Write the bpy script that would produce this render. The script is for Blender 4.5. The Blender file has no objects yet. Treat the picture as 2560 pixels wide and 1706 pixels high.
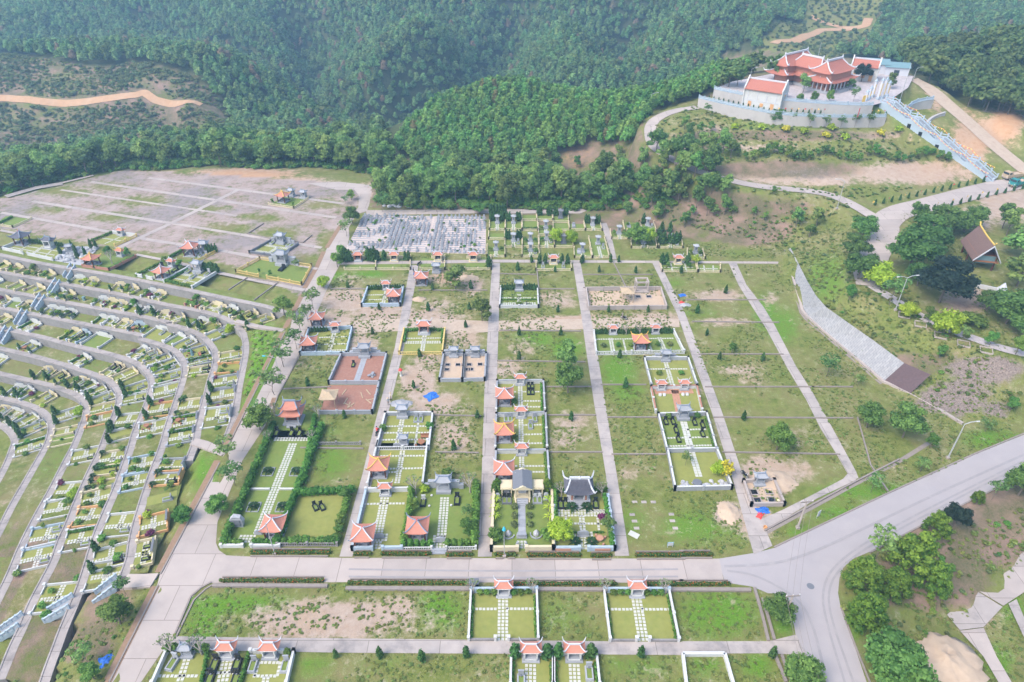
import bpy,math,random
import numpy as np
from mathutils import Vector
random.seed(7);RNG=np.random.default_rng(7)
SC=bpy.context.scene
COL=SC.collection
#camera, sky, sun, exposure
CAM_H=80.0;FPX=1707.0;CX,CY=1280.0,853.0
PITCH=math.atan((853+330)/FPX);CP,SP=math.cos(PITCH),math.sin(PITCH)
cam_data=bpy.data.cameras.new("camera");cam=bpy.data.objects.new("camera",cam_data);COL.objects.link(cam)
cam.location=(0,0,CAM_H);cam.rotation_euler=(math.pi/2-PITCH,0,0)
cam_data.sensor_width=36.0;cam_data.lens=FPX/2560*36.0
cam_data.clip_start=0.5;cam_data.clip_end=6000
SC.camera=cam
world=bpy.data.worlds.new("World");SC.world=world;world.use_nodes=True
wn=world.node_tree.nodes;wl=world.node_tree.links
sky=wn.new("ShaderNodeTexSky");sky.sky_type='NISHITA';sky.sun_disc=False
SUN_EL,SUN_AZ=math.radians(52),math.radians(235)
sky.sun_elevation=SUN_EL;sky.sun_rotation=SUN_AZ
sky.air_density=1.2;sky.dust_density=3.0;sky.ozone_density=1.0
wn["Background"].inputs[1].default_value=0.15
wl.new(sky.outputs[0],wn["Background"].inputs[0])
sun_data=bpy.data.lights.new("sun",'SUN');sun_data.energy=1.1;sun_data.angle=math.radians(32);sun_data.color=(1,0.96,0.9)
sun=bpy.data.objects.new("sun",sun_data);COL.objects.link(sun)
sdir=Vector((math.sin(SUN_AZ)*math.cos(SUN_EL),math.cos(SUN_AZ)*math.cos(SUN_EL),math.sin(SUN_EL)))
sun.rotation_euler=sdir.to_track_quat('Z','Y').to_euler()
SC.view_settings.view_transform='Standard';SC.view_settings.look='None'
SC.view_settings.gamma=1.0;SC.view_settings.use_curve_mapping=False
SC.view_settings.exposure=1.3
SC.cycles.max_bounces=5;SC.cycles.diffuse_bounces=3;SC.cycles.volume_bounces=0;SC.cycles.transparent_max_bounces=6
#surveying: picture positions -> world
REG={0:(0,0,2560/2353),1:(0,0,.36549),2:(850,0,.36549),3:(1700,0,.36549),4:(0,560,.36549),5:(850,560,.36549),6:(1700,560,.36549),7:(0,1130,.36736),8:(850,1130,.36736),9:(1700,1130,.36736),10:(0,560,.18306),11:(350,560,.18306),12:(0,820,.18306),13:(300,820,.18306),14:(0,1100,.18306),15:(0,1380,.18306),16:(1920,110,.15306),17:(850,470,.1955),18:(1200,500,.255),19:(880,1180,.15306),20:(1200,1140,.15306)}
def pix(r,x,y):
 a,b,s=REG[r];return a+x*s,b+y*s
def ray(r,x,y):
 px,py=pix(r,x,y);d=(px-CX)/FPX;e=(py-CY)/FPX
 return d,CP-e*SP,-SP-e*CP
def at(r,x,y,z=0.0):
 d=ray(r,x,y);t=(z-CAM_H)/d[2];return Vector((d[0]*t,d[1]*t,z))
def atY(r,x,y,Y):
 d=ray(r,x,y);t=Y/d[1];return Vector((d[0]*t,Y,CAM_H+d[2]*t))
def project(X,Y,Z):
 Zc=Z-CAM_H;depth=Y*CP-Zc*SP;up=Y*SP+Zc*CP
 return CX+FPX*X/depth,CY-FPX*up/depth,depth
#terrain
def in_poly(X,Y,poly):
 inside=np.zeros(X.shape,bool);n=len(poly);j=n-1
 for i in range(n):
  xi,yi=poly[i][0],poly[i][1];xj,yj=poly[j][0],poly[j][1]
  c=((yi>Y)!=(yj>Y))&(X<(xj-xi)*(Y-yi)/(yj-yi+1e-12)+xi)
  inside^=c;j=i
 return inside
def seg_dist(X,Y,pts):
 best=np.full(X.shape,1e9);zz=np.zeros(X.shape)
 for a,b in zip(pts[:-1],pts[1:]):
  dx,dy=b[0]-a[0],b[1]-a[1];L=dx*dx+dy*dy+1e-9
  t=np.clip(((X-a[0])*dx+(Y-a[1])*dy)/L,0,1)
  d=np.hypot(X-a[0]-t*dx,Y-a[1]-t*dy)
  m=d<best;best=np.where(m,d,best)
  zz=np.where(m,a[2]+t*(b[2]-a[2]),zz)
 return best,zz
def resample(pts,step):
 out=[Vector(pts[0])]
 for a,b in zip(pts[:-1],pts[1:]):
  a,b=Vector(a),Vector(b);n=max(1,round((b-a).length/step))
  out+=[a.lerp(b,(i+1)/n)for i in range(n)]
 return out
def smooth_line(pts,it=2):
 for _ in range(it):
  out=[pts[0]]
  for a,b in zip(pts[:-1],pts[1:]):
   out+=[a.lerp(b,.25),a.lerp(b,.75)]
  pts=out+[pts[-1]]
 return pts
def zl(lst):return[at(*p)for p in lst]
TP=[None,zl([(10,-500,320,0),(10,0,420,0),(10,450,520,0),(10,800,580,0),(10,1300,660,0),(10,1800,750,0),(10,2300,850,0),(11,700,910,0),(11,1000,980,0),(11,1400,1060,0),(11,1700,1120,0),(11,1900,1180,0),(11,1990,1215,0)]),zl([(10,-500,560,-2),(10,0,655,-2),(10,500,745,-2),(10,1000,840,-2),(10,1500,930,-2),(10,2000,1040,-2),(10,2340,1120,-2),(11,700,1160,-2),(11,1000,1230,-2),(11,1200,1300,-2),(11,1330,1390,-2),(11,1420,1500,-1.8),(13,1700,130,-1.6),(13,1725,250,-1.3),(13,1715,370,-1),(13,1690,500,-.8),(13,1660,650,-.6),(13,1630,800,-.4),(13,1600,1000,-.3),(13,1560,1250,-.3),(13,1500,1400,-.3),(13,1440,1560,-.3)]),zl([(10,-500,800,-4),(10,0,895,-4),(10,500,995,-4),(10,1000,1090,-4),(10,1500,1180,-4),(10,2000,1275,-4),(10,2340,1350,-4),(13,640,-60,-4),(13,900,10,-4),(13,1100,90,-4),(13,1230,210,-3.8),(13,1300,310,-3.4),(13,1320,420,-3),(13,1290,560,-2.6),(13,1230,720,-2.2),(13,1190,900,-1.8),(13,1130,1100,-1.4),(13,1100,1250,-1.1),(13,1060,1400,-.8),(13,1040,1560,-.5),(7,1275,80,-.4),(7,1240,250,-.4),(7,1170,480,-.4),(7,1070,690,-.4),(7,1030,800,-.4)]),zl([(10,-500,1040,-6),(10,0,1140,-6),(10,500,1240,-6),(10,1000,1340,-6),(10,1500,1430,-6),(10,2000,1530,-6),(13,250,145,-6),(13,450,195,-6),(13,620,250,-6),(13,760,310,-5.8),(13,850,420,-5.4),(13,890,530,-5),(13,880,650,-4.6),(13,840,790,-4.2),(13,790,950,-3.7),(13,740,1100,-3.2),(13,690,1240,-2.8),(13,630,1430,-2.3),(13,600,1560,-2),(14,2180,200,-1.8),(14,2100,400,-1.6),(14,1950,850,-1.3),(14,1820,1300,-1.1),(15,1790,60,-1),(15,1740,200,-1),(15,1690,340,-1)]),zl([(10,-500,1300,-8),(10,0,1420,-8),(12,180,40,-8),(12,600,130,-8),(12,1000,240,-8),(12,1400,330,-8),(12,1700,415,-8),(12,1900,490,-7.8),(12,2040,620,-7.4),(12,2080,760,-7),(12,2040,950,-6.5),(12,1950,1200,-5.9),(12,1850,1400,-5.4),(14,1780,150,-4.8),(14,1600,650,-4),(14,1400,1100,-3.5),(14,1290,1400,-3.2),(15,1150,350,-3),(15,1020,700,-3),(15,870,1050,-3),(15,780,1300,-3),(15,680,1560,-3),(15,600,1800,-3)]),zl([(12,-500,170,-10),(12,0,280,-10),(12,400,370,-10),(12,800,480,-10),(12,1100,570,-10),(12,1300,640,-10),(12,1480,710,-9.8),(12,1600,820,-9.4),(12,1640,930,-9),(12,1610,1080,-8.5),(12,1550,1240,-8),(12,1460,1440,-7.4),(14,1380,150,-6.8),(14,1250,400,-6.2),(14,1050,850,-5.7),(14,950,1130,-5.4),(14,820,1400,-5.2),(15,760,100,-5),(15,600,400,-5),(15,430,720,-5),(15,330,1000,-5),(15,180,1300,-5),(15,80,1560,-5),(15,0,1750,-5)]),zl([(12,-500,500,-12),(12,0,625,-12),(12,400,715,-12),(12,700,785,-12),(12,1000,890,-12),(12,1120,970,-11.7),(12,1190,1080,-11.3),(12,1170,1220,-10.8),(12,1110,1380,-10.3),(14,1030,60,-9.7),(14,900,300,-9),(14,700,700,-8.2),(14,500,1050,-7.7),(14,300,1450,-7.2),(15,150,300,-7),(15,0,600,-7),(15,-200,1000,-7)]),zl([(12,-500,830,-14),(12,0,950,-14),(12,300,1020,-14),(12,550,1110,-13.7),(12,670,1220,-13.3),(12,710,1320,-12.8),(12,690,1460,-12.3),(14,650,60,-11.7),(14,400,500,-10.7),(14,150,930,-9.7),(14,0,1250,-9.2),(14,-200,1600,-9)]),zl([(12,-300,1230,-16),(12,0,1320,-16),(12,100,1380,-15.7),(12,180,1470,-15.3),(12,210,1560,-14.8),(14,180,100,-14.2),(14,130,250,-13.5),(14,50,420,-12.7),(14,-50,600,-12.2),(14,-300,1000,-11.5)])]
TP=[None]+[resample(smooth_line(p,2),1.2)for p in TP[1:]]
PATH_W={k:1.3 for k in range(1,10)}
def side_of(pts):
 """left/right offset vectors of a polyline; inner = towards the bowl (right of travel when walking from left to right then down)"""
 out=[]
 for i,p in enumerate(pts):
  a=pts[max(0,i-1)];b=pts[min(len(pts)-1,i+1)]
  t=Vector((b.x-a.x,b.y-a.y,0)).normalized();out.append(Vector((t.y,-t.x,0)))
 return out
TN=[None]+[side_of(p)for p in TP[1:]]
INNER=[None]+[[p+n*(PATH_W[k]/2)for p,n in zip(TP[k],TN[k])]for k in range(1,10)]
OUTER=[None]+[[p-n*(PATH_W[k]/2)for p,n in zip(TP[k],TN[k])]for k in range(1,10)]
STRIP={}
for k in range(1,9):
 A,B=INNER[k],OUTER[k+1];bx=np.array([(p.x,p.y,p.z)for p in B]);rows=[];j0=0
 for a in A:
  d=np.hypot(bx[j0:,0]-a.x,bx[j0:,1]-a.y);j=j0+int(np.argmin(d[:60]));j0=max(j0,j)
  rows.append((Vector((a.x,a.y,B[j].z)),B[j].copy()))
 STRIP[k]=rows
SITE=[(0,-300,560),(0,-60,520),(0,20,468),(0,290,386),(0,480,392),(0,840,415),(0,900,470),(0,1390,478),(0,1640,556),(0,1803,572),(0,1830,650),(0,1885,730),(0,2060,880),(0,2200,965),(0,2353,950),(0,2700,840),(0,2700,1060),(0,2353,1150),(0,2250,1200),(0,2075,1285),(0,2000,1360),(0,2045,1568),(0,2090,2000),(0,-100,2000),(0,240,1568),(0,350,1350),(0,480,1100),(0,500,1050),(0,640,760),(0,660,700),(0,640,660),(0,500,612),(0,200,570),(0,0,528),(0,-300,480)]
SITEW=[at(*p)for p in SITE]
CPS=[]
for a in resample(SITEW+[SITEW[0]],14):CPS.append((a.x,a.y,0))
for r,x,y,z in[(6,760,170,1.0),(6,810,270,2.2),(6,920,480,4),(6,1000,570,4),(6,1530,950,4),(6,1240,760,4),(6,1310,430,6),(6,1500,530,6),(6,1900,750,6.5),(6,2240,870,7),(6,2500,960,7),(6,1700,250,8),(6,2050,500,8),(6,2000,300,8.5),(6,2300,300,8.5),(6,2340,600,7.5),(6,1280,190,7),(6,1400,60,8),(6,1100,250,5.5),(6,950,100,4),(6,1780,1000,3.5),(6,2100,1000,5),(6,2300,1050,5.5),(6,1950,1370,.3),(6,2250,1300,1.2),(3,1300,1500,8.5),(3,2150,1240,9),(3,2353,1200,9.5),(3,2353,1400,9.5),(3,1700,1420,9),(3,1100,1350,8.7),(3,800,1300,9),(3,600,1285,9.5),(3,250,1215,10.5),(2,2140,1030,13),(2,2110,860,15.5),(2,2300,760,17.5),(3,60,760,18),(3,90,750,18),(3,600,850,18.5),(3,1000,880,18.5),(3,1420,870,18.5),(3,300,900,15.5),(3,800,990,15),(3,1500,1000,14.5),(3,500,1060,13),(3,1000,1100,12.8),(3,1700,1090,12.5),(3,150,1000,13.5),(3,300,1150,11.2),(3,1200,1200,10.3),(3,2000,1190,10.3),(3,1250,1340,8.8),(3,2050,1245,9),(3,1700,1330,8.8),(3,1700,600,22),(3,1900,770,19),(3,2100,960,14.5),(3,2353,1160,10.5),(3,2000,780,20),(3,2353,900,17),(3,1700,900,17),(3,1900,1000,13.5),(9,2341,680,-3),(9,2030,955,-3),(9,2195,1055,-3),(9,2341,960,-3),(9,1812,1115,-3),(9,1900,1220,-3),(9,2060,1200,-3),(9,2060,1400,-3),(9,2200,1640,-3),(9,2290,1640,-3),(9,2341,1280,-3),(3,400,1350,5),(3,700,1450,4.6),(3,1000,1450,6.2),(3,200,1450,3.5),(9,1800,950,-1.5),(9,2100,800,-1.5),(9,1850,1120,-3),(9,2200,850,-3),(9,2341,760,-3),(9,2100,1500,-3.2),(9,2341,1300,-3.2),(9,1700,1400,-2),(9,1500,1000,-1),(9,1400,1250,-.8),(9,1400,1600,-.8),(9,2341,500,-1),(9,2000,500,-.6)]:
 p=at(r,x,y,z);CPS.append(tuple(p))
TREE=4.0
for r,x,y,Y,h in[(0,930,330,236,4),(0,1020,250,250,4),(0,1130,212,262,4),(0,1300,205,266,4),(0,1450,215,266,4),(0,1560,190,270,4),(0,1640,160,268,4),(0,950,385,216,1),(0,1200,385,213,1),(0,1450,400,208,1),(0,100,345,290,0),(0,400,300,305,2),(0,620,310,325,4),(0,880,300,345,4),(0,1100,262,346,4),(0,1300,262,342,4),(0,1500,240,340,4),(0,1030,230,352,5),(0,840,330,300,4),(0,695,215,325,4),(0,510,135,350,4),(0,400,118,356,4),(0,210,122,356,4),(0,100,150,352,1),(0,0,130,358,3),(0,-200,150,360,3),(0,60,225,322,0),(0,300,225,320,0),(0,430,240,312,0),(0,-200,345,290,0),(0,540,128,460,5),(0,670,197,430,5),(0,760,268,390,5),(0,300,112,430,5),(0,100,118,425,5),(0,0,90,450,5),(0,150,62,470,5),(0,60,5,500,5),(0,130,3,510,5),(0,240,32,570,5),(0,350,70,470,5),(0,560,25,470,5),(0,600,90,440,5),(0,650,150,420,5),(0,700,185,405,5),(0,400,30,500,5),(0,720,130,475,5),(0,690,60,510,5),(0,790,165,378,5),(0,870,120,390,5),(0,950,75,403,5),(0,1000,25,418,5),(0,770,230,357,5),(0,860,230,372,5),(0,950,180,386,5),(0,1030,110,408,5),(0,1080,40,432,5),(0,1110,205,428,5),(0,1130,150,455,5),(0,1155,97,475,5),(0,1180,20,500,5),(0,1220,150,380,5),(0,1260,90,400,5),(0,1300,30,420,5),(0,1320,180,365,5),(0,1190,200,372,5),(0,1420,120,445,5),(0,1450,40,478,5),(0,1560,100,392,5),(0,1600,30,415,5),(0,1700,100,392,5),(0,1750,40,412,5),(0,1560,160,365,5),(0,1780,110,385,0),(0,1880,60,435,0),(0,1990,50,448,0),(0,1900,5,515,0),(0,2060,60,425,5),(0,2200,40,430,5),(0,2300,10,470,5),(3,1550,240,275,7),(3,2000,210,268,7),(3,2353,180,262,7),(3,2700,200,255,7),(3,1700,480,243,5),(3,1950,600,225,5)]:
 p=atY(r,x,y,Y);CPS.append((p.x,p.y,p.z-h))
for X,Y,Z in[(-480,700,-45),(-560,900,-60),(-230,580,42),(-100,540,50),(60,530,52),(230,530,50),(420,580,45),(560,560,40),(-480,560,35),(-620,480,40),(-420,340,0),(-600,300,10),(620,420,40),(640,250,20),(420,200,9),(300,330,8),(120,340,-6),(200,345,-4),(0,1000,60),(400,1000,60),(-300,1000,30),(-800,1000,40),(800,1000,60),(-800,100,-12),(-260,120,-16),(800,100,5),(-300,-50,-14),(-130,-40,-8),(0,-60,0),(200,-60,0),(800,-60,0),(-800,-60,-20)]:
 CPS.append((X,Y,Z))
for k in range(2,10):
 for p in TP[k][::9]:
  if k>2 or p.z>-1.9:CPS.append((p.x,p.y,p.z-(.5 if k>2 else.05)))
xs=np.concatenate([np.arange(-900,-240,12),np.arange(-240,-125,3.0),np.arange(-125,185,1.25),np.arange(185,300,3),np.arange(300,901,12)])
ys=np.concatenate([np.arange(-60,30,6),np.arange(30,205,1.25),np.arange(205,270,1.75),np.arange(270,620,3.5),np.arange(620,1200,14)])
GX,GY=np.meshgrid(xs,ys)
cp=np.array(CPS);cp=cp[np.unique(np.round(cp[:,:2],1),axis=0,return_index=True)[1]]
n=len(cp);D=np.hypot(cp[:,None,0]-cp[None,:,0],cp[:,None,1]-cp[None,:,1])
M=np.zeros((n+3,n+3));M[:n,:n]=D-0.6*np.eye(n);M[:n,n]=1;M[:n,n+1:]=cp[:,:2]/100;M[n,:n]=1;M[n+1:,:n]=cp[:,:2].T/100
wts=np.linalg.solve(M,np.concatenate([cp[:,2],[0,0,0]]))
gx,gy=GX.ravel(),GY.ravel();GZ=wts[n]+gx/100*wts[n+1]+gy/100*wts[n+2]
for i in range(n):GZ=GZ+wts[i]*np.hypot(gx-cp[i,0],gy-cp[i,1])
GZ=GZ.reshape(GX.shape)
def vnoise(X,Y,s,seed):
 r=np.random.default_rng(seed);T=r.random((64,64));x=X/s;y=Y/s
 xi=np.floor(x).astype(int);yi=np.floor(y).astype(int);fx=x-xi;fy=y-yi
 fx=fx*fx*(3-2*fx);fy=fy*fy*(3-2*fy);g=lambda a,b:T[a%64,b%64]
 return(g(xi,yi)*(1-fx)+g(xi+1,yi)*fx)*(1-fy)+(g(xi,yi+1)*(1-fx)+g(xi+1,yi+1)*fx)*fy
rough=np.clip((GY-225)/40,0,1)
GZ+=rough*((vnoise(GX,GY,45,1)-.5)*11+(vnoise(GX,GY,17,2)-.5)*3)
for gl in([(0,540,128,460),(0,670,197,430),(0,760,268,390),(0,830,310,345)],[(0,690,40,515),(0,720,130,475),(0,700,190,435)],[(0,1180,20,500),(0,1155,97,475),(0,1130,150,455),(0,1110,205,428),(0,1090,250,385)],[(0,1450,40,478),(0,1420,120,445),(0,1400,180,400)],[(0,1080,40,432),(0,1030,110,408),(0,950,180,386),(0,880,250,360)],[(0,330,40,520),(0,420,90,470)],[(0,1640,60,430),(0,1660,120,395)]):
 P=[atY(*p)for p in gl];d,_=seg_dist(GX,GY,[tuple(p)for p in P]);GZ-=19*np.exp(-(d/14)**2)*np.clip((GY-300)/40,0,1)
site=in_poly(GX,GY,[(p.x,p.y)for p in SITEW])
sd,_=seg_dist(GX,GY,[(p.x,p.y,0)for p in SITEW+[SITEW[0]]])
GZ=np.where(site,GZ*np.clip(1-sd/2.5,0,1),GZ)
GATE=at(3,1390,690,24.0);FOOT=at(3,2150,1235,9.0)
AX=Vector((FOOT.x-GATE.x,FOOT.y-GATE.y,0));STAIR_RUN=AX.length;AX.normalize();AY=Vector((-AX.y,AX.x,0))
WALL_TOP=21.0
OUT_WALL=[at(3,130,672,WALL_TOP),at(3,330,720,WALL_TOP),at(3,640,782,WALL_TOP),at(3,900,800,WALL_TOP),at(3,1200,805,WALL_TOP),at(3,1410,800,WALL_TOP)]
UP_WALL=[at(3,235,610,24),at(3,440,655,24),at(3,720,690,24),at(3,1000,712,24),at(3,1230,722,24),at(3,1320,720,24)]
BACK=[at(3,1500,640,24),at(3,1560,520,24),at(3,1480,430,24),at(3,1000,400,24),at(3,400,470,24),at(3,150,600,24)]
plat=UP_WALL+[at(3,1430,690,24),at(3,1560,600,24),at(3,1600,520,24)]+[Vector((120,243,0)),Vector((92,240,0)),Vector((70,226,0))]
low_terrace=OUT_WALL+[at(3,1430,720,21)]+UP_WALL[::-1]
pm=in_poly(GX,GY,[(p.x,p.y)for p in plat]);lm=in_poly(GX,GY,[(p.x,p.y)for p in low_terrace])
du,_=seg_dist(GX,GY,[(p.x,p.y,0)for p in UP_WALL]);do,_=seg_dist(GX,GY,[(p.x,p.y,0)for p in OUT_WALL])
GZ=np.where(pm,np.where(du<2.4,WALL_TOP-.3,23.8),np.where(lm,np.where(do<2.6,17.6,WALL_TOP-.3),GZ))
sdw,_=seg_dist(GX,GY,[(p.x,p.y,0)for p in OUT_WALL]);GZ=np.where(~(pm|lm)&(sdw<3.5),np.minimum(GZ,18.2),GZ)
HILL_ROADS={'lane':(1.7,[at(3,1330,1490,8.4),at(3,1180,1400,8.6),at(3,1050,1340,8.8),at(3,900,1308,9),at(3,600,1285,9.5),at(3,420,1255,10),at(3,250,1215,10.6),at(3,60,1150,11.5),at(2,2160,1030,13),at(2,2120,950,14.2),at(2,2120,850,15.8),at(2,2200,790,17),at(2,2320,752,17.8),at(3,60,745,18.2),at(3,115,735,18.3)]),'drive':(3.4,[at(3,2600,1150,10),at(3,2353,1250,9.5),at(3,2150,1280,9.1),at(3,1700,1400,8.8),at(3,1480,1450,8.5),at(3,1390,1530,8.3),at(6,1400,30,8),at(6,1350,150,7.2),at(6,1310,230,6.9),at(6,1290,330,6.4),at(6,1320,430,6.2)]),'walkway':(1.2,[at(6,1310,425,6.2),at(6,1480,530,6.2),at(6,1600,610,6.3),at(6,1760,690,6.5),at(6,1890,745,6.6),at(6,2050,800,6.8),at(6,2200,855,7),at(6,2400,900,7),at(6,2700,980,7)]),'dirt_road':(2.6,[at(3,1600,545,23.5),at(3,1700,600,22),at(3,1800,690,20.5),at(3,1900,775,18.8),at(3,2000,860,16.8),at(3,2100,955,14.5),at(3,2250,1080,12),at(3,2353,1160,10.5),at(3,2500,1260,9.8)]),'scrub_track':(2.2,None),'hill_track':(2.4,None)}
def grid_z(x,y):
 x=np.clip(np.asarray(x,float),xs[0],xs[-1]-1e-6);y=np.clip(np.asarray(y,float),ys[0],ys[-1]-1e-6)
 i=np.clip(np.searchsorted(xs,x,side='right')-1,0,len(xs)-2);j=np.clip(np.searchsorted(ys,y,side='right')-1,0,len(ys)-2)
 fx=(x-xs[i])/(xs[i+1]-xs[i]);fy=(y-ys[j])/(ys[j+1]-ys[j])
 return(GZ[j,i]*(1-fx)+GZ[j,i+1]*fx)*(1-fy)+(GZ[j+1,i]*(1-fx)+GZ[j+1,i+1]*fx)*fy
def hz(x,y):return float(grid_z(x,y))
def gt(r,x,y,near=30.0):
 """where the sight line of a picture position meets the terrain"""
 d=ray(r,x,y);t=np.arange(near,900,.5)/d[1]
 zz=CAM_H+d[2]*t;g=grid_z(d[0]*t,d[1]*t);h=np.nonzero(zz<=g)[0]
 i=h[0]if len(h)else len(t)-1
 return Vector((d[0]*t[i],d[1]*t[i],float(g[i])))
def cut(pts,w,blend):
 global GZ
 P=[(p.x,p.y,p.z)for p in pts];d,z=seg_dist(GX,GY,P)
 k=np.clip((d-w)/blend,0,1);k=k*k*(3-2*k);GZ=np.where(site&(d>w),GZ,GZ*k+(z-.06)*(1-k))
for nm in('lane','drive','walkway','dirt_road'):cut(resample(smooth_line(HILL_ROADS[nm][1]),2),HILL_ROADS[nm][0]+1.3,4.0)
cut([GATE+Vector((0,0,-1.2)),FOOT+Vector((0,0,-.6))],2.6,3.0)
def draped(lst):return resample([gt(*p)for p in lst],3)
HILL_ROADS['scrub_track']=(1.9,draped([(1,-120,660),(1,60,680),(1,250,695),(1,450,715),(1,600,700),(1,760,675),(1,930,655),(1,985,640),(1,1060,690),(1,1180,715),(1,1380,722)]))
HILL_ROADS['hill_track']=(2.6,draped([(3,640,300),(3,780,285),(3,900,240),(3,960,210),(3,1080,205),(3,1180,200),(3,1270,180),(3,1290,130)]))
HILL_ROADS['hill_track_b']=(2.2,draped([(3,890,115),(3,960,150),(3,1080,185),(3,1180,195)]))
for k in range(8,0,-1):
 R=STRIP[k];band=[(a.x,a.y)for a,b in R]+[(b.x,b.y)for a,b in R][::-1]
 m=in_poly(GX,GY,band);d,z=seg_dist(GX,GY,[(b.x,b.y,b.z)for a,b in R][::3]);GZ=np.where(m,z-.5,GZ)
for k in range(1,10):
 low=[(p.x,p.y,(STRIP[k][i][0].z if k<9 else p.z)-.4)for i,p in enumerate(TP[k])][::2]
 d,z=seg_dist(GX,GY,low);GZ=np.where(d<PATH_W[k]/2+.05,np.minimum(GZ,z),GZ)
#materials
def nt(name):
 m=bpy.data.materials.new(name);m.use_nodes=True;t=m.node_tree
 return m,t,t.nodes,t.links,t.nodes["Principled BSDF"]
def L(c,k):return tuple(min(1,v*k)for v in c[:3])+(1,)
def mat(name,col,rough=.75,var=.12,scale=3.0,bump=0.0,metal=0.0,spec=.3,obj_var=.0,dirt=None,dirt_amt=.35,joint=None):
 m,t,N,K,P=nt(name)
 tc=N.new("ShaderNodeTexCoord");nz=N.new("ShaderNodeTexNoise");nz.inputs["Scale"].default_value=scale;nz.inputs["Detail"].default_value=6
 g=N.new("ShaderNodeNewGeometry");K.new(g.outputs["Position"],nz.inputs["Vector"])
 mx=N.new("ShaderNodeMix");mx.data_type='RGBA';mx.inputs[6].default_value=L(col,1-var);mx.inputs[7].default_value=L(col,1+var)
 K.new(nz.outputs["Fac"],mx.inputs[0]);out=mx.outputs[2]
 if dirt:
  n2=N.new("ShaderNodeTexNoise");n2.inputs["Scale"].default_value=scale*.35;n2.inputs["Detail"].default_value=8;n2.inputs["Roughness"].default_value=.7
  K.new(g.outputs["Position"],n2.inputs["Vector"])
  mr=N.new("ShaderNodeMapRange");mr.inputs[1].default_value=.5;mr.inputs[2].default_value=.72;mr.inputs[4].default_value=dirt_amt;K.new(n2.outputs["Fac"],mr.inputs[0])
  m2=N.new("ShaderNodeMix");m2.data_type='RGBA';m2.inputs[7].default_value=tuple(dirt)+(1,);K.new(mr.outputs[0],m2.inputs[0]);K.new(out,m2.inputs[6]);out=m2.outputs[2]
 if joint:
  bk=N.new('ShaderNodeTexBrick');bk.inputs['Scale'].default_value=1;bk.inputs['Brick Width'].default_value,bk.inputs['Row Height'].default_value,bk.inputs['Mortar Size'].default_value=joint;bk.inputs['Mortar Smooth'].default_value=.3
  bk.inputs['Color1'].default_value=(.86,.86,.86,1);bk.inputs['Color2'].default_value=(1.08,1.07,1.06,1);bk.inputs['Mortar'].default_value=(.45,.42,.4,1);K.new(g.outputs['Position'],bk.inputs['Vector'])
  mj=N.new('ShaderNodeMix');mj.data_type='RGBA';mj.blend_type='MULTIPLY';mj.inputs[0].default_value=.8;K.new(out,mj.inputs[6]);K.new(bk.outputs['Color'],mj.inputs[7]);out=mj.outputs[2]
 if obj_var:
  oi=N.new("ShaderNodeObjectInfo");hs=N.new("ShaderNodeHueSaturation");mr=N.new("ShaderNodeMapRange")
  mr.inputs[3].default_value=1-obj_var;mr.inputs[4].default_value=1+obj_var;K.new(oi.outputs["Random"],mr.inputs[0]);K.new(mr.outputs[0],hs.inputs["Value"]);K.new(out,hs.inputs["Color"]);out=hs.outputs[0]
 K.new(out,P.inputs["Base Color"]);P.inputs["Roughness"].default_value=rough;P.inputs["Metallic"].default_value=metal;P.inputs["Specular IOR Level"].default_value=spec
 if bump:
  b=N.new("ShaderNodeBump");b.inputs["Strength"].default_value=bump;b.inputs["Distance"].default_value=.1;K.new(nz.outputs["Fac"],b.inputs["Height"]);K.new(b.outputs[0],P.inputs["Normal"])
 return m
def leaf_mat(name,lo,hi,obj_var=.2,hue=.02,warm=None):
 m,t,N,K,P=nt(name)
 a=N.new("ShaderNodeAttribute");a.attribute_name="tint"
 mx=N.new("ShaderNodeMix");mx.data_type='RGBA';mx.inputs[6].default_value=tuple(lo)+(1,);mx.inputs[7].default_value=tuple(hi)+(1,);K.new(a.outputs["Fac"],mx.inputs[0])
 oi=N.new("ShaderNodeObjectInfo");hs=N.new("ShaderNodeHueSaturation")
 mr=N.new("ShaderNodeMapRange");mr.inputs[3].default_value=1-obj_var;mr.inputs[4].default_value=1+obj_var;K.new(oi.outputs["Random"],mr.inputs[0]);K.new(mr.outputs[0],hs.inputs["Value"])
 wn_=N.new("ShaderNodeTexWhiteNoise");wn_.noise_dimensions='1D';K.new(oi.outputs["Random"],wn_.inputs["W"])
 m2=N.new("ShaderNodeMapRange");m2.inputs[3].default_value=.5-hue;m2.inputs[4].default_value=.5+hue;K.new(wn_.outputs["Value"],m2.inputs[0]);K.new(m2.outputs[0],hs.inputs["Hue"])
 K.new(mx.outputs[2],hs.inputs["Color"]);out=hs.outputs[0]
 if warm:
  m3=N.new("ShaderNodeMapRange");m3.inputs[1].default_value=.955;m3.inputs[2].default_value=.97;K.new(wn_.outputs["Value"],m3.inputs[0])
  m4=N.new("ShaderNodeMix");m4.data_type='RGBA';m4.inputs[7].default_value=tuple(warm)+(1,);K.new(m3.outputs[0],m4.inputs[0]);K.new(out,m4.inputs[6]);out=m4.outputs[2]
 K.new(out,P.inputs["Base Color"]);P.inputs["Roughness"].default_value=.6;P.inputs["Specular IOR Level"].default_value=.25
 tr=N.new("ShaderNodeBsdfTranslucent");K.new(out,tr.inputs["Color"]);ms=N.new("ShaderNodeMixShader");ms.inputs[0].default_value=.3
 K.new(P.outputs[0],ms.inputs[1]);K.new(tr.outputs[0],ms.inputs[2]);K.new(ms.outputs[0],N["Material Output"].inputs["Surface"])
 return m
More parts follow.
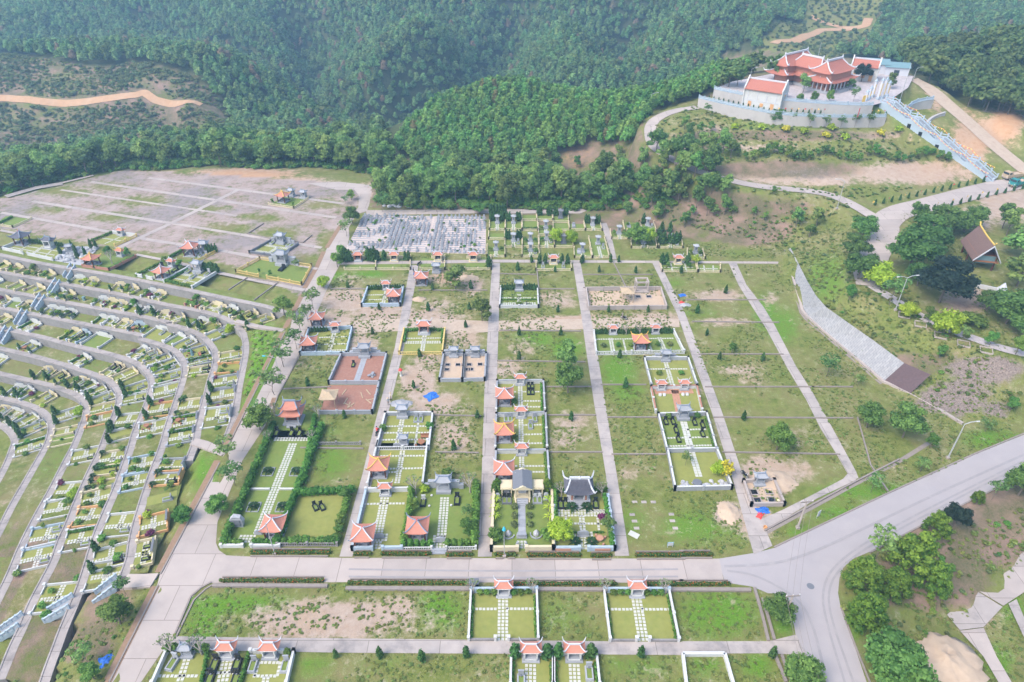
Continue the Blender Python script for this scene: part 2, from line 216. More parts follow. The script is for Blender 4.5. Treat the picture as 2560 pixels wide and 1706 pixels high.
def ground_mat():
 m,t,N,K,P=nt("ground_soil_and_grass")
 g=N.new("ShaderNodeNewGeometry")
 def noise(s,d=6,r=.6):
  n_=N.new("ShaderNodeTexNoise");n_.inputs["Scale"].default_value=s;n_.inputs["Detail"].default_value=d;n_.inputs["Roughness"].default_value=r;K.new(g.outputs["Position"],n_.inputs["Vector"]);return n_.outputs["Fac"]
 nA,nB,nC,nD=noise(.16,8,.65),noise(.7,8,.7),noise(3.5,6,.75),noise(.045,4,.5)
 def mixc(f,a,b):
  x=N.new("ShaderNodeMix");x.data_type='RGBA'
  for s,v in((0,f),(6,a),(7,b)):
   if hasattr(v,'is_linked'):K.new(v,x.inputs[s])
   else:x.inputs[s].default_value=v if s==0 else tuple(v)+(1,)
  return x.outputs[2]
 def mr(v,a,b,c=0.,d=1.):
  x=N.new("ShaderNodeMapRange");K.new(v,x.inputs[0])
  for i,q in enumerate((a,b,c,d)):x.inputs[i+1].default_value=q
  return x.outputs[0]
 def math_(op,a,b):
  x=N.new("ShaderNodeMath");x.operation=op
  for i,v in enumerate((a,b)):
   if hasattr(v,'is_linked'):K.new(v,x.inputs[i])
   else:x.inputs[i].default_value=v
  return x.outputs[0]
 at_=N.new("ShaderNodeAttribute");at_.attribute_name="zone";sp=N.new("ShaderNodeSeparateColor");K.new(at_.outputs["Color"],sp.inputs[0])
 at2=N.new("ShaderNodeAttribute");at2.attribute_name="zone_b";sp2=N.new("ShaderNodeSeparateColor");K.new(at2.outputs["Color"],sp2.inputs[0])
 dirt,lush,scrub=sp.outputs[0],sp.outputs[1],sp.outputs[2];grey,rock,red=sp2.outputs[0],sp2.outputs[1],sp2.outputs[2]
 wob=math_('ADD',math_('MULTIPLY',math_('SUBTRACT',nA,.5),.9),math_('MULTIPLY',math_('SUBTRACT',nB,.5),1.3))
 wob=math_('ADD',wob,math_('MULTIPLY',math_('SUBTRACT',nC,.5),.5))
 grass=mixc(mr(nB,.35,.65),(.10,.135,.026),(.20,.21,.062));grass=mixc(mr(nA,.42,.62,0,.85),grass,(.225,.185,.088))
 green=mixc(mr(nC,.3,.7),(.06,.15,.012),(.145,.26,.03))
 grass=mixc(mr(nC,.55,.72,0,.6),grass,(.075,.105,.022))
 c=mixc(mr(math_('ADD',lush,math_('MULTIPLY',wob,1.25)),.3,.85),grass,green)
 soil=mixc(mr(nB,.3,.7),(.33,.235,.175),(.43,.345,.28));soil=mixc(mr(nA,.5,.7,0,.6),soil,(.38,.27,.175))
 soil=mixc(red,soil,mixc(mr(nB,.3,.7),(.42,.22,.115),(.46,.30,.18)))
 gsoil=mixc(mr(nA,.35,.65),(.27,.195,.165),(.37,.30,.27));gsoil=mixc(mr(nD,.48,.6,0,.7),gsoil,(.215,.19,.19));gsoil=mixc(mr(nB,.5,.75,0,.55),gsoil,(.42,.33,.285))
 soil=mixc(grey,soil,gsoil)
 c=mixc(mr(math_('ADD',dirt,math_('MULTIPLY',wob,1.15)),.38,.72),c,soil)
 sc_=mixc(mr(nC,.35,.65),(.085,.10,.038),(.19,.14,.095));sc_=mixc(mr(nA,.45,.65),sc_,(.27,.18,.14))
 c=mixc(mr(math_('ADD',scrub,math_('MULTIPLY',wob,.5)),.4,.6),c,sc_)
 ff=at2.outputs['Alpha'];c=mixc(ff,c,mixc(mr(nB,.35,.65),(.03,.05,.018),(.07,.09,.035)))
 rk=mixc(mr(nC,.35,.65),(.11,.085,.075),(.29,.235,.20));c=mixc(mr(math_('ADD',rock,math_('MULTIPLY',wob,.6)),.4,.6),c,rk)
 K.new(c,P.inputs["Base Color"]);P.inputs["Roughness"].default_value=.95;P.inputs["Specular IOR Level"].default_value=.1
 b=N.new("ShaderNodeBump");b.inputs["Strength"].default_value=.6;b.inputs["Distance"].default_value=.25;K.new(nC,b.inputs["Height"]);K.new(b.outputs[0],P.inputs["Normal"])
 return m
def roof_mat(name,col,col2):
 m,t,N,K,P=nt(name)
 g=N.new("ShaderNodeTexCoord");nz=N.new("ShaderNodeTexNoise");nz.inputs["Scale"].default_value=4;nz.inputs["Detail"].default_value=8;K.new(g.outputs["Object"],nz.inputs["Vector"])
 mx=N.new("ShaderNodeMix");mx.data_type='RGBA';mx.inputs[6].default_value=tuple(col)+(1,);mx.inputs[7].default_value=tuple(col2)+(1,);K.new(nz.outputs["Fac"],mx.inputs[0])
 K.new(mx.outputs[2],P.inputs["Base Color"]);P.inputs["Roughness"].default_value=.7
 wv=N.new("ShaderNodeTexBrick");wv.inputs["Scale"].default_value=5;wv.inputs["Mortar Size"].default_value=.06;K.new(g.outputs["Object"],wv.inputs["Vector"])
 b=N.new("ShaderNodeBump");b.inputs["Strength"].default_value=.4;b.inputs["Distance"].default_value=.04;K.new(wv.outputs["Fac"],b.inputs["Height"]);K.new(b.outputs[0],P.inputs["Normal"])
 return m
M={}
M['ground']=ground_mat()
M['concrete']=mat("pale_concrete",(0.385,0.33,0.3),.9,.12,.45,.1,dirt=(0.252,0.222,0.211),dirt_amt=.5,joint=(6.0,5.2,.05))
M['alley']=mat("weathered_concrete",(0.37,0.325,0.3),.9,.2,.75,.15,dirt=(0.178,0.163,0.163),dirt_amt=.85,joint=(9.0,4.1,.05))
M['asphalt']=mat("dusty_asphalt",(0.33,0.3,0.3),.9,.08,.35,.1,dirt=(0.392,0.355,0.34),dirt_amt=.5)
M['path']=mat("stained_path_concrete",(0.335,0.295,0.275),.95,.22,1.3,.2,dirt=(0.148,0.133,0.13),dirt_amt=.8,joint=(7.0,3.3,.04))
M['wallc']=mat("streaked_retaining_wall",(0.244,0.229,0.226),.95,.25,1.6,.25,dirt=(0.111,0.104,0.1),dirt_amt=.65)
M['dirtroad']=mat("dirt_road_soil",(0.414,0.326,0.252),.95,.18,1.2,.3,dirt=(0.326,0.222,0.148),dirt_amt=.6)
M['track']=mat("orange_track_soil",(0.444,0.266,0.148),.95,.18,.6,.3,dirt=(0.459,0.333,0.237),dirt_amt=.7)
M['kerb']=mat("kerb_concrete",(0.244,0.207,0.185),.95,.2,2)
M['verge']=mat("verge_soil",(0.266,0.17,0.111),.95,.25,2.5,.3,dirt=(0.118,0.111,0.044))
M['lawn']=mat("clipped_lawn",(0.229,0.237,0.063),.95,.16,1.5,.2,dirt=(0.155,0.2,0.044),dirt_amt=.6)
M['lawn2']=mat("greener_lawn",(0.148,0.2,0.044),.95,.2,1.6,.2,dirt=(0.2,0.207,0.059),dirt_amt=.6)
M['tile']=mat("pale_stepping_tile",(0.48,0.475,0.43),.8,.08,9)
M['white']=mat("white_painted_wall",(0.52,0.52,0.515),.7,.05,2,dirt=(0.37,0.355,0.333),dirt_amt=.6)
M['cream']=mat("cream_painted_wall",(0.57,0.49,0.33),.7,.07,2,dirt=(0.407,0.34,0.266),dirt_amt=.55)
M['yellow']=mat("yellow_painted_wall",(0.592,0.444,0.163),.7,.06,2,dirt=(0.444,0.333,0.185),dirt_amt=.3)
M['orange']=mat("orange_painted_wall",(0.577,0.318,0.148),.7,.06,2)
M['blue']=mat("blue_grey_paint",(0.355,0.43,0.5),.7,.07,2,dirt=(0.37,0.385,0.407),dirt_amt=.4)
M['stone']=mat("grey_carved_stone",(0.3,0.31,0.335),.7,.12,4,.15,obj_var=.12)
M['dstone']=mat("dark_grey_stone",(0.148,0.155,0.174),.6,.15,4)
M['black']=mat("polished_black_granite",(0.015,0.016,0.02),.2,.3,8,spec=.5)
M['brown']=mat("brown_lacquered_wood",(0.104,0.037,0.022),.55,.2,5)
M['wood']=mat("bench_wood",(0.281,0.126,0.067),.7,.2,5)
M['timber']=mat("raw_timber",(0.407,0.311,0.207),.9,.2,5)
M['redgravel']=mat("red_gravel_fill",(0.296,0.148,0.107),.95,.2,2.5,.3,dirt=(0.37,0.244,0.192),dirt_amt=.5)
M['redwall']=mat("reddish_brick_wall",(0.37,0.178,0.126),.9,.15,4)
M['roof']=roof_mat("red_roof_tiles",(.44,.155,.10),(.53,.23,.165))
M['roofr']=roof_mat("dull_red_roof_tiles",(.34,.105,.07),(.43,.165,.115))
M['roofd']=roof_mat("dark_roof_tiles",(.075,.075,.10),(.12,.12,.15))
M['roofb']=roof_mat("weathered_brown_roof_tiles",(.13,.075,.06),(.21,.13,.11))
M['ridge']=mat("pale_roof_ridge",(0.503,0.511,0.548),.7,.06,3)
M['ridgeb']=mat("slate_blue_roof_ridge",(0.207,0.244,0.311),.7,.08,3)
M['ridgey']=mat("golden_roof_ridge",(0.607,0.414,0.089),.6,.06,3)
M['sheet']=mat("teal_metal_sheet",(0.148,0.244,0.266),.5,.1,2)
M['metal']=mat("galvanised_pole",(0.444,0.451,0.459),.5,.05,2,metal=.3)
M['lamp']=mat("blue_lamp_housing",(0.05,0.42,0.62),.5,.05,2)
M['tarp']=mat("blue_tarpaulin",(0.03,0.14,0.5),.5,.2,3)
M['redcloth']=mat("red_cloth",(0.62,0.07,0.06),.8,.1,3)
M['goldcloth']=mat("yellow_cloth",(0.85,0.55,0.12),.8,.1,3)
M['gravel']=mat("pale_rubble",(0.37,0.37,0.385),.95,.25,3,.3,obj_var=.15)
M['sand']=mat("sandy_spoil",(0.459,0.348,0.252),.95,.15,1.2,.4,dirt=(0.37,0.266,0.192),dirt_amt=.6)
M['revet']=mat("grey_slope_lining",(0.318,0.318,0.333),.95,.13,.9,.2,dirt=(0.244,0.237,0.244),dirt_amt=.4,joint=(.7,.42,.02))
M['net']=mat("dark_purple_lining",(0.11,0.075,0.08),.95,.25,3,.5)
M['bark']=mat("tree_bark",(0.148,0.122,0.1),.95,.2,5)
M['barkp']=mat("pale_branch_bark",(0.311,0.281,0.244),.95,.15,5)
M['terracotta']=mat("terracotta_paving",(0.429,0.222,0.148),.9,.12,4)
M['plaza']=mat("pink_plaza_paving",(0.43,0.385,0.385),.9,.08,1,joint=(1.2,1.2,.03))
M['skin']=mat("skin",(0.45,0.27,0.19),.7,.05,5)
M['tealpaint']=mat("teal_vehicle_paint",(0.03,0.22,0.22),.4,.1,3)
M['glassd']=mat("dark_window_glass",(0.03,0.04,0.05),.15,.1,3,spec=.6)
M['rubber']=mat("black_rubber",(0.02,0.02,0.02),.8,.1,5)
M['signblue']=mat("pale_blue_sign",(0.207,0.385,0.503),.6,.05,3)
LM=dict(hill=leaf_mat("acacia_leaves",(.045,.13,.025),(.19,.36,.08),.34,.03,(.17,.15,.05)),far=leaf_mat("far_forest_leaves",(.05,.125,.04),(.21,.34,.11),.34,.03,(.24,.17,.10)),dark=leaf_mat("dark_forest_leaves",(.033,.08,.018),(.165,.22,.065),.28,.02),edge=leaf_mat("edge_tree_leaves",(.045,.115,.022),(.21,.33,.08),.34,.03),pine=leaf_mat("pine_needles",(.036,.105,.012),(.20,.30,.035),.18,.015),broad=leaf_mat("broad_dark_leaves",(.036,.10,.02),(.155,.285,.06),.2,.015),vdark=leaf_mat("blackish_green_leaves",(.010,.022,.014),(.028,.055,.034),.1,.01),lime=leaf_mat("lime_leaves",(.20,.32,.015),(.44,.56,.06),.12,.012),conifer=leaf_mat("cypress_leaves",(.022,.07,.016),(.08,.18,.045),.2,.015),hedge=leaf_mat("hedge_leaves",(.04,.12,.014),(.16,.32,.05),.18,.02),shrub=leaf_mat("shrub_leaves",(.05,.13,.02),(.19,.33,.06),.28,.03),yellow=leaf_mat("yellow_blossom",(.42,.36,.02),(.62,.54,.06),.15,.015),airy=leaf_mat("pale_roadside_leaves",(.055,.13,.03),(.19,.32,.085),.22,.02),cycad=leaf_mat("cycad_fronds",(.012,.042,.016),(.04,.095,.03),.15,.01),purple=leaf_mat("purple_leaves",(.10,.02,.06),(.24,.05,.13),.1,.01),red=leaf_mat("hedge_with_red_flowers",(.035,.085,.012),(.10,.16,.03),.1,.01),flower=leaf_mat("red_flowers",(.55,.09,.02),(.75,.20,.05),.1,.01),weed=leaf_mat("grass_tuft_leaves",(.11,.155,.03),(.24,.29,.08),.3,.03),dry=leaf_mat("dry_scrub_leaves",(.065,.10,.035),(.19,.235,.085),.3,.03))
#mesh helpers
class MB:
 def __init__(s):s.v=[];s.f=[]
 def add(s,vs,fs):
  b=len(s.v);s.v+=[tuple(v)for v in vs];s.f+=[tuple(b+i for i in f)for f in fs];return s
 def box(s,c,d,rz=0.0,top=1.0):
  x,y,z=d[0]/2,d[1]/2,d[2];ca,sa=math.cos(rz),math.sin(rz);vs=[]
  for k,q in((0,1),(z,top)):
   for sx,sy in((-1,-1),(1,-1),(1,1),(-1,1)):
    a,b=sx*x*q,sy*y*q;vs.append((c[0]+a*ca-b*sa,c[1]+a*sa+b*ca,c[2]+k))
  return s.add(vs,[(3,2,1,0),(4,5,6,7),(0,1,5,4),(1,2,6,5),(2,3,7,6),(3,0,4,7)])
 def bar(s,a,b,w,h=None):
  """box along a-b, w wide, h tall, a and b at the bottom centre line"""
  h=h or w;a,b=Vector(a),Vector(b);t=b-a;n_=Vector((-t.y,t.x,0));n_=n_.normalized()*(w/2)if n_.length>1e-6 else Vector((w/2,0,0));u=Vector((0,0,h))
  vs=[a-n_,a+n_,b+n_,b-n_];vs=vs+[v+u for v in vs]
  return s.add(vs,[(0,1,2,3),(7,6,5,4),(1,0,4,5),(2,1,5,6),(3,2,6,7),(0,3,7,4)])
 def tube(s,pts,rs,n=6,cap=True):
  pts=[Vector(p)for p in pts];rs=rs if hasattr(rs,'__len__')else[rs]*len(pts);base=len(s.v)
  for i,p in enumerate(pts):
   t=(pts[min(i+1,len(pts)-1)]-pts[max(i-1,0)]).normalized();a=t.orthogonal().normalized();b=t.cross(a)
   for k in range(n):
    q=2*math.pi*k/n;s.v.append(tuple(p+(a*math.cos(q)+b*math.sin(q))*rs[i]))
  for i in range(len(pts)-1):
   for k in range(n):
    s.f.append((base+i*n+k,base+i*n+(k+1)%n,base+(i+1)*n+(k+1)%n,base+(i+1)*n+k))
  if cap:s.f.append(tuple(base+k for k in range(n))[::-1]);s.f.append(tuple(base+(len(pts)-1)*n+k for k in range(n)))
  return s
 def lathe(s,prof,c=(0,0,0),n=10):
  base=len(s.v)
  for r,z in prof:
   for k in range(n):
    q=2*math.pi*k/n;s.v.append((c[0]+r*math.cos(q),c[1]+r*math.sin(q),c[2]+z))
  for i in range(len(prof)-1):
   for k in range(n):s.f.append((base+i*n+k,base+i*n+(k+1)%n,base+(i+1)*n+(k+1)%n,base+(i+1)*n+k))
  s.f.append(tuple(base+k for k in range(n))[::-1]);s.f.append(tuple(base+(len(prof)-1)*n+k for k in range(n)));return s
 def prism(s,poly,z0,z1):
  """poly in order; vertical sides"""
  n=len(poly);vs=[(p[0],p[1],z0)for p in poly]+[(p[0],p[1],z1)for p in poly]
  return s.add(vs,[tuple(range(n))[::-1],tuple(range(n,2*n))]+[(i,(i+1)%n,n+(i+1)%n,n+i)for i in range(n)])
 def quadface(s,vs):return s.add(vs,[tuple(range(len(vs)))])
 def mesh(s,name,m,smooth=False):
  me=bpy.data.meshes.new(name);me.from_pydata(s.v,[],s.f);me.materials.append(M[m]if isinstance(m,str)else m)
  if smooth:me.polygons.foreach_set("use_smooth",[True]*len(me.polygons))
  me.update();return me
def fixn(me):
 import bmesh
 b=bmesh.new();b.from_mesh(me);bmesh.ops.recalc_face_normals(b,faces=b.faces);b.to_mesh(me);b.free();return me
def link(name,me,parent=None,loc=None,rz=None):
 o=bpy.data.objects.new(name,me);COL.objects.link(o)
 if parent:o.parent=parent
 if loc is not None:o.location=loc
 if rz:o.rotation_euler=(0,0,rz)
 return o
def obj(name,mb,m,parent=None,loc=None,rz=None,smooth=False):return link(name,mb.mesh(name,m,smooth),parent,loc,rz)
def tag(o,label=None,cat=None,group=None,kind=None):
 for k,v in(('label',label),('category',cat),('group',group),('kind',kind)):
  if v:o[k]=v
 return o
def thing(name,label,cat,loc=(0,0,0),rz=0,group=None):
 return tag(link(name,None,None,loc,rz),label,cat,group)
def struct(name,mb,m,smooth=False):
 o=obj(name,mb,m,smooth=smooth);o['kind']='structure';return o
def dup(root,loc,rz=0,label=None,group=None,s=1.0,cat=None):
 r=root.copy();COL.objects.link(r);r.location=loc;r.rotation_euler=(0,0,rz);r.scale=s if hasattr(s,'__len__')else(s,s,s)
 if label:r['label']=label
 if group:r['group']=group
 if cat:r['category']=cat
 for ch in list(root.children):
  c=ch.copy();COL.objects.link(c);c.parent=r
  for g in list(ch.children):
   d=g.copy();COL.objects.link(d);d.parent=c
 return r
PROTO={}
def place(key,build,loc,rz,label,group,s=1.0,cat=None):
 """first use builds the thing, later uses copy it and its parts"""
 if key not in PROTO:
  o=build();PROTO[key]=o;o.location=loc;o.rotation_euler=(0,0,rz);o.scale=s if hasattr(s,'__len__')else(s,s,s);o['label']=label
  if group:o['group']=group
  if cat:o['category']=cat
  return o
 return dup(PROTO[key],loc,rz,label,group,s,cat)
def npmesh(name,V,F,m,tint=None):
 """quads or triangles from arrays"""
 me=bpy.data.meshes.new(name);k=F.shape[1];nf=len(F)
 me.vertices.add(len(V));me.vertices.foreach_set("co",V.astype(np.float32).ravel())
 me.loops.add(nf*k);me.loops.foreach_set("vertex_index",F.astype(np.int32).ravel())
 me.polygons.add(nf);me.polygons.foreach_set("loop_start",np.arange(0,nf*k,k,dtype=np.int32));me.polygons.foreach_set("loop_total",np.full(nf,k,np.int32))
 mm=m if isinstance(m,(list,tuple))else[m]
 for q in mm:me.materials.append(q)
 if tint is not None:me.attributes.new("tint",'FLOAT','POINT').data.foreach_set("value",np.asarray(tint,np.float32))
 me.update(calc_edges=True);return me
#foliage
def leaf_cloud(lobes,n,size,seed,up=.35,shell=(.72,1.06)):
 """leaf-sized bent quads over the surface of the lobes (x, y, z, rx, rz)"""
 r=np.random.default_rng(seed);Vs,T=[],[]
 area=np.array([l[3]**2 for l in lobes]);cnt=np.maximum(4,(n*area/area.sum()).astype(int))
 for(x,y,z,rx,rz_),c in zip(lobes,cnt):
  d=r.normal(size=(c,3));d/=np.linalg.norm(d,axis=1)[:,None];d[:,2]=np.where(d[:,2]<-.55,-d[:,2],d[:,2])
  k=r.uniform(shell[0],shell[1],c)[:,None];P=np.array([x,y,z])+d*np.array([rx,rx,rz_])*k
  nn=d+r.normal(size=(c,3))*.45+np.array([0,0,up]);nn/=np.linalg.norm(nn,axis=1)[:,None]
  a=np.cross(nn,r.normal(size=(c,3)));a/=np.linalg.norm(a,axis=1)[:,None];b=np.cross(nn,a)
  s=size*r.uniform(.6,1.35,c)[:,None];q=np.stack([P-a*s,P+b*s*.7-nn*s*.15,P+a*s,P-b*s*.7-nn*s*.15],1)
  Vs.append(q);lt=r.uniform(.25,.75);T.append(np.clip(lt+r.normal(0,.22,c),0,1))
 V=np.concatenate(Vs);t=np.repeat(np.concatenate(T),4);nv=len(V)
 return V.reshape(-1,3),np.arange(nv*4).reshape(-1,4),t
def core_cloud(lobes,k=.78):
 """the inner body of each lobe, so that a crown is not see-through everywhere"""
 V,F=[],[];u=np.array([(0,0,1)]+[(math.cos(a)*math.cos(e),math.sin(a)*math.cos(e),math.sin(e))for e in(.5,-.45)for a in np.arange(6)*math.pi/3+(0 if e>0 else.5)]+[(0,0,-1)])
 fs=[(0,1+i,1+(i+1)%6,1+(i+1)%6)for i in range(6)]+[(1+i,7+i,7+(i+1)%6,1+(i+1)%6)for i in range(6)]+[(13,7+(i+1)%6,7+i,7+i)for i in range(6)]
 return u,fs
def crown_mesh(name,lobes,n,size,m,seed,core=.76,up=.35):
 V,F,t=leaf_cloud(lobes,n,size,seed,up);r=np.random.default_rng(seed+1)
 if core and m.name!='pale_roadside_leaves':
  u,fs=core_cloud(lobes);fs=np.array([f for f in fs]);
  tri=np.array([[f[0],f[1],f[2]]if f[2]==f[3]else f[:3]for f in fs.tolist()]+[[f[0],f[2],f[3]]for f in fs.tolist()if f[2]!=f[3]])
  Vc,Tc=[],[];
  for x,y,z,rx,rz_ in lobes:
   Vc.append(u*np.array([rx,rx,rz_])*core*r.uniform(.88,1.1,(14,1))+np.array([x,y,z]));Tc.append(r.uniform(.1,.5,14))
  nv=len(V);Vc=np.concatenate(Vc);Fq=np.concatenate([F[:,[0,1,2]],F[:,[0,2,3]]]);Ft=np.concatenate([tri+nv+14*i for i in range(len(lobes))])
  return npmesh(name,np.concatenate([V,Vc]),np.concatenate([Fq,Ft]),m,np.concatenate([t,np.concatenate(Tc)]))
 return npmesh(name,V,F,m,t)
def lobes_for(kind,seed):
 r=random.Random(seed);out=[]
 if kind=='acacia':
  out=[(0,0,.52,.23,.26),(0,0,.74,.17,.2)]
  for i in range(5):
   a=i*1.257+r.uniform(-.4,.4);q=r.uniform(.09,.15);out.append((q*math.cos(a),q*math.sin(a),r.uniform(.38,.66),r.uniform(.12,.17),r.uniform(.12,.17)))
 elif kind=='broad':
  out=[(0,0,.55,.30,.26)]
  for i in range(13):
   a=i*2.4;h=r.uniform(-.5,1);q=.30*math.sqrt(max(0.05,1-h*h*.8));out.append((q*math.cos(a),q*math.sin(a),.56+.28*h,r.uniform(.12,.19),r.uniform(.10,.16)))
 elif kind=='edge':
  out=[(0,0,.6,.19,.26)]
  for i in range(9):
   a=i*2.4+r.uniform(-.3,.3);h=r.uniform(-.8,1);q=.2*(1-.5*max(0,h))*r.uniform(.7,1.1);out.append((q*math.cos(a),q*math.sin(a),.58+.3*h,r.uniform(.09,.14),r.uniform(.08,.14)))
 elif kind=='pine':
  out=[(0,0,.5,.2,.3)]
  for lv,q,c in((.22,.27,7),(.42,.25,7),(.6,.2,6),(.76,.13,4),(.9,.03,1)):
   for i in range(c):
    a=i*6.283/c+lv*9+r.uniform(-.3,.3);out.append((q*math.cos(a),q*math.sin(a),lv+r.uniform(-.04,.04),r.uniform(.08,.115),r.uniform(.075,.11)))
 elif kind=='conifer':
  out=[(0,0,.22,.23,.2),(0,0,.42,.22,.24),(0,0,.62,.16,.22),(0,0,.82,.09,.18)]
  for i in range(8):
   a=i*2.4;h=r.uniform(.12,.75);q=.2*(1-h*.8);out.append((q*math.cos(a),q*math.sin(a),h,.09,.16))
 elif kind=='round':
  out=[(0,0,.5,.42,.4)]
  for i in range(9):
   a=i*2.4;h=r.uniform(-.6,.9);q=.36*math.sqrt(1-h*h*.8);out.append((q*math.cos(a),q*math.sin(a),.5+.36*h,r.uniform(.14,.2),r.uniform(.12,.18)))
 elif kind=='umbrella':
  for i in range(12):
   a=i*2.4;q=.25*math.sqrt((i+.3)/12);out.append((q*math.cos(a),q*math.sin(a),.76+r.uniform(-.2,.16),r.uniform(.09,.14),r.uniform(.07,.12)))
 return out
def trunk_mb(h,r,seed,limbs=4,spread=.18,top=.8):
 q=random.Random(seed);mb=MB();pts=[(0,0,-.02*h)]+[(q.uniform(-.02,.02)*h,q.uniform(-.02,.02)*h,h*t)for t in(.25,.5,top)]
 mb.tube(pts,[r,r*.8,r*.6,r*.25],6)
 for i in range(limbs):
  a=i*2.4+q.uniform(-.4,.4);z0=h*q.uniform(.3,.5);mb.tube([(0,0,z0),(spread*.5*h*math.cos(a),spread*.5*h*math.sin(a),z0+.12*h),(spread*h*math.cos(a),spread*h*math.sin(a),z0+.28*h)],[r*.45,r*.32,r*.12],5)
 return mb
TREE_MESH={}
SPEC={'hill':('acacia',230,.06,'hill',.016),'far':('acacia',200,.068,'far',.016),'dark':('broad',260,.065,'dark',.02),'edge':('edge',760,.033,'edge',.016),'pine':('pine',2600,.023,'pine',.02),'broad':('broad',2000,.027,'broad',.022),'vdark':('broad',3000,.021,'vdark',.022),'lime':('round',1200,.037,'lime',.02),'conifer':('conifer',260,.06,'conifer',.02),'shrub':('round',190,.10,'shrub',.02),'yellow':('round',150,.085,'yellow',.02),'airy':('umbrella',460,.034,'airy',.009),'dense':('edge',1400,.028,'shrub',.018),'purple':('round',130,.1,'purple',.02),'dryshrub':('round',90,.13,'dry',.02),'bright':('broad',1700,.029,'shrub',.02),'limeshrub':('round',150,.1,'lime',.02),'weed':('round',26,.2,'weed',.02),'topiary':('round',260,.07,'shrub',.02)}
def crown_of(kind,var):
 key=(kind,var)
 if key not in TREE_MESH:
  lk,n_,s_,lm,tr=SPEC[kind];lb=lobes_for(lk,hash(lk)%1000 if False else sum(map(ord,lk))+var*17)
  TREE_MESH[key]=(crown_mesh('crown',lb,n_,s_,LM[lm],sum(map(ord,kind))+var*31),trunk_mb(1,tr,var,0 if lk in('conifer','round')else 4,.16,.78).mesh('trunk','bark'))
 return TREE_MESH[key]
def tree(kind,name,loc,h,label,cat='tree',group=None,w=1.0,var=None,rz=None):
 var=random.randrange(4)if var is None else var;cm,tm=crown_of(kind,var)
 o=thing(name,label,cat,loc,random.uniform(0,6.28)if rz is None else rz,group);o.scale=(h*w,h*w,h)
 link('crown',cm,o);link('trunk',tm,o);return o
#ground sheet
PX,PY,DEP=project(GX,GY,GZ);VX,VY=PX*2353/2560,PY*2353/2560
front=DEP>5
def blob(lst):
 a=np.zeros(GX.shape)
 for x,y,rx,ry,s in lst:a=np.maximum(a,s*np.clip(1.35-np.hypot((VX-x)/rx,(VY-y)/ry),0,1))
 return np.where(front,a,0)
def polyv(lst):return in_poly(VX,VY,lst)&front
Z_dirt=np.full(GX.shape,.27);Z_lush=np.full(GX.shape,.30);Z_scrub=np.zeros(GX.shape);Z_grey=np.zeros(GX.shape);Z_rock=np.zeros(GX.shape);Z_red=np.zeros(GX.shape)
plateau=[(-300,480),(20,455),(290,390),(480,400),(840,425),(800,520),(690,690),(640,650),(500,600),(200,560),(0,525),(-300,480)]
pl=polyv(plateau);Z_dirt[pl]=.74;Z_grey[pl]=1;Z_lush[pl]=.2
Z_dirt=np.maximum(Z_dirt,blob([(760,1425,260,55,1),(640,1440,120,40,.8),(900,1410,90,45,.8),(800,640,60,25,.5),(790,690,80,40,.95),(870,720,90,35,.9),(760,740,90,30,.9),(830,790,60,40,.8),(980,730,120,22,.85),(1010,705,80,30,.6),(1040,640,70,22,.95),(1090,660,30,25,.9),(1340,740,240,18,1),(1280,690,60,28,.75),(1500,735,90,22,.9),(1430,685,110,30,.9),(960,880,60,60,.9),(1000,930,90,40,.8),(1040,1000,60,60,.75),(1060,780,60,40,.7),(980,830,60,30,.7),(1160,850,50,30,.75),(1200,800,60,35,.55),(1310,970,60,40,.7),(1300,1010,60,30,.7),(1290,900,40,40,.45),(1450,1090,40,20,.55),(1430,960,60,60,.35),(1650,680,90,20,.7),(1660,740,110,14,.7),(1690,850,90,18,.6),(1730,870,80,30,.45),(1770,685,30,20,.6),(1790,1100,50,50,1),(1750,1080,60,40,.95),(1830,1080,50,50,.6),(1670,1180,40,35,1),(1740,1200,60,50,.9),(1850,1000,90,40,.45),(1500,1200,40,20,.35),(820,1500,60,30,.4),(1000,1550,90,30,.55),(1150,1530,50,30,.3),(440,905,30,40,.9),(430,860,20,30,.5),(760,800,50,40,.5),(700,850,60,40,.35),(930,1500,50,25,.3),(1880,900,60,30,.3),(1290,1420,60,40,.35),(1600,900,60,20,.4),(560,400,160,16,1),(860,440,60,25,.9),(1110,355,40,25,.4),(1330,360,50,40,1),(1450,395,60,30,.6),(700,420,90,18,.8),(2100,750,120,40,.35),(2230,690,80,40,.95),(2320,470,90,50,1),(2250,500,60,40,.8)]))
Z_red=np.maximum(Z_red,blob([(1325,365,60,45,1),(560,402,170,14,.9),(300,240,320,30,.8),(370,380,60,14,.5),(1040,640,60,20,.5),(2200,300,150,120,.6),(1900,60,200,60,.6),(2310,285,50,60,1),(2250,330,40,40,.8),(120,345,120,20,.5),(1340,740,240,16,.3)]))
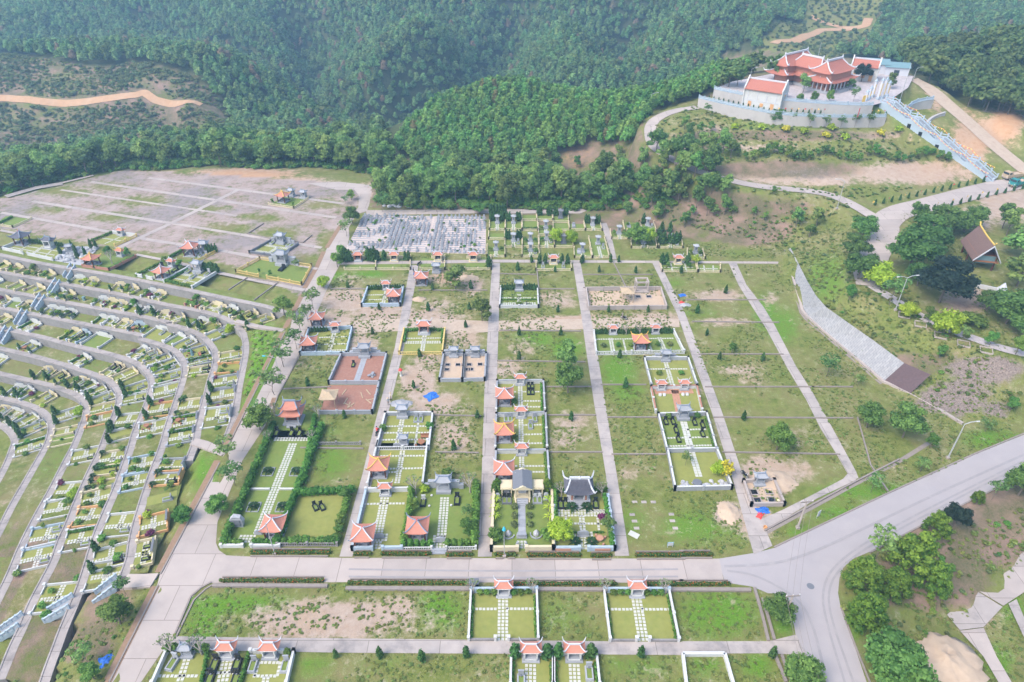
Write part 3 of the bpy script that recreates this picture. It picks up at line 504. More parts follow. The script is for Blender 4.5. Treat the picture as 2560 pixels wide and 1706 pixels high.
Z_lush=np.maximum(Z_lush,blob([(540,1390,180,30,1),(470,1440,60,60,.9),(1010,1400,70,60,.95),(1280,1420,90,60,.6),(1650,1410,120,70,.95),(1600,1210,120,60,.75),(1700,1220,60,40,.7),(1450,1200,60,60,.6),(760,1060,60,60,.75),(740,990,70,30,.55),(600,830,60,110,1),(560,900,40,120,1),(470,1090,40,70,.9),(780,635,60,16,.9),(850,630,60,12,.9),(1180,700,60,16,.6),(1230,780,70,30,.8),(1300,800,60,40,.85),(1420,850,60,60,.85),(1440,900,60,40,.75),(1550,650,40,20,.6),(1600,720,90,14,.6),(1760,720,40,60,.85),(1800,750,50,60,.8),(1900,640,70,80,.75),(1720,1000,40,40,.4),(720,1530,60,30,.7),(880,1530,100,30,.5),(1470,1530,120,30,.7),(1620,1530,60,30,.8),(1740,1530,50,40,.9),(2000,1130,200,30,.8),(2280,1010,90,30,.9),(1930,1180,90,30,.8),(1840,1220,60,20,.8),(1800,1420,40,60,.9),(1960,1430,60,80,.7),(2060,1400,120,40,.4),(230,390,90,20,.6),(60,450,60,12,.8),(590,570,70,20,.5),(1500,580,120,16,.5),(1700,580,80,14,.5),(2080,270,60,40,.5),(1800,290,260,20,.5),(1700,350,300,16,.45),(1990,250,60,40,.6),(2290,1520,60,60,.8),(2330,1400,40,60,.8)]))
Z_scrub=np.maximum(Z_scrub,blob([(200,230,330,120,.75),(60,300,200,80,.8),(1640,480,180,50,.95),(1720,530,120,40,1),(1500,430,120,40,.55),(1800,390,240,30,.75),(1800,312,300,16,.8),(1620,330,90,20,.6),(2200,730,160,90,.45),(2120,840,200,50,.6),(2250,1200,190,110,1.2),(2130,1330,170,80,1.1),(2330,1120,120,80,1.1),(100,1200,160,260,.55),(60,1400,120,200,.6),(250,1400,80,90,.75),(200,1480,90,80,.7),(1960,860,40,30,.4),(2180,1000,40,30,.4),(1800,480,100,40,.6)]))
Z_rock=np.maximum(Z_rock,blob([(2190,915,110,55,.85),(2260,850,120,40,.9),(1850,400,120,30,.5),(2290,940,60,30,.7)]))
Z_dirt=np.maximum(Z_dirt,blob([(2070,400,150,24,1),(1900,415,90,18,.9),(1800,398,190,30,1),(2090,398,190,32,1),(1830,312,320,12,1),(1700,340,200,12,.7),(1640,300,60,20,.6),(2230,320,60,80,.9),(2290,300,60,60,.8),(2315,285,45,55,1),(2150,230,40,40,.7),(2110,285,120,20,.2)]))
EXF=[(-60,120),(90,135),(220,155),(330,145),(440,175),(500,225),(545,300),(480,325),(300,325),(100,362),(-60,372)]
Z_dirt=Z_dirt-blob([(150,440,60,14,.5),(250,430,50,10,.5),(330,462,60,12,.5),(480,480,50,10,.4),(520,525,60,14,.5),(100,485,50,10,.4),(640,535,60,14,.5),(700,600,40,20,.5),(560,640,60,14,.5),(450,625,60,14,.5),(600,500,60,10,.4),(760,560,30,30,.6),(740,470,50,12,.5),(620,690,60,14,.6),(250,500,60,12,.4),(350,600,60,16,.5)])
forest_floor=(GY>228)|polyv([(-60,400),(850,345),(850,480),(1640,560),(1640,480),(1480,330),(1480,200),(-60,200)])
Z_scrub=np.where(forest_floor&~polyv(plateau),np.maximum(Z_scrub,.55),Z_scrub)
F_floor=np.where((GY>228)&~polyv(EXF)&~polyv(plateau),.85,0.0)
ex_=polyv(EXF);Z_dirt[ex_]=.12;Z_scrub[ex_]=.42+.5*vnoise(GX[ex_]+900,GY[ex_],16,8);Z_lush[ex_]=.2
clear=polyv([(1740,112),(1780,45),(1840,60),(1850,-40),(2050,-40),(2010,70),(1990,115),(1900,135),(1790,118)])
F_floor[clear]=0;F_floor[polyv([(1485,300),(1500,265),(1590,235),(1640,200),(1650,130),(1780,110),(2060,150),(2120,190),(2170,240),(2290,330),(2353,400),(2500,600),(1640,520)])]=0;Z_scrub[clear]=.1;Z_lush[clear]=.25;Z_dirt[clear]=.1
gm=bpy.data.meshes.new("ground");ny,nx=GX.shape
V=np.stack([GX,GY,GZ],-1).reshape(-1,3);idx=np.arange(ny*nx).reshape(ny,nx)
F=np.stack([idx[:-1,:-1],idx[:-1,1:],idx[1:,1:],idx[1:,:-1]],-1).reshape(-1,4)
gm=npmesh("ground",V,F,M['ground']);gm.polygons.foreach_set("use_smooth",[True]*len(gm.polygons))
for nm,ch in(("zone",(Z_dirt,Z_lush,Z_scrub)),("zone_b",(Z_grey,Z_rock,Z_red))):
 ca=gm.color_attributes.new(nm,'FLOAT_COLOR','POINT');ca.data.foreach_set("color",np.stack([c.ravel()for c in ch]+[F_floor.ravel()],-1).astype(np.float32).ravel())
ground=link("ground",gm);ground['kind']='structure'
#roads, alleys and paths on the flat site
def slab(name,m,pts,z=.03,kind='structure'):
 mb=MB();P=[at(*p)for p in pts];n_=len(P)
 mb.add([(p.x,p.y,z)for p in P],[tuple(range(n_))]);me=mb.mesh(name,m)
 import bmesh
 b=bmesh.new();b.from_mesh(me);bmesh.ops.triangulate(b,faces=b.faces)
 for f in b.faces:
  if f.normal.z<0:f.normal_flip()
 b.to_mesh(me);b.free();o=link(name,me);o['kind']=kind;return o
def ribbon(name,m,pts,w,z=.05,thick=0.0,kind='structure',drape=False):
 pts=[Vector(p)for p in pts];nn=side_of(pts);mb=MB();rows=[]
 for p,n_ in zip(pts,nn):
  a,b=p-n_*w/2,p+n_*w/2
  rows.append((a,b)if not drape else(Vector((a.x,a.y,hz(a.x,a.y))),Vector((b.x,b.y,hz(b.x,b.y)))))
 vs=[]
 for a,b in rows:
  if drape:
   c=(a+b)/2;c.z=hz(c.x,c.y);vs+=[(a.x,a.y,a.z+z),(c.x,c.y,c.z+z),(b.x,b.y,b.z+z)]
  else:vs+=[(a.x,a.y,a.z+z),(b.x,b.y,b.z+z)]
 k=3 if drape else 2;fs=[]
 for i in range(len(rows)-1):
  for j in range(k-1):fs.append((i*k+j,i*k+j+1,(i+1)*k+j+1,(i+1)*k+j))
 if thick:
  b0=len(vs);vs+=[(v[0],v[1],v[2]-thick)for v in vs]
  for i in range(len(rows)-1):
   fs.append((i*k,(i+1)*k,b0+(i+1)*k,b0+i*k));fs.append(((i+1)*k+k-1,i*k+k-1,b0+i*k+k-1,b0+(i+1)*k+k-1))
  n_=len(rows);fs.append(tuple(range(k-1,-1,-1))+tuple(b0+j for j in range(k)));fs.append(tuple((n_-1)*k+j for j in range(k))+tuple(b0+(n_-1)*k+j for j in range(k-1,-1,-1)))
 mb.add(vs,fs);return tag(link(name,fixn(mb.mesh(name,m))),kind=kind)
slab('road','concrete',[(7,740,1568),(7,400,2300),(7,640,2300),(7,960,1568),(7,1180,1250),(7,1290,1010),(7,1360,930),(7,1440,893),(8,60,888),(8,2341,892),(9,300,892),(9,268,728),(8,2341,728),(8,0,722),(7,1640,712),(7,1540,705),(7,1490,670),(7,1470,620),(7,1480,480),(7,1540,330),(7,1650,60),(4,1810,1390),(4,1890,1200),(4,2060,860),(4,2120,720),(4,2240,440),(5,35,210),(5,65,90),(2,60,1560),(2,110,1470),(2,185,1445),(2,200,1400),(2,225,1270),(2,0,1245),(1,2100,1255),(1,2300,1300),(2,100,1300),(2,130,1340),(2,125,1420),(5,0,30),(4,2330,0),(4,2225,190),(4,2080,470),(4,1945,740),(4,1840,950),(4,1680,1270),(4,1540,1560),(7,1490,85),(7,1090,830),(7,1070,910)],.03)
slab('asphalt_road','asphalt',[(9,930,1568),(9,1150,2300),(9,1560,2300),(9,1270,1568),(9,1180,1300),(9,1095,1070),(9,1075,960),(9,1085,860),(9,1125,750),(9,1280,685),(9,1600,520),(9,1900,365),(9,2341,150),(9,3200,-250),(9,3000,-380),(9,2000,20),(9,1420,285),(9,640,655),(9,510,688),(9,262,728),(9,305,893),(9,340,895),(9,490,918),(9,600,963),(9,700,965),(9,740,1040),(9,780,1200),(9,785,1240),(9,830,1330)],.022)
slab('path','alley',[(7,1150,1300),(7,1180,1255),(7,1500,1262),(8,0,1270),(8,2341,1296),(9,0,1290),(9,600,1290),(9,790,1245),(9,830,1325),(9,860,1385),(9,600,1372),(9,0,1375),(8,2341,1384),(8,0,1368),(7,1450,1352),(7,1130,1340)],.038)
def alley(pairs,z=.042):return slab('alley','alley',[p[0]for p in pairs]+[p[1]for p in pairs][::-1],z)
alley([((0,780,1280),(0,810,1280)),((0,833,1090),(0,860,1090)),((0,865,960),(0,890,960)),((0,907,800),(0,928,800)),((0,943,610),(0,962,610))])
alley([((0,1098,1280),(0,1130,1280)),((0,1107,1090),(0,1136,1090)),((0,1113,900),(0,1141,900)),((0,1122,740),(0,1146,740)),((0,1131,605),(0,1149,605))])
alley([((0,1413,1278),(0,1446,1278)),((0,1392,1090),(0,1417,1090)),((0,1367,940),(0,1393,940)),((0,1349,820),(0,1374,820)),((0,1335,720),(0,1356,720)),((0,1316,605),(0,1334,605))])
alley([((0,1732,1275),(0,1775,1255)),((0,1680,1090),(0,1706,1090)),((0,1636,950),(0,1660,950)),((0,1590,820),(0,1612,820)),((0,1555,720),(0,1574,720)),((0,1499,605),(0,1516,605))])
alley([((6,330,265),(6,385,265)),((6,400,420),(6,455,420)),((6,500,580),(6,575,575)),((6,590,720),(6,650,700)),((6,740,1000),(6,790,970)),((6,860,1200),(6,910,1160)),((6,960,1400),(6,1010,1340)),((6,1060,1560),(6,1130,1560)),((9,1140,150),(9,1200,140)),((9,1110,185),(9,1215,185)),((9,870,310),(9,930,320)),((9,690,400),(9,760,425)),((9,480,490),(9,600,540))],.056)
slab('path','concrete',[(0,758,602),(0,950,600),(0,1140,597),(0,1510,600),(0,1803,602),(0,1805,607),(0,1510,605),(0,1140,604),(0,950,607),(0,756,609)],.05)
slab('road','concrete',[(2,180,1440),(2,1640,1430),(2,1700,1440),(2,1640,1462),(2,900,1462),(2,180,1475)],.046)
slab('dirt_road','dirtroad',[(0,700,748),(0,870,735),(0,960,732),(0,1120,738),(0,1330,733),(0,1480,730),(0,1560,735),(0,1562,752),(0,1440,752),(0,1330,757),(0,1150,762),(0,1040,768),(0,930,760),(0,850,765),(0,700,770)],.018)
alley([((0,1497,605),(0,1516,605)),((0,1400,520),(0,1415,518)),((0,1383,515),(0,1397,513))][:0]+[((18,1180,230),(18,1240,228)),((18,1225,350),(18,1285,345)),((18,1265,470),(18,1315,470)),((18,1300,585),(18,1340,585))])
for iz,(a,b,w)in enumerate([((1,415,1300),(1,1400,1445),1.0),((1,220,1378),(1,1180,1530),1.3),((1,620,1245),(1,2300,1490),1.3),((1,1015,1218),(1,2353,1395),1.3),((1,0,1455),(1,600,1560),1.2),((1,600,1560),(4,1130,130),1.2),((4,930,95),(4,1700,215),1.2),((1,1180,1530),(4,2200,165),1.2),((4,800,170),(4,1175,-5),1.5),((4,1175,-5),(1,1630,1300),1.5),((4,930,210),(4,1130,250),1.0),((4,1130,250),(4,1500,330),1.2),((4,1490,335),(4,2080,455),1.2),((4,1500,180),(4,1740,230),1.2),((4,1740,225),(4,2170,310),1.0),((10,0,90),(10,400,165),1.0),((1,1400,1445),(1,1620,1480),1.0)]):
 ribbon('path','concrete',resample([at(*a),at(*b)],4),w,.034+iz*.003)
ribbon('path','path',resample([at(1,40,1345),at(1,250,1285),at(1,430,1255)],4),2.6,.03)
ribbon('path','concrete',resample([at(1,430,1250),at(1,640,1200)],4),1.2,.03)
ribbon('path','concrete',resample([at(11,1310,1330,-.6),at(11,1600,1400,-.5),at(11,1960,1460,0)],2),1.1,.12,.5)
ribbon('path','concrete',resample([at(4,1320,1490,-.4),at(4,1400,1510,-.3),at(4,1540,1570,0)],2),1.6,.12,.5)
ribbon('path','concrete',resample([at(15,1690,400,-.9),at(15,1900,400,-.5),at(15,2110,390,0)],2),2.2,.10,.6)
def edging(name,m,pts,w,h,z=0.0):
 P=resample([at(*p)for p in pts],3);return ribbon(name,m,P,w,z+h,h,'structure')
for pts in([(7,1480,60),(7,1080,820)],[(7,1060,915),(7,730,1568),(7,400,2200)],[(4,1935,745),(4,1680,1255),(4,1520,1570)],[(4,2070,480),(4,1950,715)],[(4,2215,190),(4,2165,300),(4,2085,440)],[(4,2330,10),(4,2235,165)]):
 edging('verge','verge',pts,1.1,.05)
for pts in([(7,1495,75),(7,1092,835)],[(4,1950,740),(4,1690,1260),(4,1535,1570)],[(7,1075,912),(7,745,1568)],[(7,1440,888),(7,1370,925),(7,1300,985),(7,1190,1245)],[(7,1460,900),(7,1400,935),(7,1320,1010),(7,1200,1260)],[(4,2060,880),(4,1900,1180),(4,1870,1260)],[(9,1095,1060),(9,1190,1320),(9,1290,1568)],[(9,640,650),(9,1420,280),(9,2010,12),(9,2600,-230)],[(9,1290,688),(9,1600,525),(9,1900,372),(9,2341,158)]):
 edging('kerb','kerb',pts,.22,.14)
for pts in([(4,2110,720),(4,2060,850)],[(4,1880,1190),(4,1860,1250)]):edging('verge','verge',pts,1.0,.05)
for pts in([(0,650,895),(0,760,890)],[(0,700,815),(0,790,818)],[(0,1149,630),(0,1232,632)],[(0,1145,665),(0,1320,665)],[(0,1147,760),(0,1335,762)],[(0,1142,830),(0,1345,833)],[(0,1255,890),(0,1360,890)],[(0,1258,955),(0,1370,955)],[(0,1262,1040),(0,1385,1040)],[(0,1340,632),(0,1500,632)],[(0,1340,662),(0,1490,664)],[(0,1575,690),(0,1760,690)],[(0,1590,740),(0,1790,742)],[(0,1605,815),(0,1800,815)],[(0,1620,890),(0,1870,890)],[(0,1640,960),(0,1960,962)],[(0,1660,1040),(0,1930,1045)],[(0,1395,960),(0,1510,960)],[(0,1380,885),(0,1485,885)],[(0,1405,1045),(0,1530,1045)],[(0,760,665),(0,945,665)],[(0,960,668),(0,1120,668)],[(0,1232,605),(0,1238,665)],[(0,1410,605),(0,1440,664)],[(0,1970,960),(0,2000,1070),(0,2040,1130)],[(0,1245,890),(0,1250,955)],[(0,1865,890),(0,1960,890)],[(0,690,1030),(0,835,1032)],[(0,1000,955),(0,1105,957)],[(0,1000,1040),(0,1100,1042)]):
 edging('kerb','kerb',pts,.22,.22)
ribbon('drain','kerb',resample([at(9,585,548),at(9,1160,235),at(9,1500,60),at(6,1700,1500)],4),.7,.03)
edging('kerb','kerb',[(9,575,540),(9,1150,228),(9,1490,55)],.25,.3)
for pts in([(9,505,930),(9,560,1120),(9,600,1290)],[(9,560,1000),(9,640,1280)],[(9,645,1385),(9,720,1568)],[(9,690,1385),(9,760,1568)]):edging('kerb','kerb',pts,.35,.3)
for nm,m in(('lane','concrete'),('drive','concrete'),('walkway','plaza'),('dirt_road','dirtroad'),('scrub_track','track'),('hill_track','track'),('hill_track_b','track')):
 w,P=HILL_ROADS[nm];P=resample(smooth_line(P),2.0);far=nm.endswith('track')or nm.endswith('_b')
 ribbon('dirt_road'if m in('dirtroad','track')else('path'if nm=='walkway'else 'road'),m,P,w*2,.25 if far else.09,0,'structure',far)
slabR=lambda pts,m,z:slab('path',m,pts,z)
def hillslab(name,m,pts,lift=.25):
 P=[at(*p)for p in pts];mb=MB();mb.add([tuple(p+Vector((0,0,lift)))for p in P],[tuple(range(len(P)))]);return tag(link(name,fixn(mb.mesh(name,m))),kind='structure')
hillslab('path','concrete',[(9,2341,680,-3),(9,2100,890,-3),(9,2030,955,-3),(9,2195,1055,-3),(9,2341,960,-3)])
hillslab('path','alley',[(9,2020,958,-3),(9,1812,1115,-3),(9,1900,1220,-3),(9,2060,1200,-3),(9,2190,1062,-3)])
hillslab('path','concrete',[(9,1900,1225,-3),(9,2060,1400,-3),(9,2200,1640,-3),(9,2290,1640,-3),(9,2150,1400,-3),(9,2062,1205,-3)])
hillslab('path','path',[(9,2230,1040,-3),(9,2341,1280,-3),(9,2390,1260,-3),(9,2285,1010,-3)])
def sloped(name,m,quad_rows):
 mb=MB();vs=[];fs=[]
 for a,b in quad_rows:vs+=[tuple(at(*a)),tuple(at(*b))]
 for i in range(len(quad_rows)-1):fs.append((2*i,2*i+2,2*i+3,2*i+1))
 mb.add(vs,fs);return tag(link(name,fixn(mb.mesh(name,m))),kind='structure')
LIN=[((6,722,185,.3),(6,757,165,1.1)),((6,760,300,.3),(6,810,270,2.3)),((6,800,440,.3),(6,870,390,3.4)),((6,840,570,.3),(6,930,490,4.4)),((6,870,630,.3),(6,1000,570,4.4)),((6,985,735,.3),(6,1120,655,4.4)),((6,1190,905,.3),(6,1320,795,4.4)),((6,1395,1075,.3),(6,1533,952,4.4))]
sloped('slope_lining','revet',LIN);sloped('slope_lining','net',[LIN[-1],((6,1570,1165,.3),(6,1715,1030,4.4))])
edging('kerb','concrete',[(6,715,190),(6,835,600),(6,865,640),(6,1385,1085),(6,1570,1170),(6,1700,1240),(6,1930,1375)],.5,.5)
edging('drain','kerb',[(6,705,200),(6,825,610),(6,855,650),(6,1375,1095)],.5,.06)
#the bowl: terrace sheets, retaining walls with path tops
LAB_ORD=['','first','second','third','fourth','fifth','sixth','seventh','eighth','ninth','tenth','eleventh','twelfth','thirteenth','fourteenth','fifteenth','sixteenth','seventeenth','eighteenth','nineteenth','twentieth','twenty first','twenty second','twenty third','twenty fourth','twenty fifth','twenty sixth','twenty seventh','twenty eighth','twenty ninth','thirtieth']
def zone_attr(me,d,l,s):
 for nm,c in(("zone",(d,l,s,0)),("zone_b",(0,0,0,0))):
  ca=me.color_attributes.new(nm,'FLOAT_COLOR','POINT');ca.data.foreach_set("color",np.tile(np.array(c,np.float32),len(me.vertices)))
for k in range(1,9):
 mb=MB();R=STRIP[k];n_=len(R);q=5
 for a,b in R:
  for j in range(q):mb.v.append(tuple(a.lerp(b,j/(q-1))+Vector((0,0,.02))))
 for i in range(n_-1):
  for j in range(q-1):mb.f.append((i*q+j,i*q+j+1,(i+1)*q+j+1,(i+1)*q+j))
 me=fixn(mb.mesh('terrace','ground'));vv=np.array(mb.v);w=np.clip((.3+.5*vnoise(vv[:,0]+300,vv[:,1]+300,9,40+k)),0,1);low_=np.clip((95-vv[:,1])/25,0,1)if k>=5 else np.zeros(len(vv))
 for nm,ch in(("zone",(.12+.33*vnoise(vv[:,0]+400,vv[:,1]+300,7,60+k),.1+.45*w,low_*.55*(vnoise(vv[:,0]+99,vv[:,1]+300,11,70+k)>.4))),("zone_b",(vv[:,0]*0,vv[:,0]*0,vv[:,0]*0))):
  ca=me.color_attributes.new(nm,'FLOAT_COLOR','POINT');ca.data.foreach_set("color",np.stack(list(ch)+[np.zeros(len(vv))],-1).astype(np.float32).ravel())
 tag(link('terrace',me),kind='structure')
for k in range(1,10):
 P=TP[k]if k!=3 else TP[k][:next(i for i,p in enumerate(TP[k])if p.y<at(7,1275,80).y)]
 vis=P;N_=TN[k]
 mbp,mbw=MB(),MB();w=PATH_W[k]
 for i,p in enumerate(vis):
  a,b=p-N_[i]*w/2,p+N_[i]*w/2;low=(STRIP[k][i][0].z if k<9 else p.z-2)-.5
  mbp.v+=[(a.x,a.y,p.z+.04),(b.x,b.y,p.z+.04)]
  mbw.v+=[(a.x,a.y,p.z-.01),(b.x,b.y,p.z-.01),(b.x,b.y,low),(a.x,a.y,low)]
 n_=len(vis)
 for i in range(n_-1):
  mbp.f.append((2*i,2*i+1,2*i+3,2*i+2))
  for e,f in((0,1),(1,2),(3,0)):mbw.f.append((4*i+e,4*i+f,4*i+4+f,4*i+4+e))
 mbw.f+=[(0,1,2,3),(4*n_-1,4*n_-2,4*n_-3,4*n_-4)]
 tag(link('path',fixn(mbp.mesh('path','path'))),kind='structure')
 wo=tag(link('retaining_wall',fixn(mbw.mesh('retaining_wall','wallc'))),f"grey streaked retaining wall holding up the {LAB_ORD[k]} curved terrace path from the top",'retaining wall','curved retaining walls')
 cop=MB()
 for i in range(n_-1):
  a,b=vis[i]+N_[i]*(w/2-.08),vis[i+1]+N_[i+1]*(w/2-.08);cop.bar(a+Vector((0,0,.045)),b+Vector((0,0,.045)),.2,.08)
 obj('coping',cop,'path',wo)
for k in(1,2):
 P=TP[k];Q=[p-n_*(PATH_W[k]/2+.9)for p,n_ in zip(P,TN[k])]
 if k==2:Q=[p for p in Q if p.z>-1.9]
 rb=ribbon('soil_edge','ground',[Vector((p.x,p.y,p.z))for p in Q],2.0,.012);zone_attr(rb.data,.3 if k==1 else.1,.45,0)
#haze
zlo,zhi=float(GZ.min())-1,max(float(GZ.max())+14,86);print('Z',zlo,zhi);hb=MB().box((0,565,zlo),(1820,1290,zhi-zlo))
hm=bpy.data.materials.new("haze_air");hm.use_nodes=True;ht=hm.node_tree
ht.nodes.remove(ht.nodes["Principled BSDF"]);pv=ht.nodes.new("ShaderNodeVolumePrincipled");pv.inputs["Color"].default_value=(.42,.72,1,1);pv.inputs["Density"].default_value=0.0006;pv.inputs["Anisotropy"].default_value=.2
ht.links.new(pv.outputs[0],ht.nodes["Material Output"].inputs["Volume"])
hz_o=link("haze",hb.mesh("haze",hm));hz_o['kind']='stuff'
#forest
def visible(X,Y,Z,slack=5.0):
 """points whose sight line from the camera is not buried by more than slack metres"""
 ok=np.ones(len(X),bool)
 for t in np.linspace(.25,.97,60):ok&=grid_z(X*t,Y*t)<CAM_H+(Z-CAM_H)*t+slack
 return ok
EXCL=[[(-60,120),(90,135),(220,155),(330,145),(440,175),(500,225),(545,300),(480,325),(300,325),(100,362),(-60,372)],[(1740,112),(1780,45),(1840,60),(1850,-40),(2050,-40),(2010,70),(1990,115),(1900,135),(1790,118)],[(1285,338),(1360,338),(1345,400),(1285,405)],[(1485,300),(1500,265),(1590,235),(1640,200),(1650,130),(1780,110),(2060,150),(2120,190),(2170,240),(2290,330),(2353,400),(2500,600),(1800,600),(1640,520),(1660,400),(1490,330)]]
def project_v(X,Y,Z):
 a,b,d=project(X,Y,Z);return a*2353/2560,b*2353/2560,d
def scatter(x0,x1,y0,y1,sp,seed):
 r=np.random.default_rng(seed);X,Y=np.meshgrid(np.arange(x0,x1,sp),np.arange(y0,y1,sp*.9));X=X+(np.arange(X.shape[0])%2)[:,None]*sp/2
 X=(X+r.uniform(-.38,.38,X.shape)*sp).ravel();Y=(Y+r.uniform(-.38,.38,Y.shape)*sp).ravel();Z=grid_z(X,Y);return X,Y,Z
def in_frame(X,Y,Z,m=60):
 vx,vy,d=project_v(X,Y,Z);return(vx>-m)&(vx<2353+m)&(vy>-m-30)&(vy<1568+m)&(d>0),vx,vy
FOREST={'hill':[],'far':[],'dark':[]};BELT=[]
def excluded(vx,vy,lst):
 e=np.zeros(vx.shape,bool)
 for p in lst:e|=in_poly(vx,vy,p)
 return e
X,Y,Z=scatter(-430,430,232,640,3.45,11);f,vx,vy=in_frame(X,Y,Z);X,Y,Z,vx,vy=X[f],Y[f],Z[f],vx[f],vy[f]
k=visible(X,Y,Z+6)&~excluded(vx,vy,EXCL)
lane_d,_=seg_dist(X,Y,[tuple(p)for p in HILL_ROADS['lane'][1]]);k&=lane_d>3
for nm in('scrub_track','hill_track','hill_track_b','dirt_road'):
 dd,_=seg_dist(X,Y,[tuple(p)for p in HILL_ROADS[nm][1]]);k&=dd>4
X,Y,Z,vx,vy=X[k],Y[k],Z[k],vx[k],vy[k]
darkz=in_poly(vx,vy,[(2050,130),(2080,60),(2400,40),(2500,420),(2353,400),(2290,330),(2170,240),(2120,185)])&(Y<300)
hillz=(Y<285)&(vx>880)&~darkz
valley=(Y<285)&(vx<=880)
for i in range(len(X)):
 if darkz[i]:
  if RNG.random()<.55:FOREST['dark'].append((X[i],Y[i],Z[i],RNG.uniform(7.5,10.5)))
 elif hillz[i]:continue
 elif valley[i]and RNG.random()<.35:continue
 else:FOREST['far'].append((X[i],Y[i],Z[i],RNG.uniform(5.6,8.6)))
X,Y,Z=scatter(100,240,175,240,4.6,14);f,vx,vy=in_frame(X,Y,Z);k=f&in_poly(vx,vy,[(2100,185),(2218,252),(2322,278),(2420,290),(2420,90),(2090,100)])&visible(X,Y,Z+5)
dd,_=seg_dist(X,Y,[tuple(p)for p in HILL_ROADS['dirt_road'][1]]);k&=dd>6
for x,y,z in zip(X[k],Y[k],Z[k]):FOREST['dark'].append((x,y,z,RNG.uniform(7,10)))
HILLP=[(905,345),(930,315),(1020,240),(1130,200),(1300,190),(1480,195),(1640,150),(1660,130),(1790,130),(1640,215),(1590,232),(1500,262),(1483,300),(1470,345),(1360,340),(1240,372),(1100,388),(960,385)]
X,Y,Z=scatter(-70,130,205,300,2.55,12);f,vx,vy=in_frame(X,Y,Z);k=f&in_poly(vx,vy,HILLP)&visible(X,Y,Z+5,4);ld,_=seg_dist(X,Y,[tuple(p)for p in HILL_ROADS['lane'][1]]);k&=ld>3
for x,y,z in zip(X[k],Y[k],Z[k]):FOREST['hill'].append((x,y,z,RNG.uniform(5.2,7.4)))
def belt(poly,sp,hr,seed,zone):
 W=[gt(0,*p)for p in poly];xa=[p.x for p in W];ya=[p.y for p in W]
 X,Y,Z=scatter(min(xa)-2,max(xa)+2,min(ya)-2,max(ya)+2,sp,seed);k=in_poly(X,Y,[(p.x,p.y)for p in W]);f,vx,vy=in_frame(X,Y,Z,30);k&=f
 for x,y,z in zip(X[k],Y[k],Z[k]):BELT.append((x,y,z,RNG.uniform(*hr),zone))
belt([(-60,470),(10,448),(110,425),(285,390),(290,378),(200,372),(100,390),(-60,405)],4.6,(8,11),21,'left')
belt([(285,385),(400,392),(480,380),(480,345),(400,330),(300,350)],5.2,(6,9.5),22,'left')
belt([(480,386),(600,388),(720,384),(830,398),(905,418),(905,355),(830,352),(720,350),(600,348),(480,345)],4.4,(8,11.5),23,'left')
belt([(870,470),(960,480),(1130,480),(1300,479),(1400,486),(1450,470),(1380,430),(1250,415),(1110,430),(1040,405),(930,420),(880,440)],4.3,(7,10.5),24,'mid')
belt([(1380,440),(1460,480),(1560,480),(1660,470),(1650,395),(1580,370),(1500,345),(1450,400),(1370,410)],4.9,(6.5,10),25,'right')
belt([(905,412),(1000,405),(1250,395),(1290,400),(1290,385),(1100,388),(930,385)],4.2,(5.5,8),26,'mid')
TAKEN=[]
def apparent(p):
 d=project(p[0],p[1],p[2])[2];return p[3]/d
pool=[(p[0],p[1],p[2],p[3],'edge',p[4])for p in BELT]
pool+=[(p[0],p[1],p[2],p[3],'hill','hill')for p in FOREST['hill']]+[(p[0],p[1],p[2],p[3],'dark','slope')for p in FOREST['dark']]
pool.sort(key=lambda p:-apparent(p));near,rest=pool[:300],pool[300:]
ZL={'left':("bushy green tree in the belt behind the bare plots of the plateau",'trees of the belt behind the plateau'),'mid':("bushy green tree in the belt behind the back road and the grey tombs",'trees of the belt behind the back road'),'right':("bushy green tree on the brown slope below the narrow hill lane",'trees on the brown slope'),'hill':("slender young acacia on the bright green hill left of the temple",'acacias of the near hill'),'slope':("dark rounded forest tree on the hillside right of the temple",'trees right of the temple')}
for x,y,z,h,kd,zn in near:
 vx_=project_v(x,y,z)[0];zl_=ZL[zn][0];zg=ZL[zn][1]
 if zn=='left':q=[n for n in('the far left corner','the curved left end','the orange bank','the dirt turning')if vx_<{'the far left corner':120,'the curved left end':300,'the orange bank':620}.get(n,9999)][0];zl_=f"bushy tree in the belt behind {q} of the plateau";zg=f"belt trees behind {q}"
 if zn=='mid':q='the grey tombs'if vx_<1120 else 'the yellow fenced plots';zl_=f"bushy tree in the belt across the back road from {q}";zg=f"belt trees behind {q}"
 tree(kd,'forest_tree',(x,y,z-.1),h,zl_,'tree',zg,RNG.uniform(.9,1.2)*(1.1 if kd=='edge'else.95))
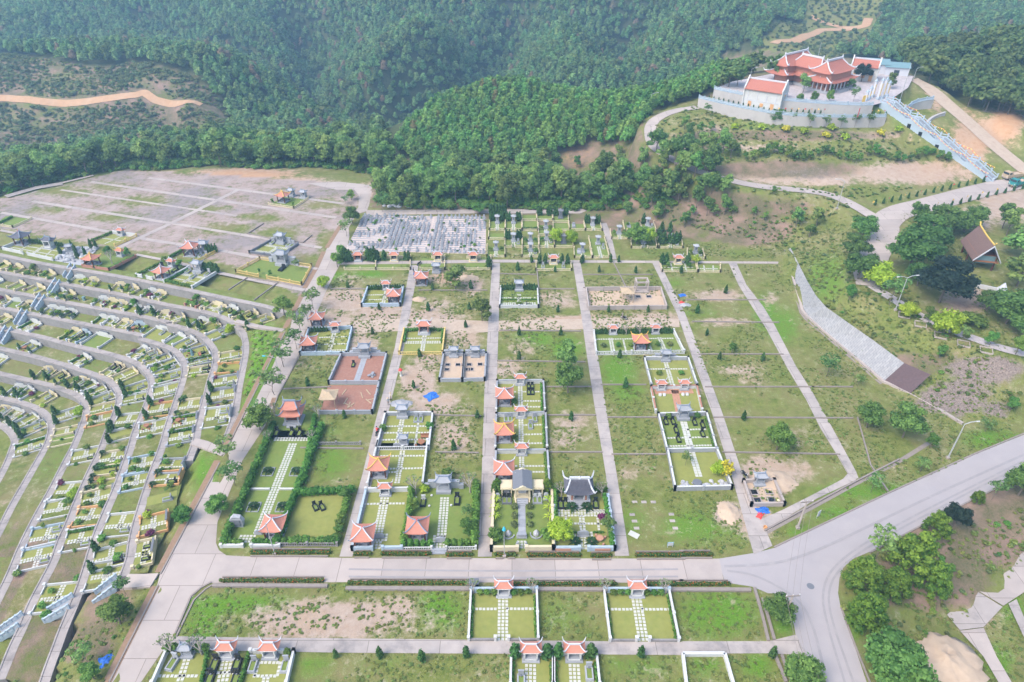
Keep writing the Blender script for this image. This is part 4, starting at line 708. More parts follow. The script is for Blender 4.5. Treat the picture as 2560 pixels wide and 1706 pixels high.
def gn_forest(name,pts,kinds,wf,kind='stuff'):
 if not len(pts):return
 P=np.array([(p[0],p[1],p[2])for p in pts],np.float32);me=bpy.data.meshes.new(name);me.vertices.add(len(P));me.vertices.foreach_set("co",P.ravel())
 H=np.array([p[3]for p in pts],np.float32);W=H*RNG.uniform(wf[0],wf[1],len(P)).astype(np.float32)
 me.attributes.new("s",'FLOAT_VECTOR','POINT').data.foreach_set("vector",np.stack([W,W,H],-1).astype(np.float32).ravel())
 me.attributes.new("r",'FLOAT','POINT').data.foreach_set("value",RNG.uniform(0,6.28,len(P)).astype(np.float32))
 o=link(name,me);o['kind']=kind
 ng=bpy.data.node_groups.new(name,'GeometryNodeTree');ng.interface.new_socket("Geometry",in_out='INPUT',socket_type='NodeSocketGeometry');ng.interface.new_socket("Geometry",in_out='OUTPUT',socket_type='NodeSocketGeometry')
 N,K=ng.nodes,ng.links;gi,go=N.new("NodeGroupInput"),N.new("NodeGroupOutput");jn=N.new("GeometryNodeJoinGeometry")
 for kd,var in kinds:
  po=bpy.data.objects.new("crown",crown_of(kd,var)[0]);oi=N.new("GeometryNodeObjectInfo");oi.inputs["Object"].default_value=po;oi.inputs["As Instance"].default_value=True;K.new(oi.outputs["Geometry"],jn.inputs[0])
 ip=N.new("GeometryNodeInstanceOnPoints");ip.inputs["Pick Instance"].default_value=True
 rv=N.new("FunctionNodeRandomValue");rv.data_type='INT';rv.inputs[4].default_value=0;rv.inputs[5].default_value=len(kinds)-1;K.new(rv.outputs[2],ip.inputs["Instance Index"])
 a1=N.new("GeometryNodeInputNamedAttribute");a1.data_type='FLOAT_VECTOR';a1.inputs[0].default_value="s";K.new(a1.outputs[0],ip.inputs["Scale"])
 a2=N.new("GeometryNodeInputNamedAttribute");a2.data_type='FLOAT';a2.inputs[0].default_value="r";cx=N.new("ShaderNodeCombineXYZ");K.new(a2.outputs[0],cx.inputs[2]);K.new(cx.outputs[0],ip.inputs["Rotation"])
 K.new(gi.outputs[0],ip.inputs["Points"]);K.new(jn.outputs[0],ip.inputs["Instance"]);K.new(ip.outputs[0],go.inputs[0])
 md=o.modifiers.new("scatter",'NODES');md.node_group=ng;return o
gn_forest('forest',[p for p in rest if p[4]=='hill'],[('hill',i)for i in range(4)],(.85,1.12))
gn_forest('forest',[p for p in rest if p[4]=='dark'],[('dark',i)for i in range(4)],(.85,1.15))
gn_forest('forest',[p for p in rest if p[4]=='edge'],[('edge',i)for i in range(4)],(.9,1.25))
gn_forest('forest',FOREST['far'],[('far',i%5)for i in range(10)]+[('dark',0),('edge',1)],(.88,1.2))
SCR=[]
X,Y,Z=scatter(-430,-60,250,470,2.2,31);f,vx,vy=in_frame(X,Y,Z);k=f&in_poly(vx,vy,EXCL[0])&visible(X,Y,Z+1,3);d_,_=seg_dist(X,Y,[tuple(p)for p in HILL_ROADS['scrub_track'][1]]);k&=(d_>4)&(vnoise(X+600,Y,13,5)+RNG.normal(0,.2,len(X))>.40)
SCR+=[(x,y,z-.2,RNG.uniform(.7,2.3))for x,y,z in zip(X[k],Y[k],Z[k])]
X,Y,Z=scatter(60,330,330,620,4.2,32);f,vx,vy=in_frame(X,Y,Z);k=f&in_poly(vx,vy,EXCL[1])&visible(X,Y,Z+1,3);d_,_=seg_dist(X,Y,[tuple(p)for p in HILL_ROADS['hill_track'][1]]);k&=(d_>4)
SCR+=[(x,y,z-.2,RNG.uniform(1.0,2.4))for x,y,z in zip(X[k],Y[k],Z[k])]
X,Y,Z=scatter(-430,-60,250,470,1.5,33);f,vx,vy=in_frame(X,Y,Z);k=f&in_poly(vx,vy,EXCL[0])&visible(X,Y,Z+1,3);d_,_=seg_dist(X,Y,[tuple(p)for p in HILL_ROADS['scrub_track'][1]]);k&=(d_>3)&(vnoise(X+700,Y,7,6)>.35)
gn_forest('scrub',[(x,y,z-.1,RNG.uniform(.3,.9))for x,y,z in zip(X[k],Y[k],Z[k])],[('weed',i)for i in range(4)],(1.3,2.4))
gn_forest('scrub',SCR,[('dryshrub',i)for i in range(4)],(1.0,1.6))
print("FOREST",{k:len(v)for k,v in FOREST.items()},len(BELT),len(SCR),[round(apparent(p)*FPX)for p in(near[0],near[-1])])
UG=[]
for poly,n_,hr in(([(-60,470),(10,448),(110,425),(285,392),(400,394),(480,383),(600,390),(720,386),(830,400),(905,420),(900,400),(720,375),(480,365),(285,378),(110,405),(-60,440)],900,(.9,2.6)),([(860,470),(960,482),(1130,481),(1400,487),(1480,480),(1560,480),(1450,400),(1250,405),(1000,400),(900,425)],900,(.7,2.4))):
 W=[gt(0,*p)for p in poly];xa=[p.x for p in W];ya=[p.y for p in W];X=RNG.uniform(min(xa),max(xa),n_*3);Y=RNG.uniform(min(ya),max(ya),n_*3);k=in_poly(X,Y,[(p.x,p.y)for p in W]);X,Y=X[k],Y[k]
 UG+=[(x,y,z-.2,RNG.uniform(*hr))for x,y,z in zip(X,Y,grid_z(X,Y))]
gn_forest('undergrowth',UG,[('shrub',i)for i in range(4)]+[('dense',0)],(1.0,1.6))
#small buildings and garden things (fronts face -Y)
def roof_pt(w,d,ez,az,rl,up,t,u,side):
 z=ez+(az-ez)*(1-t)**1.45+up*abs(u)**4*t**3
 hw=rl/2+(w/2-rl/2)*t;hd=d/2*t
 if side==0:return(u*hw,-hd,z)
 if side==2:return(-u*hw,hd,z)
 if side==1:return(hw,u*hd,z)
 return(-hw,-u*hd,z)
def hip_roof(w,d,ez,az,rl,up,nt=5,nu=6,lip=.1,ox=0,oy=0):
 mb=MB()
 for sd in range(4):
  b=len(mb.v)
  for i in range(nt+1):
   for j in range(nu+1):
    p=roof_pt(w,d,ez,az,rl,up,i/nt,-1+2*j/nu,sd);mb.v.append((p[0]+ox,p[1]+oy,p[2]))
  for j in range(nu+1):
   p=roof_pt(w,d,ez,az,rl,up,1,-1+2*j/nu,sd);mb.v.append((p[0]*.99+ox,p[1]*.99+oy,p[2]-lip))
  for j in range(nu+1):
   p=roof_pt(w,d,ez,az,rl,up,.55,-1+2*j/nu,sd);mb.v.append((p[0]+ox,p[1]+oy,ez-lip))
  for i in range(nt+2):
   for j in range(nu):
    q=b+i*(nu+1)+j;mb.f.append((q,q+1,q+nu+2,q+nu+1))
 return mb
def hip_ridges(w,d,ez,az,rl,up,r,parent,m,name='ridge',ox=0,oy=0,ends=.35):
 for sd,u in((0,-1),(0,1),(2,-1),(2,1)):
  pts=[]
  for t in(0,.2,.45,.7,.9,1.0):
   p=roof_pt(w,d,ez,az,rl,up,t,u,sd);pts.append(Vector((p[0]+ox,p[1]+oy,p[2]+r*.6)))
  e=pts[-1]+(pts[-1]-pts[-2]).normalized()*ends*.6+Vector((0,0,ends));pts.append(e)
  obj(name,MB().tube(pts,[r]*6+[r*.45],6),m,parent)
 if rl>.05:obj(name,MB().box((ox,oy,az-.02),(rl+r*3,r*2.2,r*2.6)),m,parent)
def mk_gazebo(ridge,roofm='roof',pil='brown'):
 def f():
  o=thing('gazebo','x','gazebo');w=3.3
  obj('floor_slab',MB().box((0,0,0),(2.7,2.7,.25)),'stone',o)
  for sx in(-1,1):
   for sy in(-1,1):obj('pillar',MB().box((sx*1.1,sy*1.1,.25),(.2,.2,2.0)),pil,o)
  obj('roof',hip_roof(w,w,2.2,3.25,.12,.28),roofm,o);hip_ridges(w,w,2.2,3.25,.12,.28,.09,o,ridge)
  obj('finial',MB().lathe([(.14,0),(.09,.12),(.12,.2),(.02,.34)],(0,0,3.28),8),'redcloth'if ridge!='ridgey'else 'ridgey',o)
  rl=MB().box((0,1.15,.25),(2.2,.12,.42)).box((-1.15,0,.25),(.12,2.2,.42));obj('railing',rl,'stone',o)
  obj('table',MB().lathe([(.22,.25),(.16,.5),(.18,.85),(.55,.92),(.55,1.0)],(0,0,0),10),'dstone',o)
  for a in range(4):obj('stool',MB().lathe([(.16,.25),(.2,.45),(.16,.65)],(.85*math.cos(a*1.57+.8),.85*math.sin(a*1.57+.8),0),8),'dstone',o)
  return o
 return f
def mk_shrine(ridge,roofm='roof',body='white',tall=0.0):
 def f():
  o=thing('altar_shrine','x','shrine');h=.55+tall
  obj('base',MB().box((0,-.1,0),(1.9,1.3,.18)).box((0,0,.18),(1.6,1.05,h-.18)),'stone'if body!='cream'else 'cream',o)
  obj('front_slab',MB().box((0,-.56,.24),(1.25,.06,h-.32)),'white',o)
  cb=MB().box((0,.38,h),(1.4,.14,.95)).box((-.66,0,h),(.14,.9,.95)).box((.66,0,h),(.14,.9,.95)).box((0,-.02,h+.95),(1.7,1.15,.1));obj('cabinet',cb,body,o)
  obj('niche',MB().box((0,.29,h+.02),(1.1,.04,.85)),'black',o)
  for sx in(-1,1):obj('pillar',MB().box((sx*.66,-.5,h),(.13,.13,.95)),body,o)
  obj('altar',MB().box((0,.05,h),(.7,.3,.3)),'dstone',o)
  e=h+1.05;obj('roof',hip_roof(2.3,1.35,e,e+.55,1.0,.24,oy=.12),roofm,o);hip_ridges(2.3,1.35,e,e+.55,1.0,.24,.07,o,ridge,oy=.12,ends=.3)
  return o
 return f
def mk_stone_shrine(m='stone',wings=True):
 def f():
  o=thing('stone_shrine','x','shrine')
  obj('step',MB().box((0,-1.25,0),(1.7,.5,.15)).box((0,-1.0,.15),(1.5,.35,.15)),m,o)
  obj('base',MB().box((0,0,0),(2.0,1.7,.45)),m,o);obj('altar',MB().box((0,-.1,.45),(1.2,.6,.5)),m,o)
  obj('stele',MB().box((0,.55,.45),(1.5,.3,1.75)),m,o);obj('emblem',MB().lathe([(.3,0),(.34,.05),(.1,.1)],(0,0,0),10),'dstone',o).location=(0,.36,1.35);o.children[-1].rotation_euler=(math.pi/2,0,0)
  for sx in(-1,1):obj('pillar',MB().box((sx*.72,-.35,.45),(.18,.18,1.6)),m,o)
  e=2.12;obj('roof',hip_roof(2.2,1.6,e,e+.45,1.2,.2),m,o);hip_ridges(2.2,1.6,e,e+.45,1.2,.2,.06,o,'ridgeb',ends=.22)
  if wings:
   for sx in(-1,1):obj('wing_wall',MB().box((sx*1.55,.45,0),(1.1,.35,1.25)).box((sx*2.35,.35,0),(.6,.45,.85)).box((sx*1.55,.45,1.25),(1.2,.5,.1)),m,o)
  return o
 return f
def mk_tomb(m,top=None):
 def f():
  o=thing('tomb','x','tomb');top_=top or m
  obj('base',MB().box((0,0,0),(1.0,1.95,.14)),m,o)
  obj('kerb',MB().box((-.38,-.15,.14),(.16,1.5,.3)).box((.38,-.15,.14),(.16,1.5,.3)).box((0,-.83,.14),(.6,.16,.3)),m,o)
  obj('grass_inset',MB().box((0,-.1,.14),(.6,1.3,.22)),'lawn2',o)
  obj('headstone',MB().box((0,.72,.14),(.85,.28,.25)).box((0,.74,.39),(.72,.16,.85),top=.9).box((0,.74,1.24),(.78,.2,.08)),top_,o)
  obj('incense_bowl',MB().lathe([(.07,0),(.13,.1),(.11,.16)],(0,.5,.39),7),'dstone',o)
  return o
 return f
def mk_flat_tomb(m):
 def f():
  o=thing('tomb','x','tomb');obj('base',MB().box((0,0,0),(.95,1.8,.3)),m,o);obj('ledger',MB().box((0,-.1,.3),(.75,1.4,.12)),m,o);obj('headstone',MB().box((0,.7,.3),(.8,.22,.6),top=.85),m,o);return o
 return f
def mk_screen():
 o=thing('screen_stone','x','stone screen');obj('base',MB().box((0,0,0),(1.5,.4,.2)),'stone',o)
 poly=[(-.65,.2),(.65,.2),(.68,.75),(.45,.95),(0,1.05),(-.45,.95),(-.68,.75)];mb=MB();mb.v=[(x,-.1,z)for x,z in poly]+[(x,.1,z)for x,z in poly];n_=7
 mb.f=[tuple(range(n_)),tuple(range(2*n_-1,n_-1,-1))]+[(i,n_+i,n_+(i+1)%n_,(i+1)%n_)for i in range(n_)];obj('slab',mb,'stone',o);return o
def mk_table_set(m='terracotta'):
 def f():
  o=thing('stone_table','x','table');obj('table',MB().lathe([(.2,0),(.14,.3),(.5,.55),(.5,.65)],n=10),m,o)
  for a in range(4):obj('stool',MB().lathe([(.14,0),(.18,.2),(.15,.38)],(.85*math.cos(a*1.57+.5),.85*math.sin(a*1.57+.5),0),8),m,o)
  return o
 return f
def mk_bench():
 o=thing('garden_bench','x','bench');obj('seat',MB().box((0,0,.4),(1.5,.45,.07)),'wood',o);obj('backrest',MB().box((0,.25,.5),(1.5,.06,.4)),'wood',o)
 for s in(-1,1):obj('leg',MB().box((s*.62,.05,0),(.1,.45,.4)),'wood',o)
 return o
def rosette_mesh(nf,ln,m,seed,droop=.5,w=.11):
 r=random.Random(seed);V,F=[],[]
 for i in range(nf):
  a=i*2.4;el=r.uniform(.25,1.15);c,s=math.cos(a),math.sin(a);n_=5
  for j in range(n_+1):
   t=j/n_;d=ln*t;x=d*math.cos(el)+.02;z=.25*ln+d*math.sin(el)-droop*ln*t*t;ww=w*ln*(1-t)**.6*(.5+t*1.5)
   for k in(-1,1):V.append((x*c-k*ww*s,x*s+k*ww*c,z))
  b=len(V)-2*(n_+1)
  for j in range(n_):F.append((b+2*j,b+2*j+1,b+2*j+3,b+2*j+2))
 return npmesh('fronds',np.array(V),np.array(F),LM[m],np.random.default_rng(seed).uniform(0,1,len(V)))
def mk_cycad():
 o=thing('cycad','x','cycad');link('fronds',rosette_mesh(34,1.0,'cycad',3),o);obj('trunk',MB().tube([(0,0,0),(0,0,.35)],.14,7),'bark',o);return o
def mk_palm():
 o=thing('small_palm','x','palm');link('fronds',rosette_mesh(11,.85,'lime',4,.7,.1),o).location=(0,0,.5);obj('trunk',MB().tube([(0,0,0),(0,0,.9)],[.1,.06],6),'bark',o);return o
def mk_bare():
 """frangipani: pale forked branches with few leaves"""
 o=thing('frangipani_tree','x','tree');r=random.Random(5);mb=MB();tips=[]
 def br(p,d,ln,rad,lv):
  q=p+d*ln;mb.tube([p,q],[rad,rad*.75],5,False)
  if lv==0:tips.append(q);return
  for k in range(3):
   dd=(d+Vector((r.uniform(-1,1),r.uniform(-1,1),r.uniform(-.1,.6)))*.75).normalized();br(q,dd,ln*r.uniform(.62,.85),rad*.68,lv-1)
 br(Vector((0,0,0)),Vector((0,0,1)),.75,.09,4);obj('branches',mb,'barkp',o)
 lb=[(t.x,t.y,t.z,.16,.1)for t in tips[::3]];link('leaves',crown_mesh('leaves',lb,130,.08,LM['airy'],3,0),o);return o
def mk_motorbike():
 o=thing('motorcycle','x','motorcycle')
 for y in(-.62,.62):
  t=MB();
  for i in range(12):
   a,b=i*.5236,(i+1)*.5236;t.bar((0,y+.27*math.cos(a),.3+.27*math.sin(a)),(0,y+.27*math.cos(b),.3+.27*math.sin(b)),.09,.06)
  w=obj('wheel',t,'rubber',o);obj('rim',MB().tube([(-.03,y,.3),(.03,y,.3)],.19,8),'metal',w)
 obj('body',MB().box((0,.05,.35),(.24,.9,.3),0,.8).box((0,-.42,.5),(.3,.12,.5),0,.7),'black',o);obj('seat',MB().box((0,.3,.68),(.24,.72,.1),0,.85),'rubber',o)
 obj('handlebar',MB().tube([(-.33,-.35,1.0),(0,-.45,.98),(.33,-.35,1.0)],.025,5),'metal',o);obj('fork',MB().tube([(0,-.62,.3),(0,-.45,.98)],.035,5),'metal',o);obj('headlight',MB().lathe([(.07,0),(.08,.06)],(0,-.55,.86),8),'white',o)
 return o
def mk_person(pose,shirt,legs,hat=None):
 def f():
  o=thing('person','x','person');P={'stand':[(0,0,.92),(0,0,1.2),(0,0,1.42),(0,-.02,1.56),(0,-.03,1.68),(-.1,0,.9),(-.11,-.02,.48),(-.11,.02,.06),(-.11,-.14,.04),(.1,0,.9),(.12,.03,.48),(.12,.08,.06),(.12,-.08,.04),(-.19,0,1.38),(-.25,.03,1.12),(-.24,-.1,.88),(.19,0,1.38),(.26,.0,1.12),(.25,-.14,.92)],'bend':[(0,.12,.85),(0,-.08,1.05),(0,-.3,1.16),(0,-.44,1.18),(0,-.54,1.16),(-.1,.1,.83),(-.13,.02,.45),(-.13,.1,.06),(-.13,-.06,.04),(.1,.1,.83),(.13,-.08,.45),(.13,0,.06),(.13,-.16,.04),(-.2,-.27,1.12),(-.24,-.36,.86),(-.16,-.5,.66),(.2,-.27,1.12),(.25,-.4,.86),(.16,-.55,.68)],'ride':[(0,.15,.8),(0,.1,1.08),(0,.06,1.3),(0,.03,1.44),(0,.0,1.56),(-.1,.12,.78),(-.2,-.25,.74),(-.19,-.1,.34),(-.19,-.26,.3),(.1,.12,.78),(.2,-.25,.74),(.19,-.1,.34),(.19,-.26,.3),(-.19,.06,1.26),(-.27,-.08,1.05),(-.3,-.32,1.02),(.19,.06,1.26),(.27,-.08,1.05),(.3,-.32,1.02)]}[pose]
  E=[(0,1),(1,2),(2,3),(3,4),(0,5),(5,6),(6,7),(7,8),(0,9),(9,10),(10,11),(11,12),(2,13),(13,14),(14,15),(2,16),(16,17),(17,18)]
  R=[.15,.15,.13,.055,.1,.1,.065,.05,.035,.1,.065,.05,.035,.065,.045,.035,.065,.045,.035]
  me=bpy.data.meshes.new('body');me.from_pydata(P,E,[]);b=bpy.data.objects.new('body',me);COL.objects.link(b);b.parent=o
  for k in('skin',shirt,legs):me.materials.append(M[k])
  md=b.modifiers.new('s','SKIN');sk=me.skin_vertices[0].data
  for i,rr in enumerate(R):sk[i].radius=(rr,rr*(.75 if i in(0,1,2)else 1))
  sk[0].use_root=True;b.modifiers.new('u','SUBSURF').levels=1
  dg=bpy.context.evaluated_depsgraph_get();dg.update();m2=bpy.data.meshes.new_from_object(b.evaluated_get(dg));b.modifiers.clear();b.data=m2
  J=np.array(P);mi=[2]*0
  for pl_ in m2.polygons:
   c=np.array(pl_.center);dd=np.linalg.norm(J-c,axis=1);k=int(np.argmin(dd));pl_.material_index=0 if k in(3,4,15,18)else(2 if k in(5,6,7,8,9,10,11,12)else 1)
  h=Vector(P[4]);hb_=MB().lathe([(.02,-.13),(.07,-.1),(.09,0),(.085,.07),(.04,.12)],tuple(h),8)
  if hat:obj('hat',MB().lathe([(.24,.02),(.12,.1),(.01,.2)],tuple(h),10),hat,o)
  else:obj('hair',MB().lathe([(.1,-.02),(.115,.06),(.08,.13),(.01,.15)],(h.x,h.y+.02,h.z),8),'rubber',o)
  return o
 return f
def hedge(p0,p1,w,h,label,group,m='hedge',seed=0,leaf=.17,dens=26,flowers=False,cat='hedge',name='hedge'):
 p0,p1=Vector(p0),Vector(p1);ln=(p1-p0).length;rz=math.atan2(p1.y-p0.y,p1.x-p0.x);r=np.random.default_rng(seed+int(ln*100));n_=max(8,int(dens*ln*(w+h)))
 o=thing(name,label,cat,p0,rz,group)
 lobes=[];k=max(2,int(ln/(.55*max(w,h))));
 for i in range(k+1):lobes.append((ln*i/k,r.uniform(-.05,.05)*w,h*.5,w*.47*r.uniform(.9,1.15),h*.54*r.uniform(.85,1.12)))
 link('foliage',crown_mesh('foliage',lobes,n_,leaf,LM[m],seed+5,.86),o)
 if flowers:
  V,F,t=leaf_cloud([l for l in lobes],int(n_*.35),leaf*.5,seed+9,.3,(.98,1.12));link('flowers',npmesh('flowers',V,F,LM['flower'],t),o)['kind']='stuff'
 return o
#plots
LAWNS=[]
class Plot:
 def __init__(s,desc,corners,lawn='lawn',z=0.0):
  s.d=desc;s.c=[p if isinstance(p,Vector)else at(*p,z)for p in corners];s.z=z;TL,TR,BR,BL=s.c
  s.W=((TR-TL).length+(BR-BL).length)/2;s.D=((BL-TL).length+(BR-TR).length)/2
  s.rz=math.atan2((TR-TL).y,(TR-TL).x);s.L=None
  if lawn:
   mb=MB();n_=4
   for j in range(n_+1):
    for i in range(n_+1):mb.v.append(tuple(s.P(i/n_,j/n_)+Vector((0,0,.03))))
   for j in range(n_):
    for i in range(n_):q=j*(n_+1)+i;mb.f.append((q+n_+1,q+n_+2,q+1,q))
   s.L=tag(link('lawn',mb.mesh('lawn',lawn)),kind='structure')
 def P(s,u,v):
  TL,TR,BR,BL=s.c;return TL.lerp(TR,u).lerp(BL.lerp(BR,u),v)
 def tiles(s,*runs,m='tile',sz=.36,gap=.13,kind='paving_stones'):
  """('v', u, columns, v0, v1) or ('h', v, rows, u0, u1)"""
  mb=MB();r=random.Random(3);st=sz+gap
  for a,c,k,b0,b1 in runs:
   if a=='v':p0,p1=s.P(c,b0),s.P(c,b1)
   else:p0,p1=s.P(b0,c),s.P(b1,c)
   t=(p1-p0);n_=max(1,int(t.length/st));t.normalize();w=Vector((-t.y,t.x,0));rz=math.atan2(t.y,t.x)
   for i in range(n_+1):
    for j in range(k):
     q=p0+t*(i*st)+w*((j-(k-1)/2)*st)+Vector((r.uniform(-.02,.02),r.uniform(-.02,.02),s.z+.028-p0.z+p0.z-s.z));mb.box((q.x,q.y,s.z+.028),(sz,sz,.035),rz+r.uniform(-.05,.05))
  o=obj(kind,mb,m,s.L);o['kind']='stuff';return s
 def put(s,key,build,u,v,label,group,sc=1.0,rz=0.0,dz=0.0):
  p=s.P(u,v);return place(key,build,(p.x,p.y,s.z+dz),s.rz+rz,label,group,sc)
 def wall(s,sides,m,h=.6,w=.2,post=True,style='wall',label=None,coping=None):
  """sides: list of ((u0,v0),(u1,v1)) runs"""
  o=thing('plot_wall'if style=='wall'else 'plot_fence',label or f"{m} wall around {s.d}",'wall'if style=='wall'else 'fence',s.P(0,1),0,'plot walls and fences');b=s.P(0,1)
  for(a,c)in sides:
   p,q=s.P(*a)-b,s.P(*c)-b;ln=(q-p).length
   if style=='wall':
    obj('wall',MB().bar(p,q,w,h),m,o);obj('coping',MB().bar(p+Vector((0,0,h)),q+Vector((0,0,h)),w+.08,.07),coping or m,o)
   else:
    mb=MB().bar(p+Vector((0,0,.0)),q,.16,.14);obj('plinth',mb,m,o);obj('rail',MB().bar(p+Vector((0,0,h-.1)),q+Vector((0,0,h-.1)),.13,.1),m,o)
    mb=MB();n_=max(2,int(ln/.32))
    for i in range(n_):x=p.lerp(q,(i+.5)/n_);mb.box((x.x,x.y,x.z+.14),(.11,.11,h-.24))
    obj('balusters',mb,m,o)['kind']='stuff'
   if post:
    n_=max(1,int(ln/3.0))
    for i in range(n_+1):
     x=p.lerp(q,i/n_);obj('post',MB().box((x.x,x.y,x.z),(w+.1,w+.1,h+.12)).box((x.x,x.y,x.z+h+.12),(w+.18,w+.18,.08)),m,o)
  return o
 def hedge(s,a,b,w,h,label,m='hedge',seed=1,**k):return hedge(s.P(*a),s.P(*b),w,h,label,'garden hedges',m,seed,**k)
 def tree(s,kind,u,v,h,label,w=1.0,name=None,cat='tree',group=None):
  return tree(kind,name or('shrub'if cat=='shrub'else 'garden_tree'),s.P(u,v)+Vector((0,0,0)),h,label,cat,group,w)
 def row(s,kind,a,b,n_,h,label,name='cypress',w=1.0,group=None,cat='tree'):
  for i in range(n_):
   p=s.P(a[0]+(b[0]-a[0])*i/max(1,n_-1),a[1]+(b[1]-a[1])*i/max(1,n_-1));tree(kind,name,p,h*random.uniform(.85,1.15),f"{label}, {LAB_ORD[i + 1]}",cat,group or('row in '+s.d)[:60],w)
GZB='red roofed gazebos';SHR='altar shrines';TMB='tombs of the family plots'
def gaz(p,u,v,ridge,label,rz=0,sc=1.0):return p.put(('gazebo',ridge),mk_gazebo(ridge),u,v,label,GZB,sc,rz)
def shr(p,u,v,label,ridge='ridge',sc=1.0,body='white',roofm='roof',rz=0):return p.put(('shrine',ridge,body,roofm),mk_shrine(ridge,roofm,body),u,v,label,SHR,sc,rz)
def stn(p,u,v,label,sc=1.0,wings=True,m='stone',rz=0):return p.put(('stn',m,wings),mk_stone_shrine(m,wings),u,v,label,SHR,sc,rz)
def tomb(p,u,v,m,label,sc=1.0,rz=0,top=None):return p.put(('tomb',m,top),mk_tomb(m,top),u,v,label,TMB,sc,rz)
def scr(p,u,v,label,sc=1.0,rz=0):return p.put('screen',mk_screen,u,v,label,'stone screens',sc,rz)
#the family plots of the middle field
pl=Plot("the long narrow plot with the two tier red shrine",[(7,1960,-330),(7,2330,-330),(7,2030,0),(7,1900,0)],None)
pl=Plot("the long hedged plot at the road corner",[(0,622,990),(0,742,990),(0,640,1258),(0,512,1258)],'lawn2')
pl.tiles(('v',.53,3,.14,.9),('h',.94,3,.25,.5))
pl.hedge((.03,-.04),(.02,.97),1.5,1.5,"tall clipped hedge along the left road beside the long corner plot",seed=3);pl.hedge((.97,-.02),(.97,.97),1.4,1.5,"tall clipped hedge between the long corner plot and the lawn with twin black tombs",seed=4)
pl.hedge((.05,.97),(.3,.98),1.1,1.0,"short front hedge left of the gate of the long corner plot",seed=5);pl.hedge((.55,.97),(.95,.98),1.0,1.0,"short front hedge right of the gate of the long corner plot",seed=6)
for u,v,w in((.27,.40,'upper left'),(.80,.40,'upper right'),(.27,.70,'lower left'),(.80,.70,'lower right')):
 p=pl.P(u,v);place('cycad',mk_cycad,p,0,f"dark cycad in the {w} square bed of the long hedged plot",'cycads in square beds',1.15)
 b=thing('bed_edge',f"pale stone edge of the {w} cycad bed in the long hedged plot",'bed edge',p,0,'bed edges');
 for dx,dy,sx,sy in((-.9,0,.12,1.8),(.9,0,.12,1.8),(0,-.9,1.92,.12),(0,.9,1.92,.12)):obj('edge_stone',MB().box((dx,dy,0),(sx,sy,.18)),'stone',b)
for a,b in(((.08,.555),(.44,.555)),((.62,.555),(.95,.555))):pl.wall([(a,b)],'white',.3,.2,False,label=f"low white kerb wall across the {'left' if a[0] < .3 else 'right'} lawn of the long hedged plot")
gaz(pl,.86,.90,'ridge',"red roofed gazebo by the front hedge of the long hedged corner plot")
scr(pl,.55,.905,"small grey stone screen beside the gazebo of the long corner plot",.8)
pl.wall([((-.02,1.0),(.36,1.0)),((.52,1.0),(1.02,1.0))],'white',.55,.25,label="white front wall with a gate gap before the long corner plot")
o=thing('name_boulder',"grey upright boulder with a dark plaque behind the corner hedge",'boulder',pl.P(.12,.84));
mb=MB();[mb.v.append((x*(1+.12*random.uniform(-1,1)),y+random.uniform(-.1,.1),z))for y in(-.35,.35)for x,z in((-.9,0),(.9,0),(1.0,1.2),(.7,2.0),(-.3,2.2),(-.95,1.5))];mb.f=[tuple(range(6)),tuple(range(11,5,-1))]+[(i,6+i,6+(i+1)%6,(i+1)%6)for i in range(6)];obj('boulder',mb,'gravel',o);obj('plaque',MB().box((0,-.47,.5),(1.3,.08,1.1)),'dstone',o)
def mk_twotier():
 o=thing('ancestor_temple','x','shrine');obj('base',MB().box((0,0,0),(3.6,3.2,.3)).box((0,0,.3),(3.2,2.8,.25)),'stone',o);obj('steps',MB().box((0,-1.9,0),(1.8,.7,.3)),'stone',o)
 obj('wall',MB().box((0,.9,.55),(2.6,.2,2.0)).box((-1.2,.2,.55),(.2,1.4,2.0)).box((1.2,.2,.55),(.2,1.4,2.0)),'redwall',o);obj('door',MB().box((0,-.42,.55),(2.2,.1,1.7)),'brown',o)
 for s in(-1,1):obj('pillar',MB().box((s*1.25,-1.05,.55),(.26,.26,2.0)),'stone',o)
 obj('roof',hip_roof(4.4,3.9,2.55,3.3,2.2,.35),'roof',o);hip_ridges(4.4,3.9,2.55,3.3,2.2,.35,.12,o,'ridgeb',ends=.4)
 obj('upper_wall',MB().box((0,0,3.2),(2.0,1.5,.7)),'redwall',o);obj('roof',hip_roof(3.5,2.9,3.85,5.0,1.9,.35),'roof',o);hip_ridges(3.5,2.9,3.85,5.0,1.9,.35,.12,o,'ridgeb',ends=.5);return o
pt=Plot("the yard of the two tier red shrine",[(0,634,945),(0,750,945),(0,742,1010),(0,618,1010)],'lawn2')
pt.put('twotier',mk_twotier,.40,.35,"two tier red roofed ancestor temple with a dark red door",None,.9)
for u,q in((.12,'leftmost'),(.40,'second from the left'),(.55,'third from the left'),(.85,'rightmost')):tomb(pt,u,.82,'black',f"black granite tomb before the two tier temple, {q} of four",.85)
pt.tiles(('h',1.0,2,.12,.95))
for u,v,q in((.02,.2,'left'),(.88,.25,'right')):pt.put('bare',mk_bare,u,v,f"bare branched frangipani standing {q} of the two tier red temple",'frangipani trees',1.1)
for u,q in((.08,'left'),(.9,'right')):pl.put('bare',mk_bare,u,.12,f"bare branched frangipani on the {q} side of the tile walk of the long plot",'frangipani trees',1.0)
pl.wall([((.02,.02),(.02,.95))],'white',.7,.2,label="white wall on the left edge of the long hedged plot")
pl=Plot("the hedged lawn with twin black tombs",[(0,688,1140),(0,805,1135),(0,775,1255),(0,645,1255)],'lawn')
